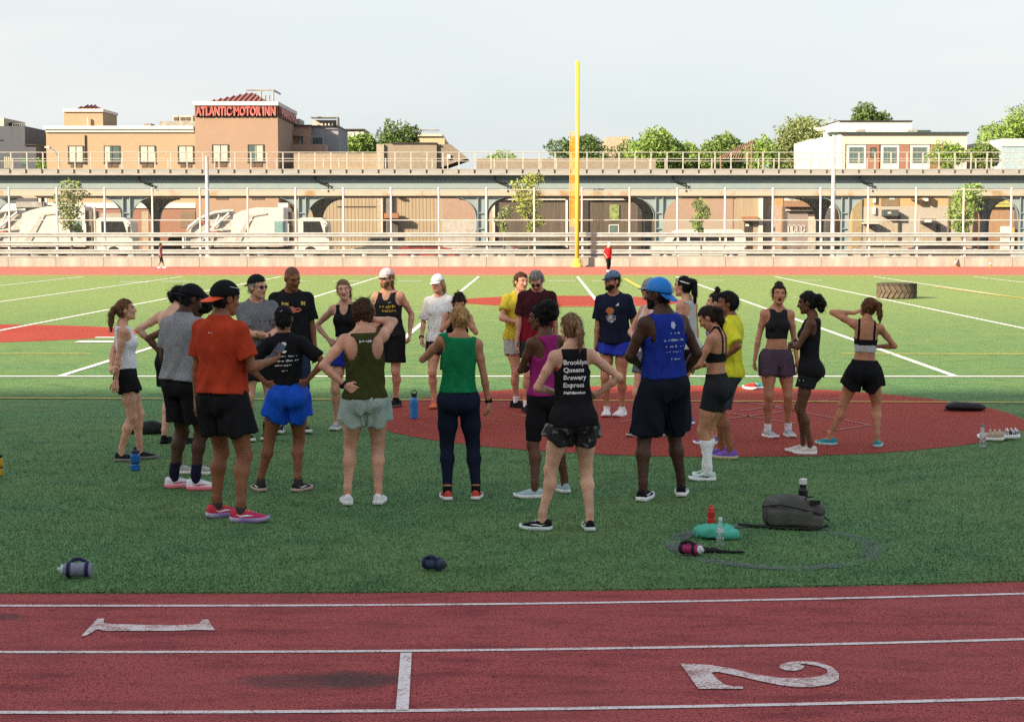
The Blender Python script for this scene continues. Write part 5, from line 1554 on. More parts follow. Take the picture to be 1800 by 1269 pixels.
        for sg in (1, -1):
            c = s.sh[sg]
            B.add(s.arm_prims(sg) + s.hand_prims(sg), lambda x, y, z, c=c: .005 + .045 * np.exp(-(((x - c[0]) ** 2 + (y - c[1]) ** 2 + (z - c[2]) ** 2) / .11 ** 2)))
        B.add(s.head_prims(), .02)
        s.B = B
        hb = .0125 * s.fine; hh = .0058 * s.fine; hn = .0048 * s.fine
        regions = []
        nz = s.hp(0, 0, -.10)
        up = s.Mh @ V3(0, 0, 1)
        regions.append((s.hc, .19, nz, up, hh))
        for sg in (1, -1):
            hd = s.hd[sg][0]
            regions.append((s.wr[sg] + hd * .09, .135, s.wr[sg] - hd * .01, hd, hn))
        D, o = B.grid(hb)
        v, q = surface_nets(D, o, hb)
        cen = v[q].mean(1)
        keep = np.ones(len(q), bool)
        def inside(P, rg, e=0.0):
            return (np.linalg.norm(P - rg[0], axis=1) < rg[1] + e) & ((P - rg[2]) @ rg[3] > -e)
        for rg in regions: keep &= ~inside(cen, rg)
        VV, QQ, n0 = [v], [q[keep]], len(v)
        for i, rg in enumerate(regions):
            D, o = B.grid(rg[4], rg[0] - rg[1] - .01, rg[0] + rg[1] + .01)
            v2, q2 = surface_nets(D, o, rg[4])
            if len(q2) == 0: continue
            c2 = v2[q2].mean(1)
            k2 = inside(c2, rg, hb * .6)
            for j in range(i): k2 &= ~inside(c2, regions[j])
            QQ.append(q2[k2] + n0); VV.append(v2); n0 += len(v2)
        v = np.concatenate(VV); q = np.concatenate(QQ)
        cen = v[q].mean(1)
        # colours that belong to the face: eyes, brows, lips, beard
        L = (cen - s.hc) @ s.Mh
        mi = np.zeros(len(q), int)
        ax = np.abs(L[:, 0])
        fr = (L[:, 1] > .055) & (np.linalg.norm(L, axis=1) < .16)
        lipz = np.abs(L[:, 2] + .057) < .010
        mi[fr & lipz & (ax < .024) & (L[:, 1] > .080)] = 1
        if s.mouth: mi[fr & (np.abs(L[:, 2] + .066) < .014) & (ax < .014) & (L[:, 1] > .07)] = 3
        ey = np.sqrt((ax - .031) ** 2 + (1.9 * (L[:, 2] - .001)) ** 2)
        mi[fr & (ey < .0115) & (L[:, 1] > .078)] = 2
        mi[fr & (ey < .0075) & (L[:, 1] > .078)] = 3
        brow = (ax > .012) & (ax < .050) & (np.abs(L[:, 2] - (.027 - .25 * np.maximum(0, ax - .035))) < .0052) & fr
        mi[brow] = 4
        hd_ = np.linalg.norm(L, axis=1) < .17
        if s.beard:
            mi[hd_ & (L[:, 1] > .012) & (L[:, 2] < -.040 - .2 * np.maximum(0, L[:, 1] - .05)) & (L[:, 2] > -.135) & (mi == 0) & ((L[:, 1] < .088) | (L[:, 2] < -.066) | (np.abs(L[:, 2] + .043) < .005)) & ~((L[:, 1] < .04) & (L[:, 2] < -.095))] = 4
        if s.buzz:
            mi[hd_ & ((L[:, 2] > .055 + .0 * ax) & (L[:, 1] < .065) | (L[:, 1] < -.02) & (L[:, 2] > -.045)) & (mi == 0) & (ax < .0735)] = 5
        sk, lip = skin_mats(s.skin)
        bz = mat('shaved hair ' + s.skin, tuple(.55 * x for x in skin_mats_col(s.skin)), rough=.6, var=.15, vscale=60)
        me = np_mesh('person', v, q, [sk, lip, EYE_W, EYE_D, hair_mat(s.hairc), bz], mi)
        s.o = o = link(me, 'person')
        o.location = (g.x, g.y, GROUND_Z(g))
        o.rotation_euler = (0, 0, R(heading))
        o.scale = (s.sc,) * 3
        tag(o, label, 'person')

    # ---------------------------------------------------------------- garments
    def put(s, shape, name, m, h=None, mfn=None, parent=None):
        h = (h or .0115) * s.fine
        D, o = shape.grid(h)
        v, q = surface_nets(D, o, h)
        ms = m if isinstance(m, (list, tuple)) else [m]
        mi = mfn(v[q].mean(1)) if mfn else None
        me = np_mesh(name, v, q, ms, mi)
        return link(me, name, None, parent or s.o)

    def trunk(s, off, loose=0.0, h0=.8, h1=1.53, wmin=None):
        """garment trunk: body profile padded; loose > 0 lets it hang straight down from the chest"""
        T = s.T
        w, d = T.w + off, T.d + off + (.010 if s.sex == 'm' else 0)
        y = T.yc.copy()
        if loose > 0:
            ic = 9
            for i in range(ic):
                hang_w = w[ic] + loose * (ic - i) * .003; hang_d = d[ic] + loose * .010
                w[i] = max(w[i], w[i] + (hang_w - w[i]) * loose); d[i] = max(d[i], d[i] + (hang_d - d[i]) * loose)
        return Torso(T.o, T.r, T.f, T.u, HS, w, d, y)

    def bust(s, off):
        T = s.T
        if s.sex == 'f': return [(ell(T.pt(sg * .066, .072, 1.275), (.055 + off, .050 + off, .055 + off)), .04) for sg in (1, -1)]
        return [(ell(T.pt(sg * .075, .070, 1.32), (.080 + off, .045 + off, .062 + off)), .035) for sg in (1, -1)] + \
               [(ell(T.pt(sg * .085, -.075, 1.34), (.075 + off, .045 + off, .10 + off)), .035) for sg in (1, -1)] + \
               ([(ell(T.pt(0, .045 * s.fat, 1.10), (.13 * s.fat + off, .11 * s.fat + off, .15)), .05)] if s.fat > 1.12 else [])

    def seat(s, off):
        T = s.T
        P = [(ell(T.pt(sg * .075, -.062 - (s.fat - 1) * .08, .885), (.082 + off, .070 + off, .10 + off)), .04) for sg in (1, -1)]
        w = float(np.interp(.92, HS, T.w)); d = float(np.interp(.92, HS, T.d))
        return P + [(ell(T.pt(0, 0, .90), (w + off, d + off, .14), np.stack([T.r, T.f, T.u], 1)), .05)]

    def tee(s, m, hem=.86, sleeve=.60, loose=.6, off=.011, fold=.009, seed=1, neck=1.478, mfn=None, name='t_shirt', sleeve_m=None):
        T = s.T; G = s.trunk(off, loose)
        S = Shape()
        P = [(G.prim(), .02)] + s.bust(off)
        for sg in (1, -1):
            P.append((ell(s.sh[sg], [s.p['dr'] + off] * 3), .045))
            P.append((cone(T.pt(sg * .02, -.025, 1.485), s.sh[sg] + T.dir((-sg * .03, -.005, .010)), .040 + off * .6, .036 + off), .03))
        if hem < .95: P += s.seat(off + .014)
        S.add(P)
        for sg in (1, -1):
            a, e = s.sh[sg], s.el[sg]
            L = sleeve * .285; b = a + nrm(e - a) * (L + .03)
            r0, r1 = .052 * s.ar + off + .004, .050 * s.ar + off + .016
            n = nrm(e - a); q = a + n * L
            pr = cone(a, b, r0, r1)
            f0 = pr.f
            pr.f = lambda x, y, z, f0=f0, n=n, q=q: np.maximum(f0(x, y, z), (x - q[0]) * n[0] + (y - q[1]) * n[1] + (z - q[2]) * n[2])
            S.add([(pr, .01)], lambda x, y, z, c=a: .006 + .05 * np.exp(-(((x - c[0]) ** 2 + (y - c[1]) ** 2 + (z - c[2]) ** 2) / .10 ** 2)))
        def nz(x, y, z):
            lx, ly, h = T.loc(x, y, z)
            k = np.clip((1.44 - h) / .25, .15, 1)
            return fold * k * (.7 * wave(x, y, z, 26, seed) + .35 * wave(x * 1.6, y * 1.6, z * .8, 62, seed + 5) - .5 + .65 * np.sin(11 * np.arctan2(lx, ly + .0001) + 7 * np.sin(4 * h + seed) + 3 * lx * 9 + seed) * np.clip((1.34 - h) / .3, 0, 1))
        S.noise = nz
        S.cuts.append(lambda x, y, z: (hem + .006 * np.sin(9 * (x + y) + seed)) - T.loc(x, y, z)[2])
        nkE = ell(T.pt(0, .004, neck + .030), (.074 if s.sex == 'm' else .066, .082, .056), np.stack([T.r, T.f, T.u], 1) @ rotm((1, 0, 0), R(-14)))
        S.cuts.append(lambda x, y, z: T.loc(x, y, z)[2] - 1.515)
        nk = lambda x, y, z: -nkE.f(x, y, z)
        S.cuts.append(nk)
        s.top = S; s.hem = hem
        return s.put(S, name, m, mfn=mfn)

    def tank(s, m, hem=.86, loose=.5, off=.010, fold=.007, seed=1, arm=1.0, racer=0.0, scoop=.07, neck=1.462, mfn=None, name='tank_top', wide=.0, strap=0.0):
        T = s.T; G = s.trunk(off, loose)
        S = Shape()
        P = [(G.prim(), .02)] + s.bust(off)
        for sg in (1, -1):
            P.append((cone(T.pt(sg * .02, -.025, 1.482), s.sh[sg] + T.dir((-sg * .03, -.005, .010)), .040 + off * .6, .034 + off), .03))
            P.append((ell(s.sh[sg], [s.p['dr'] + off] * 3), .045))
        if hem < .95: P += s.seat(off + .014)
        S.add(P)
        S.noise = lambda x, y, z: fold * (.8 * wave(x, y, z, 30, seed) + .5 * wave(x * 1.6, y * 1.6, z * .8, 60, seed + 5)) * np.clip((1.42 - T.loc(x, y, z)[2]) / .2, .1, 1) - .35 * fold
        S.cuts.append(lambda x, y, z: (hem + .006 * np.sin(9 * (x + y) + seed)) - T.loc(x, y, z)[2])
        sx = s.p['sx'] * (1 + (s.fat - 1) * .5)
        holes = []
        for sg in (1, -1):
            holes.append(ell(T.pt(sg * (sx + .012 - wide), .0, 1.395), (.066 * arm, .16, .110 * arm), np.stack([T.r, T.f, T.u], 1)))
            if racer > 0:
                holes.append(ell(T.pt(sg * (.130 + .02 * (1 - racer)), -.13, 1.345), (.072 * racer, .115, .115), np.stack([T.r, T.f, T.u], 1)))
            if strap > 0:
                holes.append(ell(T.pt(sg * (.150), .13, 1.42), (.05 + .03 * strap, .12, .10), np.stack([T.r, T.f, T.u], 1)))
        holes.append(ell(T.pt(0, .115, neck + .005), (.062, .105, scoop), np.stack([T.r, T.f, T.u], 1)))
        for hh in holes: S.cuts.append(lambda x, y, z, hh=hh: -hh.f(x, y, z))
        S.cuts.append(lambda x, y, z: np.where(np.abs(T.loc(x, y, z)[0]) < .11, T.loc(x, y, z)[2] - (neck - .10 * np.clip(T.loc(x, y, z)[1], 0, .2)), -1))
        s.top = S; s.hem = hem
        return s.put(S, name, m, mfn=mfn)

    def bra(s, m, h0=1.19, h1=1.335, off=.008, straps=None, name='sports_bra', mfn=None, strap_w=.011, back=None):
        T = s.T; G = s.trunk(off)
        S = Shape(); S.add([(G.prim(), .02)] + s.bust(off) + [(cone(T.pt(sg * .02, -.025, 1.485), s.sh[sg] + T.dir((-sg * .03, -.005, .012)), .036 + off, .030 + off), .03) for sg in (1, -1)])
        sx = s.p['sx']
        straps = straps or (.085, .075)
        def cut(x, y, z):
            lx, ly, h = T.loc(x, y, z)
            ft = np.clip((ly + .06) / .12, 0, 1)
            xc = straps[1] + (straps[0] - straps[1]) * ft
            b1 = h1 if back is None else back + (h1 - back) * ft
            band = np.maximum(h0 - h, h - b1)
            st = np.maximum(np.abs(np.abs(lx) - xc) - strap_w, h0 + .05 - h)
            st = np.maximum(st, h - 1.53)
            return np.minimum(band, st)
        S.cuts.append(cut)
        for sg in (1, -1):
            ho = ell(T.pt(sg * (sx + .02), .0, 1.37), (.055, .16, .095), np.stack([T.r, T.f, T.u], 1))
            S.cuts.append(lambda x, y, z, hh=ho: -hh.f(x, y, z))
        s.top = S
        return s.put(S, name, m, h=.0085, mfn=mfn)

    def shorts(s, m, length=.42, flare=.030, top=1.01, off=.011, fold=.005, seed=3, name='shorts', mfn=None, split=0.0):
        """length: share of the thigh covered"""
        T = s.T; G = s.trunk(off, 0)
        S = Shape()
        P = [(G.prim(), .02)] + [(ell(T.pt(sg * .075, -.062 - (s.fat - 1) * .08, .885), (.082 + off, .070 + off, .088 + off)), .03) for sg in (1, -1)]
        S.add(P)
        for sg in (1, -1):
            Hp, K = s.hip[sg], s.kn[sg]
            n = nrm(K - Hp); L = length * .425 + .02; q = Hp + n * L
            r0 = .100 * s.lw + off; r1 = np.interp(length, [0, .55, 1], [.090, .076, .058]) * s.lw + off + flare
            pr = cone(Hp, Hp + n * (L + .04), r0, r1)
            f0 = pr.f
            cn = nrm(n + V3(0, 0, -.6))
            def ff(x, y, z, f0=f0, n=cn, q=q, sg=sg, Hp=Hp):
                e = (x - q[0]) * n[0] + (y - q[1]) * n[1] + (z - q[2]) * n[2]
                if split: e = e + split * np.clip(sg * (x - Hp[0]) / .1, -.2, 1) ** 2
                return np.maximum(f0(x, y, z), e + .006 * np.sin(18 * (x + 1.3 * y) + seed))
            pr.f = ff
            S.add([(pr, .01)], lambda x, y, z, c=Hp: .008 + .04 * np.exp(-(((x - c[0]) ** 2 + (y - c[1]) ** 2 + (z - c[2]) ** 2) / .12 ** 2)))
        def nz(x, y, z):
            lx, ly, h = T.loc(x, y, z)
            return fold * (wave(x, y, z, 34, seed) - .75 + .9 * np.sin(9 * np.arctan2(lx, ly) + 3 * np.sin(6 * h)) * np.clip((.95 - h) / .15, 0, 1))
        S.noise = nz
        top = min(top, getattr(s, 'hem', 9) + .018)
        S.cuts.append(lambda x, y, z: T.loc(x, y, z)[2] - top)
        s.bot = S
        return s.put(S, name, m, mfn=mfn)

    def tights(s, m, length=.5, top=1.03, off=.006, name='tights', mfn=None):
        """length up to 1 = share of the thigh; above 1 reaches down the shin (2 = ankle)"""
        T = s.T; G = s.trunk(off, 0)
        S = Shape()
        S.add([(G.prim(), .02)] + [(ell(T.pt(sg * .075, -.062 - (s.fat - 1) * .08, .885), (.082 + off, .070 + off, .088 + off)), .03) for sg in (1, -1)])
        for sg in (1, -1):
            Hp, K, A = s.hip[sg], s.kn[sg], s.an[sg]
            q = Hp + (K - Hp) * min(length, 1) + (A - K) * max(0, length - 1)
            n = nrm(K - Hp) if length <= 1 else nrm(A - K)
            P = s.leg_prims(sg, off, foot=False)
            c0 = P[0][0]
            def wrap(pr):
                f0 = pr.f
                pr.f = lambda x, y, z: np.maximum(f0(x, y, z), (x - q[0]) * n[0] + (y - q[1]) * n[1] + (z - q[2]) * n[2])
                return pr
            S.add([(wrap(a[0]), a[1]) for a in P], lambda x, y, z, c=Hp: .006 + .045 * np.exp(-(((x - c[0]) ** 2 + (y - c[1]) ** 2 + (z - c[2]) ** 2) / .16 ** 2)))
        top = min(top, getattr(s, 'hem', 9) + .018)
        S.cuts.append(lambda x, y, z: T.loc(x, y, z)[2] - top)
        s.bot = S
        return s.put(S, name, m, mfn=mfn)

    def socks(s, m, z1=.17, off=.005, mfn=None, which=(1, -1)):
        for sg in which:
            S = Shape(); S.add(s.leg_prims(sg, off, foot=True)[2:])
            S.cuts.append(lambda x, y, z: z - z1)
            S.cuts.append(lambda x, y, z: .045 - z)
            s.put(S, 'sock', m, h=.009, mfn=mfn)

    def shoes(s, upper, sole, laces=None, flash=None, sc=1.0, heel=None):
        for sg in (1, -1):
            fx, fy, yaw = s.feet[sg]
            A = s.an[sg]
            k = sc * (1.0 if s.sex == 'm' else .93) * 1.04
            sh = with_mat(SHOE[0], 'shoe', upper, s.o, (A[0], A[1], 0), (0, 0, R(yaw)), (k * sg * 1.04, k, k))
            with_mat(SHOE[1], 'sole', sole, sh)
            with_mat(SHOE[2], 'laces', laces or sole, sh)
            if flash: with_mat(SHOE[3], 'side_flash', flash, sh)

    def hair(s, style='short', c=None, vol=.012, noise=.003, extra=None, line=.060, seed=2, fuzz=340):
        m = hair_mat(c or s.hairc)
        h = s.hp; M = s.Mh; k = 1.0 if s.sex == 'm' else .95
        S = Shape()
        base = ell(h(0, -.014, .022), ((.0745 * k + vol), (.097 * k + vol), (.092 * k + vol)), M)
        ear = ell(h(0, -.02, -.03), (.070 * k + vol * .8, .075, .075), M)
        def cutf(x, y, z):
            px, py, pz = x - s.hc[0], y - s.hc[1], z - s.hc[2]
            lx = px * M[0, 0] + py * M[1, 0] + pz * M[2, 0]; ly = px * M[0, 1] + py * M[1, 1] + pz * M[2, 1]; lz = px * M[0, 2] + py * M[1, 2] + pz * M[2, 2]
            return np.minimum(np.minimum(line - lz + .15 * np.maximum(0, ly - .02), np.maximum(ly - .030, .005 - lz)), np.maximum(ly + .022, -.078 - lz))
        if style != 'none':
            b0, e0 = base.f, ear.f
            pr = Prim(lambda x, y, z: np.maximum(smin(b0(x, y, z), e0(x, y, z), .02), cutf(x, y, z)), base.lo - .01, base.hi + .01)
            S.add([(pr, .01)])
        def chain(pts, rads, kk=.02):
            S.add([(cone(h(*pts[i]), h(*pts[i + 1]), rads[i], rads[i + 1]), kk) for i in range(len(pts) - 1)], .012)
        if style == 'afro': S.add([(ell(h(0, -.045, .045), (.125, .125, .110), M), .02)], .02)
        if extra:
            for kind, *a in extra:
                if kind == 'ball': S.add([(ell(h(*a[0]), a[1], M), .01)], .012)
                elif kind == 'chain': chain(a[0], a[1])
                elif kind == 'hang':       # falls straight down in the body frame
                    p0 = h(*a[0]); P = []
                    q = p0
                    for (dx, dy, dz, r0, r1) in a[1]:
                        q2 = q + s.T.dir((dx, dy, dz)); P.append((cone(q, q2, r0, r1), .015)); q = q2
                    S.add(P, .012)
        S.noise = lambda x, y, z: noise * (wave(x, y, z, 95, seed) + 1.0 * wave(x * 1.5, y * 1.5, z * .5, 190, seed + 3))
        o = s.put(S, 'hair', m, h=.0068)
        s.strands(o, fuzz, .05 if style == 'afro' or noise > .0065 else .035, style == 'afro' or noise > .0065, seed)
        return o

    def strands(s, o, n, L, curly, seed):
        """loose hairs standing off the hair mass, added to the same mesh"""
        me = o.data; nv, nq = len(me.vertices), len(me.polygons)
        co = np.empty(nv * 3, F32); me.vertices.foreach_get('co', co); co = co.reshape(-1, 3)
        q = np.empty(nq * 4, np.int32); me.loops.foreach_get('vertex_index', q); q = q.reshape(-1, 4)
        r_ = np.random.RandomState(seed + nq)
        pick = r_.randint(0, nq, n); c = co[q[pick]].mean(1)
        nn = np.cross(co[q[pick, 2]] - co[q[pick, 0]], co[q[pick, 3]] - co[q[pick, 1]]); nn /= np.linalg.norm(nn, axis=1)[:, None] + 1e-9
        dn = -s.T.u
        d = nn * .55 + r_.normal(size=(n, 3)) * .35 + (0 if curly else 1) * dn * .9
        d /= np.linalg.norm(d, axis=1)[:, None]
        ln = L * r_.uniform(.4, 1.1, n)[:, None]
        p1 = c + d * ln * .5 + nn * .006; p2 = c + d * ln + (dn * ln * .35 if not curly else r_.normal(size=(n, 3)) * ln * .3)
        sd = np.cross(d, r_.normal(size=(n, 3))); sd /= np.linalg.norm(sd, axis=1)[:, None] + 1e-9
        w = .0013
        V_ = np.stack([c - sd * w, c + sd * w, p1 + sd * w, p1 - sd * w, p2 + sd * w * .4, p2 - sd * w * .4], 1).reshape(-1, 3)
        b = nv + np.arange(n)[:, None] * 6
        Q = np.concatenate([q, b + np.array([[0, 1, 2, 3]]), b + np.array([[3, 2, 4, 5]])])
        o.data = np_mesh('hair', np.concatenate([co, V_]), Q, list(me.materials))
        bpy.data.meshes.remove(me)

    def cap(s, m, brim, back=False, tilt=8, line=.040, size=1.0, brimlen=.070, yaw=0, crownfn=None, brimdown=.0, name='cap'):
        Mh = s.Mh @ rotm((0, 0, 1), R(yaw) + (math.pi if back else 0)) @ rotm((1, 0, 0), R(-tilt))
        k = (1.0 if s.sex == 'm' else .95) * size
        c0 = s.hc + s.Mh @ V3(0, -.014, .024)
        S = Shape()
        S.add([(ell(c0, (.0745 * k + .019, .097 * k + .018, .092 * k + .020), Mh), .01)])
        ln = line - .022
        def lz(x, y, z, i): return (x - c0[0]) * Mh[0, i] + (y - c0[1]) * Mh[1, i] + (z - c0[2]) * Mh[2, i]
        S.cuts.append(lambda x, y, z: ln - lz(x, y, z, 2))
        o = s.put(S, name, m, h=.0068, mfn=(lambda P: crownfn((P - c0) @ Mh)) if crownfn else None)
        B = Shape()
        yc = .075 * k
        def bf(x, y, z):
            a, b, c = lz(x, y, z, 0), lz(x, y, z, 1), lz(x, y, z, 2)
            e = np.sqrt((a / (.076 * k)) ** 2 + ((b - yc) / (.028 + brimlen)) ** 2) - 1
            e2 = np.maximum(e * .06, yc - .045 - b)
            zz = c - ln - .006 + (.26 + brimdown) * np.maximum(0, b - yc) + 4.2 * a * a
            return np.maximum(e2, np.abs(zz) - .0042)
        cc = c0 + Mh @ V3(0, yc + .03, ln - .01)
        B.add([(Prim(bf, cc - .12, cc + .12), .01)])
        s.put(B, 'brim', brim, h=.0052, parent=o)
        return o

    def glasses(s, m, z=.004, y=.0, up=0.0):
        mb = MB()
        hp = lambda a, b, c: Vector(s.hp(a, b + y, c + z + up))
        for sg in (-1, 1):
            P = [(.010, .098, .012), (.030, .102, .017), (.052, .090, .014), (.054, .088, -.004), (.040, .094, -.018), (.018, .098, -.016)]
            f = [hp(sg * a, b, c) for a, b, c in P]; bk = [hp(sg * a, b - .006, c) for a, b, c in P]
            n = 6
            mb.add(f + bk, [tuple(range(n)), tuple(range(2 * n - 1, n - 1, -1))] + [(i, (i + 1) % n, (i + 1) % n + n, i + n) for i in range(n)])
            mb.tube([hp(sg * .054, .088, .010), hp(sg * .079, .05, .012), hp(sg * .083, -.01, .010)], .0032, 6)
        mb.tube([hp(-.012, .099, .008), hp(0, .104, .010), hp(.012, .099, .008)], .003, 6)
        return mb.build('sunglasses', m, s.o)

    def watch(s, sg, m, t=.9):
        E, W = s.el[sg], s.wr[sg]
        n = nrm(W - E); c = E + (W - E) * t
        r_ = .031 * s.ar
        Q = Vector(n).to_track_quat('Z', 'Y').to_matrix()
        mb = MB(); mb.lathe([(r_, -.011), (r_ + .004, -.011), (r_ + .004, .011), (r_, .011)], 14, tuple(c), Q)
        out = nrm(c - s.T.pt(0, 0, 1.1)); out = nrm(out - n * (out @ n))
        fc = c + out * (r_ + .004)
        Q2 = Vector(out).to_track_quat('Z', 'Y').to_matrix()
        mb.lathe([(.021, -.006), (.021, .004), (.017, .007)], 14, tuple(fc), Q2)
        return mb.build('watch', m, s.o, smooth=False)

    def decal(s, polys, m, name, side=-1, cx=0.0, ch=1.3, shape=None, off=.003, yaw=0.0, split=False):
        """flat print laid on a garment: polys = mesh (x right as read, y up) in metres; side -1 back, +1 chest"""
        T = s.T; shape = shape or s.top
        if isinstance(polys, MB): V = np.array(polys.v); F_ = polys.f
        else:
            V = np.array([v.co for v in polys.vertices]); F_ = [tuple(p.vertices) for p in polys.polygons]
        u = V[:, 0] + cx; hgt = V[:, 1] + ch
        lx = u * (-side)          # as read from outside
        rr = T.r * math.cos(R(yaw)) + T.f * math.sin(R(yaw)); ff = T.f * math.cos(R(yaw)) - T.r * math.sin(R(yaw))
        base = T.o + np.outer(lx, rr) + np.outer(hgt - .95, T.u) + ff * side * .40
        dvec = -ff * side
        t = np.zeros(len(V))
        for _ in range(60):
            D = shape.points(base + np.outer(t, dvec))
            t = np.minimum(t + np.maximum(D * .7, -.01), .42)
        P = base + np.outer(t - off, dvec)
        par0 = None
        par = [c for c in s.o.children if c.name.split('.')[0] in ('t_shirt', 'tank_top', 'singlet', 'sports_bra', 'crop_top')]
        par0 = par[0] if par else s.o
        if not split: return link(mesh_of(name, P, F_), name, m, par0)
        root = list(range(len(P)))
        def find(i):
            while root[i] != i: root[i] = root[root[i]]; i = root[i]
            return i
        for f_ in F_:
            for i in f_[1:]: root[find(i)] = find(f_[0])
        isl = {}
        for f_ in F_: isl.setdefault(find(f_[0]), []).append(f_)
        for fs in isl.values():
            ids = sorted({i for f_ in fs for i in f_}); mp = {i: k for k, i in enumerate(ids)}
            link(mesh_of(name, P[ids], [tuple(mp[i] for i in f_) for f_ in fs]), name, m, par0)

def mesh_of(name, P, F_):
    me = bpy.data.meshes.new(name); me.from_pydata([tuple(p) for p in P], [], F_); me.update(); return me

def skin_mats_col(t):
    return {'pale': (.64, .37, .255), 'fair': (.62, .325, .215), 'tan': (.48, .222, .128), 'olive': (.36, .18, .11), 'brown': (.25, .10, .050),
            'dark': (.125, .054, .030), 'deep': (.072, .033, .020)}[t]

def GROUND_Z(g): return .012

# poses for one arm, in trunk axes: w wrist (x out, y forward, height), p elbow direction, d hand direction, n palm normal, c finger curl
DOWN = dict(w=(.235, .02, .875), p=(.3, -1, 0), c=.35)
HIP = dict(w=(.215, -.02, 1.06), p=(1, -.45, .1), d=(-.75, .55, -.35), n=(-.5, -.6, -.3), c=.30)        # hand on the hip, fingers forward
HIPB = dict(w=(.20, -.10, 1.03), p=(1, -.15, .1), d=(-.85, -.15, -.45), n=(-.2, .9, .1), c=.25)          # hand on the hip, fingers behind
CROSS = dict(w=(-.02, .20, 1.19), p=(1, -.1, -.6), d=(-1, -.02, .15), n=(0, -1, 0), c=.5)
# =================================================================== the runners
BLK = fabric('black', (.012, .012, .014)); BLK2 = fabric('soft black', (.020, .020, .023)); NAVY = fabric('navy', (.012, .016, .035))
WHT = fabric('white', (.80, .80, .80)); WHTS = mat('white sole foam', (.80, .79, .77), rough=.6, var=.06); GREYF = fabric('heather grey', (.22, .23, .25), var=.2, vscale=45)
PRINT_W = mat('white shirt print', (.75, .75, .75), rough=.7, var=.05)

def marks(rows, seed=1, gap=.25):
    """illegible small print: rows of (y, height, x0, x1); letters as small uneven blocks"""
    r_ = random.Random(seed); mb = MB()
    for (y, h, x0, x1) in rows:
        x = x0
        while x < x1:
            w = h * r_.uniform(.45, .95)
            if r_.random() > gap:
                yy = y + h * r_.uniform(-.08, .08); hh = h * r_.uniform(.7, 1.05)
                if r_.random() < .5: mb.add([(x, yy, 0), (x + w * .35, yy, 0), (x + w * .35, yy + hh, 0), (x, yy + hh, 0)], [(0, 1, 2, 3)])
                mb.add([(x + w * .2, yy + hh * .35, 0), (x + w, yy + hh * .3, 0), (x + w, yy + hh * .75, 0), (x + w * .2, yy + hh * .7, 0)], [(0, 1, 2, 3)])
                if r_.random() < .5: mb.add([(x + w * .65, yy, 0), (x + w, yy, 0), (x + w, yy + hh * .9, 0), (x + w * .65, yy + hh * .9, 0)], [(0, 1, 2, 3)])
            x += w * 1.25
    return mb
def blob(r0, n=14, seed=1, sx=1, sy=1, cx=0, cy=0, jag=.3):
    r_ = random.Random(seed); mb = MB()
    mb.add([(cx, cy, 0)] + [(cx + sx * r0 * (1 - jag * r_.random()) * math.cos(2 * math.pi * k / n), cy + sy * r0 * (1 - jag * r_.random()) * math.sin(2 * math.pi * k / n), 0) for k in range(n)],
           [(0, 1 + k, 1 + (k + 1) % n) for k in range(n)])
    return mb
def tick(w, h, cx=0, cy=0):
    """curved tick mark"""
    mb = MB(); mb.add([(cx - w / 2, cy + h * .1, 0), (cx - w * .3, cy - h / 2, 0), (cx - w * .05, cy - h * .42, 0), (cx + w / 2, cy + h / 2, 0), (cx - w * .08, cy - h * .12, 0), (cx - w * .3, cy - h * .15, 0)], [(0, 1, 5), (1, 2, 4, 5), (2, 3, 4)]); return mb
def sleeve_stripes(p, sg, m, n=3, gap=.017, w=.008):
    S, E = p.sh[sg], p.el[sg]; ax = nrm(E - S); out = p.T.dir((sg, 0, .45)); out = nrm(out - ax * (out @ ax)); sd = np.cross(ax, out)
    mb = MB()
    for j in range(n):
        o = (j - (n - 1) / 2) * gap; prev = None
        for t in np.linspace(-.03, .16, 9):
            for s_ in (-1, 1):
                base = S + ax * t + sd * (o + s_ * w / 2)
                q = base + out * .14
                for _ in range(40): q = q - out * max(-.01, float(p.top.points(q[None])[0]) * .8)
                mb.v.append(tuple(q + out * .0035))
        k = j * 18
        mb.f += [(k + 2 * i, k + 2 * i + 1, k + 2 * i + 3, k + 2 * i + 2) for i in range(8)]
    return link(mb.mesh('sleeve_stripe'), 'sleeve_stripe', m, [c for c in p.o.children if c.name.startswith('t_shirt')][0])
def cap_mark(p, m, y=-.105, z=.075, x=0, w=.03, h=.014):
    """small logo on the cap, y<0 = back of the head"""
    sg = 1 if y > 0 else -1; mb = MB(); T_ = tick(w, h)
    mb.add([tuple(p.hp(x - sg * v[0] * 1, y - .0 * sg, z + v[1])) for v in T_.v], T_.f)
    return link(mb.mesh('cap_logo'), 'cap_logo', m, [c for c in p.o.children if c.name.startswith('cap')][0])

def A(base, **k): return dict(base, **k)
NEAR, MID, FAR = 1.0, 1.12, 1.3
PNY = lambda: [('chain', [(0, -.095, .045), (0, -.135, .040), (0, -.150, .0)], [.022, .030, .030])]

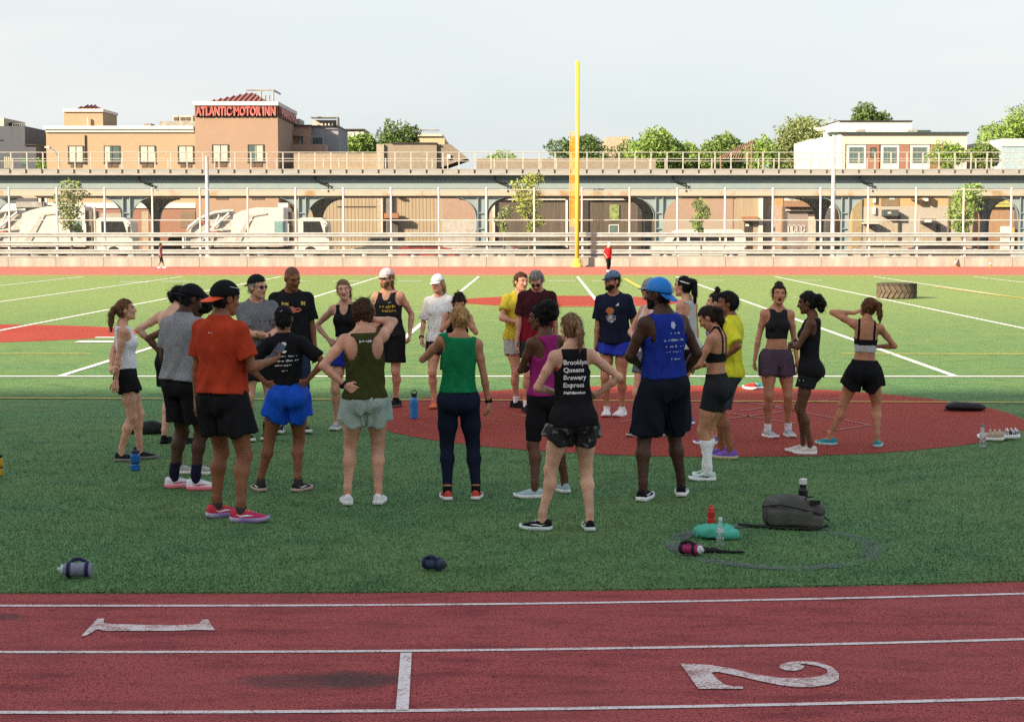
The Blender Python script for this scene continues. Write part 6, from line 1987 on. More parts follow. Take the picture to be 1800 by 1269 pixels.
# 1 woman in white tank, left edge
p = Person(226, 811, 1.61, -78, 'person in white tank top and black shorts, leftmost of the group, facing right', 'fair', 'f', fine=MID, feet=((.085, -.07, -5), (-.075, .12, 0)), hairc='lightbrown',
           R_=dict(w=(.20, -.13, .87), p=(.2, -1, 0), c=.4), L_=dict(w=(-.17, -.17, 1.02), p=(1, -.5, 0), d=(-1, .1, -.1), n=(0, .4, -.6), c=.7), head=(-4, -3, 0), lean=(-2, 0))
p.tank(fabric('white tank', (.78, .78, .80)), hem=.995, racer=.85, seed=4, loose=.35); p.shorts(BLK, length=.34, flare=.022, split=.03); p.shoes(BLK2, mat('grey sole', (.22, .2, .2)), GREYF)
p.hair('short', extra=[('chain', [(0, -.08, .03), (0, -.125, .02)], [.03, .026]), ('hang', (0, -.125, .02), [(0, -.028, -.06, .030, .036), (0, -.012, -.09, .036, .030), (0, .0, -.09, .028, .010)])])
# 2 bare-shouldered person behind the grey shirt
p = Person(302, 782, 1.70, -22, 'bare-shouldered person mostly hidden behind the grey t-shirt, elbow out to the left', 'pale', 'm', fat=1.12, fine=MID, hairc='black', feet=((.10, 0, -10), (-.10, .02, 20)), lean=(8, 0),
           L_=A(HIP, w=(.22, -.02, 1.08), p=(1, -.55, .15)), R_=DOWN, head=(-10, 22, 0))
p.shorts(BLK, length=.55, flare=.02, top=1.16, fold=0.0054, name='shorts'); p.shoes(BLK, BLK2)
p.hair('short', vol=.022, noise=.008, extra=[('ball', (-.085, -.05, .02), (.038, .040, .04)), ('hang', (-.02, -.10, .0), [(0, -.01, -.05, .04, .034), (.01, 0, -.05, .03, .012)])])
# 3 companion with afro hair
p = Person(330, 836, 1.72, -24, 'person in black with pale grey shoes, just behind the grey t-shirt', 'dark', 'f', fine=MID, hairc='black', feet=((.11, .03, -60), (-.10, 0, -70)),
           L_=A(HIP, w=(.20, -.03, 1.09), p=(1, -.4, .1)), R_=DOWN, head=(-20, 18, 0), lean=(6, 6))
p.tank(BLK, hem=.9, racer=.9); p.shorts(BLK2, length=.5, flare=.02); p.shoes(fabric('pale grey shoe', (.40, .38, .37)), WHTS); p.hair('afro', vol=.02, noise=.010, extra=[('ball', (.05, .03, .03), (.08, .09, .09))])
# 4 man in grey t-shirt
p = Person(322, 862, 1.82, -38, 'person in grey t-shirt, black backwards cap and white and pink shoes', 'deep', 'm', fine=NEAR, hairc='black', feet=((.13, .03, -45), (-.11, 0, -35)), lean=(3, 0),
           R_=dict(w=(.17, .16, .98), p=(.7, -1, 0), c=.5), L_=dict(w=(.22, .10, .90), p=(.4, -1, 0), c=.4), head=(-26, 24, 0), fat=1.05)
p.tee(fabric('heather grey tee', (.235, .24, .255), var=.12, vscale=40), hem=.935, sleeve=.72, loose=.75, seed=3, fold=0.0108); p.shorts(BLK, length=.70, flare=.035); p.socks(fabric('navy sock', (.012, .012, .03)), z1=.22)
p.shoes(fabric('white knit', (.76, .74, .78)), mat('pink foam', (.85, .22, .28), rough=.6), WHT, mat('pink flash', (.75, .12, .2))); p.hair('short', vol=.008); p.cap(BLK, BLK, back=True, tilt=14, line=.03)
cap_mark(p, PRINT_W, y=-.118, z=.085, x=-.03, w=.03)
# 5 man in orange t-shirt
p = Person(398, 916, 1.89, -30, 'person in orange t-shirt, black cap with orange brim and red shoes', 'brown', 'm', fine=NEAR, hairc='black', feet=((.155, -.02, -62), (-.135, .06, -25)),
           R_=dict(w=(.26, .25, 1.16), p=(.35, -.6, -1), c=.7, n=(-.6, -.2, .8)), L_=dict(w=(.23, .0, .87), p=(.3, -1, 0), c=.4), head=(-28, 12, 0), fat=1.04)
p.tee(fabric('burnt orange', (.40, .045, .018), var=.12, vscale=9), hem=.945, sleeve=.72, loose=.8, seed=9, fold=0.0115); p.shorts(BLK, length=.56, flare=.045, fold=0.0095)
p.shoes(mat('red knit', (.62, .035, .045), rough=.7, col2=(.45, .02, .10), vscale=8), mat('violet and white foam', (.18, .08, .38), rough=.6, col2=(.55, .5, .6), vscale=3), mat('orange lace', (.8, .3, .05)), WHT)
p.socks(fabric('grey sock', (.06, .05, .05)), z1=.115)
p.hair('short', vol=.006); p.cap(BLK, mat('orange brim', (.80, .10, .025), rough=.6), back=True, tilt=12, line=.018, brimdown=.12, brimlen=.092); p.glasses(mat('white sunglasses', (.6, .58, .56), rough=.3), z=.0, up=.075, y=-.015)
p.decal(marks([(0, .012, -.02, .03)], 5), PRINT_W, 'small_logo', -1, 0, 1.385)
ORANGE_MAN = p
# 6 man in grey t-shirt and sunglasses facing the camera
p = Person(452, 776, 1.80, 200, 'person in grey t-shirt, sunglasses and striped socks facing the camera', 'fair', 'm', fine=MID, fat=1.10, hairc='grey', feet=((.12, 0, 8), (-.12, -.05, -20)),
           R_=dict(w=(-.06, .27, 1.13), p=(1, -.3, -.5), c=.6, d=(-1, .1, .1), n=(0, 0, -1)), L_=dict(w=(-.02, .30, 1.13), p=(1, -.3, -.6), c=.7, d=(-.6, .8, .1), n=(0, 0, 1)), head=(28, 4, 0))
p.tee(fabric('mid grey tee', (.16, .165, .175), var=.15, vscale=40), hem=.86, sleeve=.8, loose=.8, seed=6, fold=0.0108); p.shorts(BLK, length=.57, flare=.03)
p.socks([BLK, WHT], z1=.30, mfn=lambda P: ((P[:, 2] > .205) & (((P[:, 2] - .205) % .032) < .014)).astype(int)); p.shoes(BLK, WHTS, BLK, PRINT_W); p.hair('short', vol=.005); p.cap(fabric('dark green black', (.012, .018, .015)), fabric('dark green black', (.012, .018, .015)), back=True, tilt=12, line=.045)
p.glasses(mat('black sunglasses', (.01, .008, .012), rough=.12, spec=.6)); p.watch(1, BLK); cap_mark(p, PRINT_W, y=.098, z=.092, x=-.01, w=.022); p.decal(marks([(0, .03, -.06, .10), (-.03, .02, .02, .09)], 8), mat('dark script print', (.07, .065, .05)), 'shirt_print', 1, .03, 1.27)
# 7 bald man in black t-shirt
p = Person(512, 762, 1.89, 192, 'person in black t-shirt with an orange chest print, behind the sunglasses wearer', 'brown', 'm', fine=FAR, fat=1.08, hairc='black', buzz=True, head=(22, 24, 4), feet=((.12, 0, -8), (-.12, .0, 10)), R_=DOWN, L_=DOWN)
p.tee(BLK, hem=.84, sleeve=.78, loose=.7, seed=12); p.tights(fabric('navy tights', (.02, .035, .07)), length=1.9); p.shoes(BLK2, WHTS)
p.decal(marks([(.0, .045, -.11, .11)], 21), mat('yellow print', (.6, .40, .06)), 'shirt_print', 1, 0, 1.335); p.decal(blob(.075, 16, 4, 1.5, .55, jag=.6), mat('orange red print', (.62, .16, .09)), 'shirt_print', 1, .0, 1.29)
# 8 woman in black sponsor t-shirt
p = Person(500, 866, 1.63, 6, 'person in black sponsor t-shirt and bright blue shorts with hands on hips', 'brown', 'f', fine=NEAR, hairc='black', feet=((.13, -.02, -35), (-.22, .03, 20)), pelvis=(.0, 0), fat=1.06,
           R_=A(HIPB, w=(.185, -.06, 1.04)), L_=A(HIPB, w=(.185, -.06, 1.04)), head=(-6, 10, 0))
p.tee(BLK, hem=1.01, sleeve=.78, loose=.6, seed=15, fold=0.0095); p.shorts(fabric('bright blue', (.010, .085, .55), rough=.5, var=.15, vscale=5), length=.50, flare=.045, fold=0.0121, split=.07, top=1.03); p.shoes(fabric('dark shoe', (.03, .028, .028)), mat('pinkish sole', (.50, .36, .30), rough=.6), BLK, WHT); p.socks(fabric('grey sock', (.06, .05, .05)), z1=.125)
p.hair('short', vol=.010, extra=[('hang', (0, -.085, -.04), [(0, 0, -.045, .036, .022)])]); p.cap(BLK, BLK, tilt=4, line=.035); cap_mark(p, PRINT_W, y=-.121, z=.066, w=.034)
for (mm, yy) in ((blob(.026, 12, 3, 1.15, .95), 1.405), (blob(.022, 10, 9, 1.5, .7, jag=.5), 1.335)): p.decal(mm, PRINT_W, 'shirt_print', -1, 0, yy)
p.decal(marks([(.085, .014, -.12, .12), (.04, .020, -.12, .12), (.0, .016, -.10, .09), (-.05, .014, -.03, .03)], 31), PRINT_W, 'sponsor_print', -1, 0, 1.20)
# 9 woman in black tank facing the camera
p = Person(605, 757, 1.73, 168, 'person in black tank top facing the camera, hand on hip', 'fair', 'f', fine=MID, hairc='tan', head=(14, 6, 3), feet=((.09, .0, 4), (-.10, -.04, -5)),
           R_=A(HIP, w=(.205, .02, 1.05), p=(1, -.3, .1)), L_=A(HIP, w=(.19, .0, 1.05)))
p.tank(BLK, hem=1.09, loose=.2, racer=0, strap=.8, scoop=.13, seed=5); p.shorts(fabric('royal blue', (.02, .03, .30)), length=.33, flare=.02, top=1.04); p.shoes(fabric('grey knit', (.36, .35, .34)), WHTS)
p.hair('short', vol=.008, extra=[('hang', (.0, -.09, .03), [(-.05, -.03, -.05, .03, .036), (-.02, .0, -.12, .036, .014)])])
# 10 man in pink cap
p = Person(682, 718, 1.785, 172, 'person in white and pink cap, black singlet with yellow print and black shorts', 'fair', 'm', fine=FAR, hairc='tan', beard=True, head=(-16, -5, 0), feet=((.09, .05, 0), (-.09, -.05, -40)),
           R_=DOWN, L_=dict(w=(.245, -.06, .93), p=(.5, -1, 0), c=.5))
p.tank(BLK2, hem=.90, loose=.55, racer=0, scoop=.10, name='singlet', seed=8); p.shorts(BLK, length=.70, flare=.04, top=1.0); p.shoes(BLK2, mat('brown sole', (.12, .08, .08))); p.socks(BLK, z1=.13)
p.hair('short', vol=.012, noise=.005, extra=[('hang', (.06, -.03, -.03), [(.01, -.01, -.07, .028, .02), (.0, .0, -.05, .02, .01)]), ('hang', (-.06, -.03, -.03), [(-.01, -.01, -.07, .03, .02), (.0, .0, -.05, .02, .01)])])
p.cap(fabric('pale pink', (.66, .54, .56)), fabric('cream brim', (.60, .52, .42)), tilt=6, line=.045); p.glasses(mat('wire glasses', (.10, .07, .05), rough=.2, alpha=.45))
p.decal(marks([(.03, .045, -.09, .11), (-.02, .035, -.05, .11)], 41, gap=.1), mat('yellow print', (.6, .40, .06)), 'shirt_print', 1, .01, 1.24); p.decal(tick(.05, .02), PRINT_W, 'small_logo', 1, .065, 1.345)
# 11 olive tank
p = Person(640, 889, 1.72, 4, 'person in olive tank top and mint shorts with one hand on the head', 'fair', 'm', fine=NEAR, hairc='brown', feet=((.12, .0, -6), (-.14, -.01, 4)),
           R_=dict(w=(.10, .05, 1.575), p=(1, .75, -.35), d=(-.8, .0, .55), n=(-.4, -.2, -.8), c=.35), L_=A(HIPB, w=(.175, -.11, 1.03), p=(1, -.1, -.05)), head=(-10, 14, 0))
p.tank(fabric('olive green', (.045, .050, .014), var=.12), hem=.915, racer=.98, loose=.5, neck=1.468, seed=18, fold=0.0095, wide=.012); p.shorts(fabric('mint grey', (.36, .45, .41), rough=.7), length=.46, flare=.03, fold=0.0108, split=.04, top=1.0); p.shoes(fabric('white shoe', (.82, .82, .82)), WHTS, WHTS)
p.hair('short', vol=.020, noise=.008); p.decal(marks([(0, .026, -.045, .045)], 51, gap=.05), PRINT_W, 'small_logo', -1, 0, 1.385)
p.watch(-1, BLK, .93)
# 12 white cap
p = Person(772, 719, 1.715, 172, 'person in plain white cap and white t-shirt facing the camera', 'fair', 'f', fine=FAR, hairc='blond', head=(-12, 0, 0), feet=((.07, .0, 10), (-.09, .0, -10)), R_=dict(w=(.235, .12, .93), p=(.5, -1, 0), c=.5), L_=DOWN, fat=1.08)
p.tee(WHT, hem=.88, sleeve=.85, loose=.8, seed=22); p.shorts(fabric('dark plum', (.03, .02, .03)), length=.4, flare=.02); p.shoes(mat('orange knit', (.75, .18, .06), rough=.7), mat('orange sole', (.6, .2, .1), rough=.6)); p.watch(1, BLK)
p.hair('short', vol=.006, extra=[('hang', (-.05, -.06, -.03), [(-.01, 0, -.07, .03, .03)])]); p.cap(WHT, WHT, tilt=8, line=.045); cap_mark(p, BLK, y=.112, z=.088, x=-.02, w=.035)
# 13 woman covering her face
p = Person(806, 753, 1.56, 184, 'person in black top with purple print covering the face with both hands', 'tan', 'f', fine=MID, hairc='dark', head=(0, 22, 0), feet=((.09, .0, 5), (-.20, -.02, -25)),
           R_=dict(w=(.07, .155, 1.47), p=(.9, .2, -1), d=(-.45, .1, .9), n=(-.3, -.9, .1), c=.2), L_=dict(w=(.05, .165, 1.45), p=(.9, .2, -1), d=(-.45, .1, .9), n=(-.3, -.9, .1), c=.2))
p.tank(BLK, hem=.95, racer=.5, scoop=.10); p.shorts(BLK2, length=.28, flare=.02); p.shoes(fabric('pale shoe', (.52, .52, .53)), WHTS); p.hair('short', vol=.018, noise=.008, extra=[('ball', (0, -.05, .10), (.055, .05, .04))])
p.decal(marks([(.0, .05, -.09, .10)], 61, gap=.05), mat('violet print', (.25, .10, .50)), 'shirt_print', 1, 0, 1.20)
# 14 woman in green top
p = Person(812, 881, 1.66, 2, 'person in green sleeveless top and navy leggings seen from behind', 'tan', 'f', fine=NEAR, hairc='blond', fat=1.13, feet=((.125, .02, -6), (-.13, 0, 8)),
           R_=dict(w=(.275, .02, .87), p=(.3, -1, 0), c=.6), L_=dict(w=(.14, .25, 1.37), p=(1, .1, -.9), d=(-.4, .6, .7), n=(-.5, -.6, .1), c=.3), head=(4, 4, 0))
p.tank(fabric('kelly green', (.008, .175, .065), var=.12, vscale=6), hem=.975, racer=0, loose=.15, neck=1.47, arm=.80, seed=27, fold=0.0108, wide=-.012); p.tights(NAVY, length=1.86, top=1.04); p.shoes(mat('coral knit', (.62, .06, .045), rough=.7), WHTS, BLK, BLK); p.socks(BLK, z1=.13)
p.hair('short', vol=.012, noise=.004, extra=[('ball', (.01, -.115, -.005), (.042, .036, .040))]); p.watch(1, BLK, .95)
# 15 yellow t-shirt behind
p = Person(915, 718, 1.74, 200, 'person in yellow t-shirt and pale grey shorts half hidden behind the maroon t-shirt', 'fair', 'm', fine=FAR, hairc='brown', head=(10, 5, 0), R_=dict(w=(.10, .24, 1.10), p=(1, -.6, -.3), c=.5), L_=DOWN, feet=((.06, .0, 40), (-.10, .05, 0)))
p.tee(fabric('yellow tee', (.62, .52, .05)), hem=.87, loose=.6, seed=31); p.shorts(fabric('pale grey short', (.42, .42, .40)), length=.45, flare=.03); p.shoes(BLK, BLK2); p.socks(WHT, z1=.15); p.hair('short')
# 16 man in maroon t-shirt
p = Person(940, 726, 1.81, 188, 'person in maroon t-shirt and sunglasses looking down', 'fair', 'm', fine=FAR, fat=1.08, hairc='grey', head=(-14, 38, 6), feet=((.10, 0, 12), (-.10, .02, -10)), R_=dict(w=(.25, .06, .88), p=(.3, -1, 0), c=.4), L_=A(DOWN, w=(.245, .0, .88)), lean=(4, 0))
p.tee([fabric('dark maroon', (.055, .012, .016)), fabric('bright maroon', (.20, .012, .022))], hem=.86, sleeve=.80, loose=.7, seed=33, mfn=lambda P: (P[:, 2] < 1.17 + .015 * np.sin(P[:, 0] * 40)).astype(int)); p.shorts(fabric('charcoal short', (.03, .028, .03)), length=.5, flare=.02); p.shoes(BLK, BLK2); p.socks(WHT, z1=.15)
p.tights(WHT, length=.62, name='white_liner', off=.007, top=.9)
p.hair('short', vol=.010, noise=.005); p.glasses(mat('black sunglasses', (.01, .008, .012)))
# 17 woman in magenta tank
p = Person(958, 873, 1.66, 32, 'person in magenta tank top and black knee shorts with arms crossed', 'dark', 'f', fine=NEAR, hairc='black', feet=((.24, .04, -10), (-.17, -.09, 55)), fat=1.04, L_=A(CROSS, w=(-.04, .20, 1.20)), R_=A(CROSS, w=(.0, .23, 1.17)), head=(34, 6, 0))
p.tank(fabric('magenta', (.30, .022, .15), var=.12, vscale=8), hem=.92, racer=.97, loose=.45, neck=1.468, seed=35, fold=0.0095, wide=.01); p.tights(BLK, length=.92, top=1.02, name='knee_shorts', off=.012); p.shoes(fabric('pale blue knit', (.40, .52, .54)), WHTS, WHT)
p.hair('short', vol=.014, noise=.008, extra=[('ball', (.0, -.09, .075), (.090, .085, .080)), ('ball', (.0, -.12, .02), (.065, .06, .065))])
# 18 woman with lettered tank
p = Person(1003, 935, 1.67, 10, 'person in black tank top with white lettering on the back and patterned black shorts', 'pale', 'f', fine=NEAR, hairc='tan', feet=((.15, -.03, -4), (-.22, .05, 62)), pelvis=(.02, 0), R_=A(HIP, w=(.20, .05, 1.08), p=(1, -.45, -.02), d=(-.6, .75, .1)), L_=dict(w=(.10, .19, 1.10), p=(1, -.5, -.3), c=.5), head=(18, 2, 0))
p.tank(BLK, hem=.85, racer=0, loose=.55, neck=1.468, seed=38, fold=0.0095, arm=1.02, wide=.004); p.shorts(mat('black grey camo', (.012, .012, .013), rough=.75, col2=(.16, .16, .16), vscale=11, fac=(.56, .62), bump=.2, bscale=40), length=.42, flare=.038, split=.05, fold=.010); p.shoes(BLK, mat('mint white foam', (.60, .68, .64), rough=.6), WHT, PRINT_W)
p.hair('short', vol=.010, noise=.003, extra=[('ball', (0, -.115, .018), (.036, .030, .034)), ('hang', (0, -.135, .012), [(0, -.022, -.055, .026, .032), (.0, -.008, -.085, .032, .026), (.0, .01, -.06, .024, .008)])])
me = text_mesh('Brooklyn\nQueens\nBrewery\nExpress', .052, bold=.0013, align='LEFT', line=1.16, spacing=1.02); p.decal(me, PRINT_W, 'letter', -1, -.098, 1.345, split=True); me = text_mesh('Half Marathon', .030, bold=.0012, align='LEFT'); p.decal(me, PRINT_W, 'letter', -1, -.094, 1.110, split=True)
mb = MB(); mb.add([(-.02, -.03, 0), (.018, -.022, 0), (.022, .03, 0), (-.012, .034, 0)], [(0, 1, 2, 3)])
S_ = Shape(); T_ = p.T; S_.add([(p.trunk(.004).prim(), .02)]); S_.cuts.append(lambda x, y, z, T_=T_: np.maximum(np.abs(T_.loc(x, y, z)[2] - 1.275) - .045, T_.loc(x, y, z)[0] + .088)); p.put(S_, 'red_bra_side', mat('red bra', (.60, .04, .03)), h=.009)
# 19 man in navy t-shirt
p = Person(1078, 733, 1.78, 166, 'person in navy t-shirt with striped sleeves, blue cap and blue shorts', 'tan', 'm', fine=FAR, hairc='dark', beard=True, head=(-38, -6, 0), feet=((.08, .0, 8), (-.10, -.02, -14)), R_=DOWN, L_=A(DOWN, w=(.255, .03, .89)))
p.tee(NAVY, hem=.89, sleeve=.78, loose=.6, seed=41); p.shorts(fabric('royal blue short', (.02, .04, .36), rough=.6), length=.33, flare=.04, split=.04); p.shoes(WHT, WHTS); p.socks(WHT, z1=.12); p.hair('short', vol=.006); p.cap(fabric('slate blue cap', (.12, .18, .27), var=.25, vscale=20), fabric('navy brim', (.03, .04, .08)), tilt=8, line=.048, yaw=0)
sleeve_stripes(p, -1, PRINT_W); p.watch(-1, BLK); p.decal(blob(.062, 16, 5, 1.0, .75, jag=.3), mat('brown orange print', (.40, .20, .06), col2=(.5, .12, .05), vscale=20), 'shirt_print', 1, -.025, 1.29); p.decal(blob(.075, 18, 6, 1.0, .8, jag=.35), mat('pale print', (.55, .56, .55), col2=(.12, .10, .16), vscale=26), 'shirt_print', 1, -.02, 1.20)
mb = MB()
for i in range(3): mb.add([(-.018 + i * .013, -.012, 0), (-.006 + i * .013, -.012, 0), (-.002 + i * .011, -.004 + i * .010, 0), (-.012 + i * .011, -.002 + i * .010, 0)], [(0, 1, 2, 3)])
p.decal(mb, PRINT_W, 'small_logo', 1, .06, 1.36)
# 20 woman in grey cap and pink tank
p = Person(1142, 769, 1.75, 136, 'person in grey cap and pale pink tank top behind the royal blue tank top', 'fair', 'f', fine=MID, hairc='brown', head=(-10, -2, 0), feet=((.10, .06, 0), (-.10, -.10, 10)), L_=A(CROSS, w=(.05, .2, 1.12)), R_=A(CROSS, w=(.05, .22, 1.1)), fat=1.05)
p.tank(fabric('pale pink', (.60, .40, .42)), hem=.94, racer=.5, strap=.9, scoop=.14); p.shorts(fabric('charcoal grey', (.12, .125, .14)), length=.45, flare=.02); p.shoes(BLK2, mat('pale sole', (.45, .4, .38))); p.hair('short', vol=.008, extra=PNY()); p.cap(fabric('grey cap', (.25, .25, .26)), fabric('grey cap', (.25, .25, .26)), tilt=8, line=.042)
p.glasses(mat('brown sunglasses', (.04, .02, .02), rough=.15))
# 21 dark haired woman behind
p = Person(1205, 749, 1.75, 60, 'person in pale tank top with headband, mostly hidden behind the royal blue tank top', 'fair', 'f', fine=FAR, hairc='black', head=(10, 0, 0), feet=((.08, .0, -20), (-.10, .0, 0)), R_=DOWN, L_=DOWN)
p.tank(fabric('pale mint tank', (.50, .55, .50)), hem=.9, racer=1.0); p.tights(BLK, length=.6); p.shoes(mat('blue knit', (.06, .16, .36), rough=.7), WHTS); p.hair('short', vol=.014, extra=[('hang', (0, -.10, .06), [(0, -.04, -.02, .035, .04), (0, -.01, -.12, .04, .035), (0, .0, -.12, .035, .012)])])
S_ = Shape(); S_.add([(ell(p.hp(0, -.014, .022), (.088, .108, .104), p.Mh), .01)]); S_.cuts.append(lambda x, y, z, p=p: np.abs((x - p.hc[0]) * p.Mh[0, 2] + (y - p.hc[1]) * p.Mh[1, 2] + (z - p.hc[2]) * p.Mh[2, 2] - .06 - .35 * ((x - p.hc[0]) * p.Mh[0, 1] + (y - p.hc[1]) * p.Mh[1, 1])) - .010); p.put(S_, 'headband', PRINT_W, h=.007)
# 22 man in blue tank
p = Person(1163, 879, 1.88, 24, 'person in royal blue tank top and bright blue backwards cap seen from behind', 'deep', 'm', fine=NEAR, fat=1.07, arms_w=1.12, legs_w=1.0, hairc='black', beard=True, feet=((.21, .06, -30), (-.19, -.04, -45)), pelvis=(.02, 0),
           L_=dict(w=(.09, .24, 1.08), p=(1, -.45, -.35), c=.9, d=(-.6, .8, 0)), R_=dict(w=(.24, .12, .97), p=(.6, -1, 0), c=.4), head=(42, 2, 0))
p.tank(fabric('royal blue tank', (.012, .030, .25), rough=.7, var=.12, vscale=6), hem=.965, racer=.25, loose=.6, neck=1.475, arm=1.0, seed=45, fold=0.0095, wide=-.004, name='tank_top'); p.shorts(fabric('ink short', (.010, .012, .020)), length=.84, flare=.045, fold=0.0108); p.shoes(BLK, WHTS, BLK, PRINT_W)
p.hair('short', vol=.006); p.cap([mat('bright blue cap', (.01, .20, .62), rough=.5), BLK, PRINT_W], mat('bright blue brim', (.012, .17, .60), rough=.5), back=True, tilt=14, line=.020, brimdown=.35, yaw=-14,
      crownfn=lambda L: np.where(np.abs(L[:, 0] + .012) < .005, 2, np.where((L[:, 0] < -.016) & (L[:, 2] > -.002 + .3 * L[:, 1]), 1, 0)))
p.decal(blob(.032, 12, 3, .8, 1.1, jag=.35), mat('pale blue print', (.45, .52, .66)), 'shirt_print', -1, .01, 1.385); p.decal(marks([(.145, .018, -.03, .05), (.09, .018, -.085, .09), (.04, .018, -.085, .09), (.0, .012, -.06, .08), (-.06, .018, -.03, .05)], 71, gap=.4), mat('pale blue print', (.45, .52, .66)), 'sponsor_print', -1, .01, 1.17)
BLUE_MAN = p
# 23 woman in black bra
p = Person(1258, 845, 1.62, 58, 'person in black sports bra, black shorts and white knee socks looking down', 'tan', 'f', fine=NEAR, hairc='dark', feet=((.02, .12, -28), (-.13, .02, 22)), R_=dict(w=(.04, .23, 1.13), p=(1, -.6, -.2), c=.6), L_=dict(w=(.05, .25, 1.12), p=(1, -.6, -.2), c=.6), head=(10, 34, 0), lean=(3, 0))
p.bra(BLK, h0=1.17, h1=1.285, straps=(.09, .045), back=1.255); p.tights(BLK2, length=.48, top=1.06, name='shorts', off=.010); p.socks(WHT, z1=.40); p.shoes(fabric('mint white knit', (.52, .62, .58)), WHTS, WHT, BLK)
p.hair('short', vol=.012, noise=.003, extra=[('hang', (0, -.105, .03), [(0, -.05, -.02, .028, .034), (0, -.015, -.10, .036, .034), (0, .015, -.12, .034, .010)])])
# 24 man in yellow t-shirt
p = Person(1281, 807, 1.67, 72, 'person in bright yellow t-shirt and dark shorts with hand on hip, facing left', 'brown', 'm', fine=MID, hairc='black', feet=((.09, .10, 10), (-.10, -.03, -5)), R_=DOWN, L_=dict(w=(.20, .03, 1.05), p=(.75, -1, .1), d=(-.2, .9, -.2), n=(-.9, 0, -.3), c=.6), head=(14, 2, 0))
p.tee(fabric('bright yellow', (.66, .62, .035), var=.08), hem=.865, sleeve=.86, loose=.7, seed=50, fold=0.0108); p.shorts(fabric('dark slate short', (.045, .05, .062)), length=.80, flare=.03); p.shoes(mat('purple knit', (.16, .08, .40), rough=.7), mat('lime foam', (.45, .40, .22), rough=.6), mat('pink lace', (.6, .2, .4))); p.hair('short', vol=.016, noise=.004, extra=[('ball', (0, .02, .095), (.062, .075, .036))]); p.watch(-1, BLK)
# 25 woman with top bun
p = Person(1262, 782, 1.63, 78, 'person in lavender top mostly hidden behind the bright yellow t-shirt facing left', 'fair', 'f', fine=MID, hairc='dark', head=(0, 0, 0), feet=((.08, .0, 0), (-.10, .08, 6)), L_=dict(w=(.22, -.10, .95), p=(.5, -1, 0)), R_=DOWN)
p.tank(fabric('lavender', (.26, .22, .48)), hem=.95, racer=.8); p.tights(BLK, length=.5); p.shoes(mat('violet knit', (.10, .10, .42), rough=.7), WHTS); p.hair('short', vol=.012, extra=[('ball', (0, -.02, .145), (.030, .030, .038))])
# 26 shouting woman
p = Person(1367, 770, 1.70, 184, 'person in black crop top and purple shorts facing the camera, mouth open', 'tan', 'f', fine=MID, hairc='dark', mouth=True, head=(-4, 2, 0), feet=((.12, .02, 22), (-.13, -.04, 4)), R_=dict(w=(.255, .04, .87), p=(.35, -1, 0), c=.5), L_=dict(w=(.235, .07, .86), p=(.35, -1, 0), c=.2))
p.tank(BLK2, hem=1.12, racer=.6, loose=0, scoop=.045, arm=1.0, name='crop_top', off=.008); p.shorts(fabric('dusty purple', (.085, .055, .085)), length=.42, flare=.016, top=1.01, fold=0.0054); p.socks(WHT, z1=.155); p.shoes(fabric('pale silver knit', (.42, .43, .44)), WHTS, mat('blue lace', (.3, .42, .5)))
p.hair('short', vol=.010, noise=.005, extra=[('ball', (0, -.06, .11), (.045, .045, .035))])
# 27 woman with crossed arms
p = Person(1420, 799, 1.67, 74, 'person in long black tank top and black shorts with arms crossed, facing left', 'dark', 'f', fine=MID, hairc='black', fat=.95, legs_w=.88, head=(4, 12, 0), feet=((.06, .06, 12), (-.08, -.03, 6)), L_=A(CROSS, w=(-.03, .20, 1.18)), R_=A(CROSS, w=(.0, .22, 1.15)))
p.tank(BLK, hem=.83, loose=.6, racer=.8, scoop=.10, seed=55); p.shorts(BLK2, length=.36, flare=.022); p.shoes(fabric('off white shoe', (.60, .54, .50)), WHTS, WHTS); p.hair('short', vol=.012, noise=.005, extra=[('ball', (0, -.125, .02), (.05, .05, .055)), ('ball', (0, -.145, -.04), (.055, .05, .06)), ('ball', (0, -.13, -.095), (.045, .04, .045))])
mb = MB(); mb.add([(-.03, -.006, 0), (.03, -.006, 0), (.03, .008, 0), (-.03, .008, 0)], [(0, 1, 2, 3)]); p.decal(mb, PRINT_W, 'shorts_logo', 1, 0, .80, shape=p.bot, yaw=70)
# 28 woman at the right adjusting her hair
p = Person(1512, 787, 1.615, -14, 'person in black and white sports bra holding the hair, rightmost of the group', 'tan', 'f', fine=MID, hairc='auburn', feet=((.19, -.02, -4), (-.34, .04, 66)), pelvis=(.03, 0),
           L_=dict(w=(.150, .04, 1.56), p=(1, .1, .0), d=(-.8, -.3, .4), n=(-.2, .3, -.8), c=.8), R_=dict(w=(.12, .20, 1.18), p=(1, -.35, -.15), c=.6), head=(12, 14, 12), lean=(0, 3))
p.bra([BLK, fabric('pale grey band', (.50, .50, .50))], h0=1.125, h1=1.285, straps=(.088, .088), strap_w=.013, back=1.27, mfn=lambda P, T=p.T: (T.loc(P[:, 0], P[:, 1], P[:, 2])[2] < 1.205).astype(int)); p.shorts(BLK, length=.46, flare=.040, split=.05, top=1.035, fold=0.0095); p.shoes(mat('teal knit', (.015, .26, .30), rough=.7), fabric('pale teal sole', (.42, .55, .56)), WHT)
p.hair('short', vol=.014, noise=.004, line=.045, extra=[('ball', (0, .06, .05), (.06, .035, .025)), ('hang', (.03, -.09, .06), [(.05, -.04, -.03, .035, .036), (.025, -.005, -.12, .036, .030), (.005, .01, -.08, .028, .010)])])
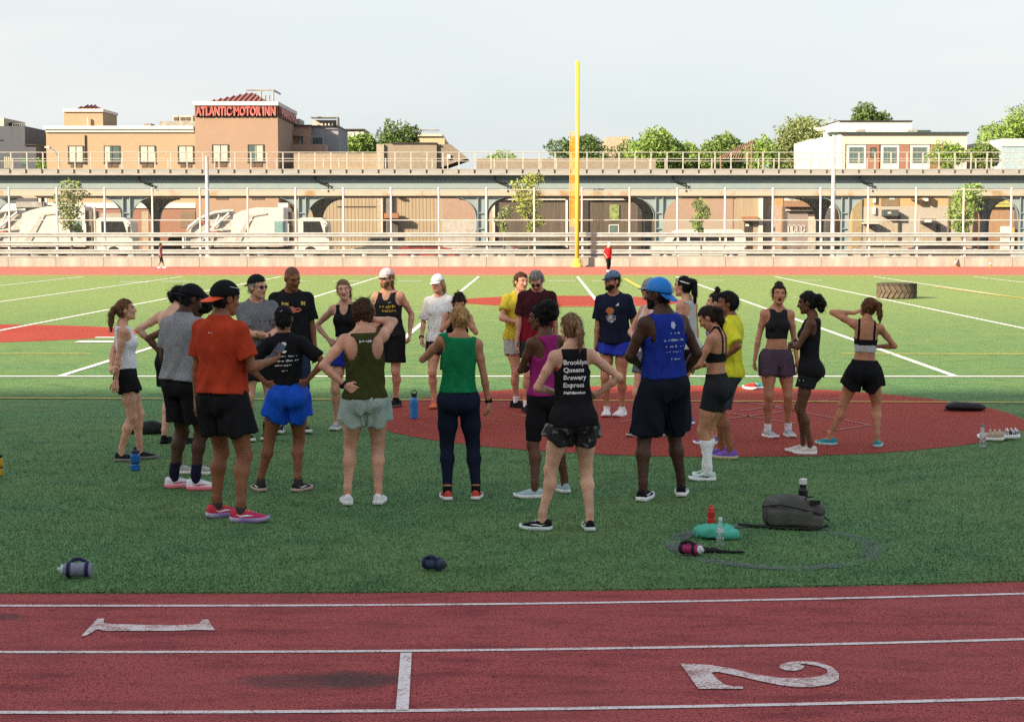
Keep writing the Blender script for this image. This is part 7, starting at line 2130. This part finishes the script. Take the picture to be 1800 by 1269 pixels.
# far figures
p = Person(283, 471.5, 1.42, -90, 'small distant person in mauve top walking on the far track', 'brown', 'f', fine=2.2, hairc='black', feet=((.10, .22, 0), (-.08, -.2, 0)), R_=DOWN, L_=DOWN); p.tank(fabric('mauve top', (.30, .12, .22)), hem=.9, racer=0); p.tights(BLK, length=1.1); p.shoes(WHT, WHTS); p.hair('short', extra=[('ball', (0, -.06, .11), (.04, .04, .04)), ('ball', (0, .03, .11), (.03, .03, .04))])
p = Person(1069, 478, 1.50, -150, 'distant person in red jacket and white cap on the far track', 'fair', 'm', fine=2.2, fat=1.12, hairc='grey', feet=((.06, .05, 0), (-.08, -.03, 0)), R_=dict(w=(.20, .12, .95), p=(.5, -1, 0)), L_=DOWN, lean=(8, 0)); p.tee(fabric('red jacket', (.55, .02, .03)), hem=.82, sleeve=.98, loose=.9); p.tights(BLK, length=1.9); p.shoes(WHT, WHTS); p.cap(WHT, WHT); p.hair('short')
# =================================================================== things lying on the turf and held in hands
CLEAR = mat('clear plastic', (.80, .86, .86), rough=.08, spec=.5, trans=.85, ior=1.2, var=0)
def put_at(px, py, name, label, cat, rz=0, z=.016):
    g = gp(px, py); e = empty(name, (g.x, g.y, z), R(rz)); return tag(e, label, cat)
def soft(shape, name, m, parent=None, h=.008, loc=None):
    D, o = shape.grid(h); v, q = surface_nets(D, o, h); return link(np_mesh(name, v, q, [m]), name, None, parent, loc=loc)
def bottle(px, py, hpx, label, m, cap_m, kind='sport', rz=0):
    g = gp(px, py); h = hpx / FPX * g.y
    e = put_at(px, py, 'water_bottle', label, 'bottle', rz); mb = MB()
    if kind == 'flask':
        mb.lathe([(h * .11, 0), (h * .14, h * .015), (h * .145, h * .6), (h * .135, h * .68), (h * .09, h * .74), (h * .085, h * .77)], 24); mb.build('body', m, e, smooth=False)
        mb = MB(); mb.lathe([(h * .095, h * .77), (h * .1, h * .78), (h * .1, h * .88), (h * .07, h * .9)], 20); mb.build('lid', cap_m, e)
        mb = MB(); mb.tube([(-h * .085, 0, h * .86), (-h * .09, 0, h * .95), (-h * .05, 0, h), (h * .05, 0, h), (h * .09, 0, h * .95), (h * .085, 0, h * .86)], h * .018, 8); mb.build('handle', cap_m, e)
    elif kind == 'pet':
        mb.lathe([(h * .08, 0), (h * .125, h * .02), (h * .13, h * .1), (h * .12, h * .13), (h * .13, h * .18), (h * .13, h * .34), (h * .12, h * .4), (h * .13, h * .46), (h * .13, h * .62), (h * .11, h * .74), (h * .06, h * .86), (h * .055, h * .9)], 24); mb.build('body', m, e, smooth=True)
        mb = MB(); mb.lathe([(h * .065, h * .9), (h * .068, h * .91), (h * .068, h * .985), (h * .05, h)], 18); mb.build('cap', cap_m, e)
        mb = MB(); mb.lathe([(h * .1305, h * .48), (h * .1315, h * .49), (h * .1315, h * .60), (h * .1305, h * .61)], 24); mb.build('label_band', mat('bottle label', (.6, .64, .66), rough=.5), e)
        mb = MB(); mb.lathe([(h * .07, .004), (h * .115, h * .03), (h * .118, h * .28)], 18); mb.build('water', mat('bottle water', (.70, .78, .80), rough=.05, trans=.9, ior=1.33, var=0), e)
    else:
        mb.lathe([(h * .17, 0), (h * .2, h * .02), (h * .2, h * .22), (h * .185, h * .26), (h * .185, h * .36), (h * .2, h * .42), (h * .2, h * .62), (h * .17, h * .72)], 24); mb.build('body', m, e, smooth=False)
        mb = MB(); mb.lathe([(h * .18, h * .72), (h * .185, h * .74), (h * .175, h * .82), (h * .08, h * .88), (h * .07, h * .96), (h * .05, h)], 20); mb.build('lid', cap_m, e)
        mb = MB(); mb.lathe([(h * .187, h * .28), (h * .195, h * .30), (h * .195, h * .33), (h * .187, h * .35)], 24); mb.build('grip_band', cap_m, e)
    return e
BLU = mat('sky blue bottle', (.02, .20, .55), rough=.3, spec=.5, var=.04)
bottle(238, 829, 42, 'translucent blue bottle beside the feet of the white tank top wearer', mat('blue bottle', (.01, .13, .42), rough=.25, spec=.5), mat('dark bottle lid', (.02, .025, .05), rough=.4))
bottle(728, 738, 50, 'tall sky blue flask with black lid on the red circle', BLU, mat('black lid', (.012, .012, .012), rough=.4), 'flask')
bottle(1250, 923, 33, 'red squeeze bottle behind the teal cloth', mat('red bottle', (.55, .03, .02), rough=.3, spec=.5), mat('red lid', (.62, .04, .03), rough=.35))
bottle(1266, 963, 51, 'clear plastic water bottle in front of the teal cloth', CLEAR, mat('white cap', (.7, .7, .7), rough=.4), 'pet')
bottle(1727, 788, 40, 'clear water bottle with teal cap beside the sandals', CLEAR, mat('teal cap', (.03, .26, .28), rough=.4), 'pet')
bottle(-3, 838, 44, 'yellow bottle cut by the left edge of the picture', mat('yellow bottle', (.62, .33, .03), rough=.35), mat('black lid', (.012, .012, .012)))

# hand-held running bottles lying on the turf
def handheld(px, py, label, body, strap, rz, L=.19, collar=None):
    e = put_at(px, py, 'handheld_bottle', label, 'bottle', rz)
    Q = Matrix.Rotation(math.pi / 2, 3, 'Y'); r_ = L * .24; mb = MB()
    mb.lathe([(r_ * .7, -L * .5), (r_, -L * .46), (r_, -L * .1), (r_ * .88, 0), (r_, L * .12), (r_, L * .34), (r_ * .7, L * .42)], 20, (0, 0, r_ + .006), Q); mb.build('body', body, e, smooth=True)
    mb = MB(); mb.lathe([(r_ * .72, L * .42), (r_ * .72, L * .50), (r_ * .35, L * .54), (r_ * .3, L * .62)], 16, (0, 0, r_ + .006), Q); mb.build('nozzle', collar or mat('pale nozzle', (.5, .6, .62), rough=.4), e)
    mb = MB()
    for t in (-.36, .24): mb.lathe([(r_ * 1.05, L * t - .012), (r_ * 1.12, L * t - .012), (r_ * 1.12, L * t + .012), (r_ * 1.05, L * t + .012)], 18, (0, 0, r_ + .006), Q)
    mb.tube([(-L * .36, -r_ * .5, r_ * 1.95), (-L * .1, -r_ * .75, r_ * 2.45), (L * .1, -r_ * .75, r_ * 2.45), (L * .24, -r_ * .5, r_ * 1.95)], .012, 8); mb.build('strap', strap, e)
    return e
handheld(135, 1019, 'handheld bottle with navy strap and grey pouch lying at the lower left', mat('grey violet pouch', (.22, .23, .30), rough=.6), mat('navy strap', (.012, .015, .06), rough=.7), 182, .20)
handheld(763, 1006, 'small navy handheld bottle lying on the turf in the lower middle', mat('navy pouch', (.03, .05, .11), rough=.6), mat('navy strap', (.012, .015, .06)), -35, .165, mat('dark nozzle', (.03, .04, .05)))
hb = handheld(1214, 979, 'pink and white handheld bottle lying on a black strap', mat('magenta pouch', (.36, .03, .14), rough=.6, col2=(.5, .45, .45), vscale=7, fac=(.6, .64)), mat('black strap', (.012, .012, .012)), -38, .17, mat('white nozzle', (.66, .66, .68)))
S_ = Shape(); S_.add([(ell((0, 0, .012), (.16, .05, .016)), .02), (ell((.17, -.02, .010), (.13, .03, .012)), .02), (ell((-.12, .02, .02), (.06, .05, .03)), .02)]); S_.noise = lambda x, y, z: .006 * wave(x, y, z, 50, 4); S_.cuts.append(lambda x, y, z: -.0 - z)
g = gp(1238, 974); o = soft(S_, 'arm_sleeve', mat('black cloth', (.010, .010, .011), rough=.9), loc=(g.x, g.y + .02, .016)); o.rotation_euler = (0, 0, R(-10)); tag(o, 'crumpled black strap under the pink bottle', 'cloth')

# teal cloth
S_ = Shape(); S_.add([(ell((-.07, 0, .035), (.09, .10, .060)), .03), (ell((.07, -.02, .035), (.10, .10, .048)), .03), (ell((-.01, .04, .055), (.07, .06, .050)), .02), (ell((.13, -.05, .022), (.05, .05, .032)), .02), (ell((.09, .05, .05), (.035, .03, .045)), .015)]); S_.noise = lambda x, y, z: .018 * wave(x, y, z, 42, 6) + .008 * wave(x, y, z, 95, 2); S_.cuts.append(lambda x, y, z: .0 - z)
g = gp(1258, 948); o = soft(S_, 'teal_cloth', mat('teal cloth', (.07, .40, .29), rough=.8, var=.12, vscale=12, bump=.2, bscale=40), loc=(g.x, g.y, .016)); tag(o, 'crumpled teal cloth lying behind the clear bottle', 'cloth')

# olive grey duffel with a bottle pushed in its top
bg_ = put_at(1394, 929, 'backpack', 'dark olive grey backpack lying on its side on the turf', 'backpack', -7)
BAG = mat('olive grey canvas', (.072, .072, .060), rough=.75, var=.2, vscale=6, bump=.3, bscale=25)
S_ = Shape(); S_.add([(rbox((-.01, .02, .105), (.225, .125, .105), .075), .03), (ell((-.05, .03, .15), (.17, .12, .10)), .05), (rbox((.13, .0, .13), (.10, .11, .075), .045, rotm((0, 1, 0), R(24))), .03), (rbox((-.02, -.115, .085), (.17, .035, .065), .03), .012),
    (rbox((.17, -.10, .06), (.06, .045, .05), .025), .012)]); S_.noise = lambda x, y, z: .010 * wave(x * 1.0, y, z * 1.6, 20, 3) * np.clip((x + .12) / .2, .2, 1) + .004 * wave(x, y, z, 60, 8); S_.cuts.append(lambda x, y, z: .002 - z)
soft(S_, 'body', BAG, bg_)
mb = MB(); mb.tube([(-.24, -.05, .16), (-.1, -.145, .19), (.06, -.155, .16), (.2, -.12, .12), (.27, -.03, .06)], .007, 6); mb.build('zip', mat('black zip', (.012, .012, .012)), bg_)
mb = MB()
for dz in (0, .018): mb.tube([(-.42, -.02 + dz, .012), (-.26, -.10 + dz, .014), (-.05, -.16 + dz, .014), (.14, -.17 + dz, .012), (.26, -.10, .03)], .010, 6)
mb.build('shoulder_strap', mat('black strap', (.012, .012, .012)), bg_)
mb = MB(); mb.box(.12, .20, -.118, -.10, .19, .225); mb.tube([(.08, -.10, .23), (.11, -.09, .25), (.15, -.09, .25)], .006, 6); mb.build('buckle', mat('black zip', (.012, .012, .012)), bg_)
e = put_at(1411, 917, 'steel_bottle', 'black bottle with white cap sticking up behind the backpack', 'bottle'); mb = MB(); mb.lathe([(.036, 0), (.038, .01), (.038, .235), (.028, .26), (.028, .285)], 20); mb.build('body', mat('black bottle', (.012, .013, .013), rough=.35), e); mb = MB(); mb.lathe([(.030, .285), (.031, .29), (.031, .325), (.026, .33)], 18); mb.build('cap', mat('white cap', (.7, .7, .7)), e)
e.location.z = .016
# black bag on the red circle
S_ = Shape(); S_.add([(ell((0, 0, .05), (.22, .13, .06)), .03), (ell((-.13, .02, .05), (.11, .11, .055)), .03), (ell((.16, -.02, .04), (.10, .10, .045)), .03)]); S_.noise = lambda x, y, z: .008 * wave(x, y, z, 30, 9); S_.cuts.append(lambda x, y, z: .0 - z)
e = put_at(1696, 724, 'drawstring_bag', 'flat black drawstring bag on the right of the red circle', 'bag', 0, .020); soft(S_, 'body', mat('black nylon', (.014, .013, .016), rough=.55, var=.2, vscale=10), e)
mb = MB(); mb.tube([(-.22, -.02, .03), (-.28, -.06, .01), (-.2, -.12, .01), (-.05, -.13, .012)], .006, 6); mb.build('cord', BLK, e)
# sandals / light shoes at the right
for i, (px, py, rz, lb) in enumerate(((1752, 778, 60, 'beige strappy shoe beside the clear bottle with teal cap'), (1780, 776, 100, 'black and white strappy shoe at the right edge of the turf'))):
    e = put_at(px, py, 'running_sandal', lb, 'shoe', rz)
    cm = mat('beige shoe knit', (.46, .36, .28), rough=.8) if i == 0 else mat('black white shoe knit', (.03, .03, .03), rough=.8, col2=(.6, .6, .58), vscale=22, fac=(.52, .56))
    s_ = with_mat(SHOE[0], 'upper', cm, e, (0, 0, 0), (0, R(18 if i else -12), 0), 1.05); with_mat(SHOE[1], 'sole', WHTS, e, (0, 0, 0), (0, R(18 if i else -12), 0), 1.05)
    mb = MB()
    for yy in (-.03, .02, .07): mb.tube([(-.045, yy, .04), (-.03, yy, .095), (.0, yy, .115), (.03, yy, .095), (.045, yy, .04)], .007, 6)
    mb.build('straps', mat('beige strap', (.55, .46, .38)) if i == 0 else WHT, e)
    e.location.z = .03
# pile of red and teal shoes far edge of the circle
for (px, py, rz, a_, b_, lb) in ((1322, 687, 30, (.40, .02, .03), (.5, .45, .45), 'red shoe at the far edge of the red circle'), (1334, 686, -50, (.10, .36, .33), (.5, .5, .5), 'teal shoe resting beside the red shoe on the circle')):
    e = put_at(px, py, 'loose_shoe', lb, 'shoe', rz, .020); with_mat(SHOE[0], 'upper', mat('loose ' + lb[:4], a_, rough=.7), e); with_mat(SHOE[1], 'sole', WHTS, e)
# dark pile of gear behind the grey shirted man
S_ = Shape(); S_.add([(ell((0, 0, .05), (.16, .12, .09)), .03), (ell((-.16, .0, .025), (.12, .06, .03)), .03)]); S_.noise = lambda x, y, z: .012 * wave(x, y, z, 36, 19); S_.cuts.append(lambda x, y, z: .0 - z)
g = gp(264, 764); o = soft(S_, 'dark_bundle', mat('black jacket', (.013, .015, .015), rough=.85), loc=(g.x, g.y, .016)); tag(o, 'dark crumpled bundle on the turf behind the white tank top wearer', 'bundle')

# big tractor tyre
g = gp(1576, 525); rt = 56 / FPX * g.y / 2
e = empty('tractor_tyre', (g.x, g.y, .016)); tag(e, 'big old tractor tyre lying flat on the pitch at the right', 'tyre'); wv = 27 / FPX * g.y; Rr = 70 / FPX * g.y / 2
TY = mat('weathered tyre', (.035, .031, .027), rough=.9, var=.4, vscale=5, col2=(.11, .085, .06), fac=(.4, .7))
mb = MB(); mb.lathe([(Rr * .55, .02), (Rr * .8, 0), (Rr * .93, .05), (Rr * .95, wv * .5), (Rr * .93, wv - .05), (Rr * .8, wv), (Rr * .55, wv - .02), (Rr * .52, wv * .5), (Rr * .55, .02)], 40); mb.f = mb.f[:-2]; mb.build('carcass', TY, e, smooth=False)
lug = None
for i in range(22):
    a = 2 * math.pi * i / 22
    for s_ in (0, 1):
        if lug is None or (i == 0):
            mb = MB(); z0, z1 = (.02, wv * .54) if s_ == 0 else (wv * .46, wv - .02); da = .22 if s_ == 0 else -.22
            vs = []
            for (zz, dd) in ((z0, 0), (z1, da)):
                for (rr_, ww) in ((Rr * .92, -.065), (Rr * .92, .065), (Rr * 1.0, .05), (Rr * 1.0, -.05)):
                    t = dd + ww / Rr * 1.3 - (.11 if s_ == 0 else -.11); vs.append((rr_ * math.cos(t), rr_ * math.sin(t), zz))
            mb.add(vs, [(0, 1, 2, 3), (7, 6, 5, 4), (0, 4, 5, 1), (1, 5, 6, 2), (2, 6, 7, 3), (3, 7, 4, 0)])
            L_ = mb.build('lug', TY, e)
            if s_ == 0: lug = L_
            else: lug2 = L_
            L_.rotation_euler = (0, 0, a)
        else:
            dup(lug if s_ == 0 else lug2, e, rz=a)

# things held in hands
def held(p, sg, off=(0, 0, 0)):
    hd, pn, c, _ = p.hd[sg]; W = p.wr[sg] + hd * .085 + pn * .032
    M_ = p.o.matrix_basis if False else Matrix.LocRotScale(p.o.location, p.o.rotation_euler, p.o.scale)
    return M_ @ (Vector(W) + Vector(off))
q = held(ORANGE_MAN, 1); e = empty('phone', q, R(-30)); tag(e, 'dark phone held in the hand of the orange t-shirt wearer', 'phone')
mb = MB(); mb.box(-.036, .036, -.0045, .0045, -.04, .11); mb.build('case', mat('slate phone case', (.06, .08, .12), rough=.4), e); mb = MB(); mb.box(-.033, .033, .0047, .0056, -.035, .105); mb.build('screen', CARGL, e)
e.rotation_euler = (R(-30), R(25), R(-30))
q = held(BLUE_MAN, -1); e = empty('held_bottle', q, R(24)); tag(e, 'grey plastic bottle in the hand of the royal blue tank top wearer', 'bottle')
mb = MB(); mb.lathe([(.03, -.10), (.036, -.095), (.036, .06), (.02, .085)], 18); mb.build('body', mat('smoky plastic', (.16, .16, .15), rough=.25), e); mb = MB(); mb.lathe([(.022, .085), (.022, .11), (.016, .115)], 14); mb.build('cap', BLK, e); e.rotation_euler = (R(80), R(20), R(24))
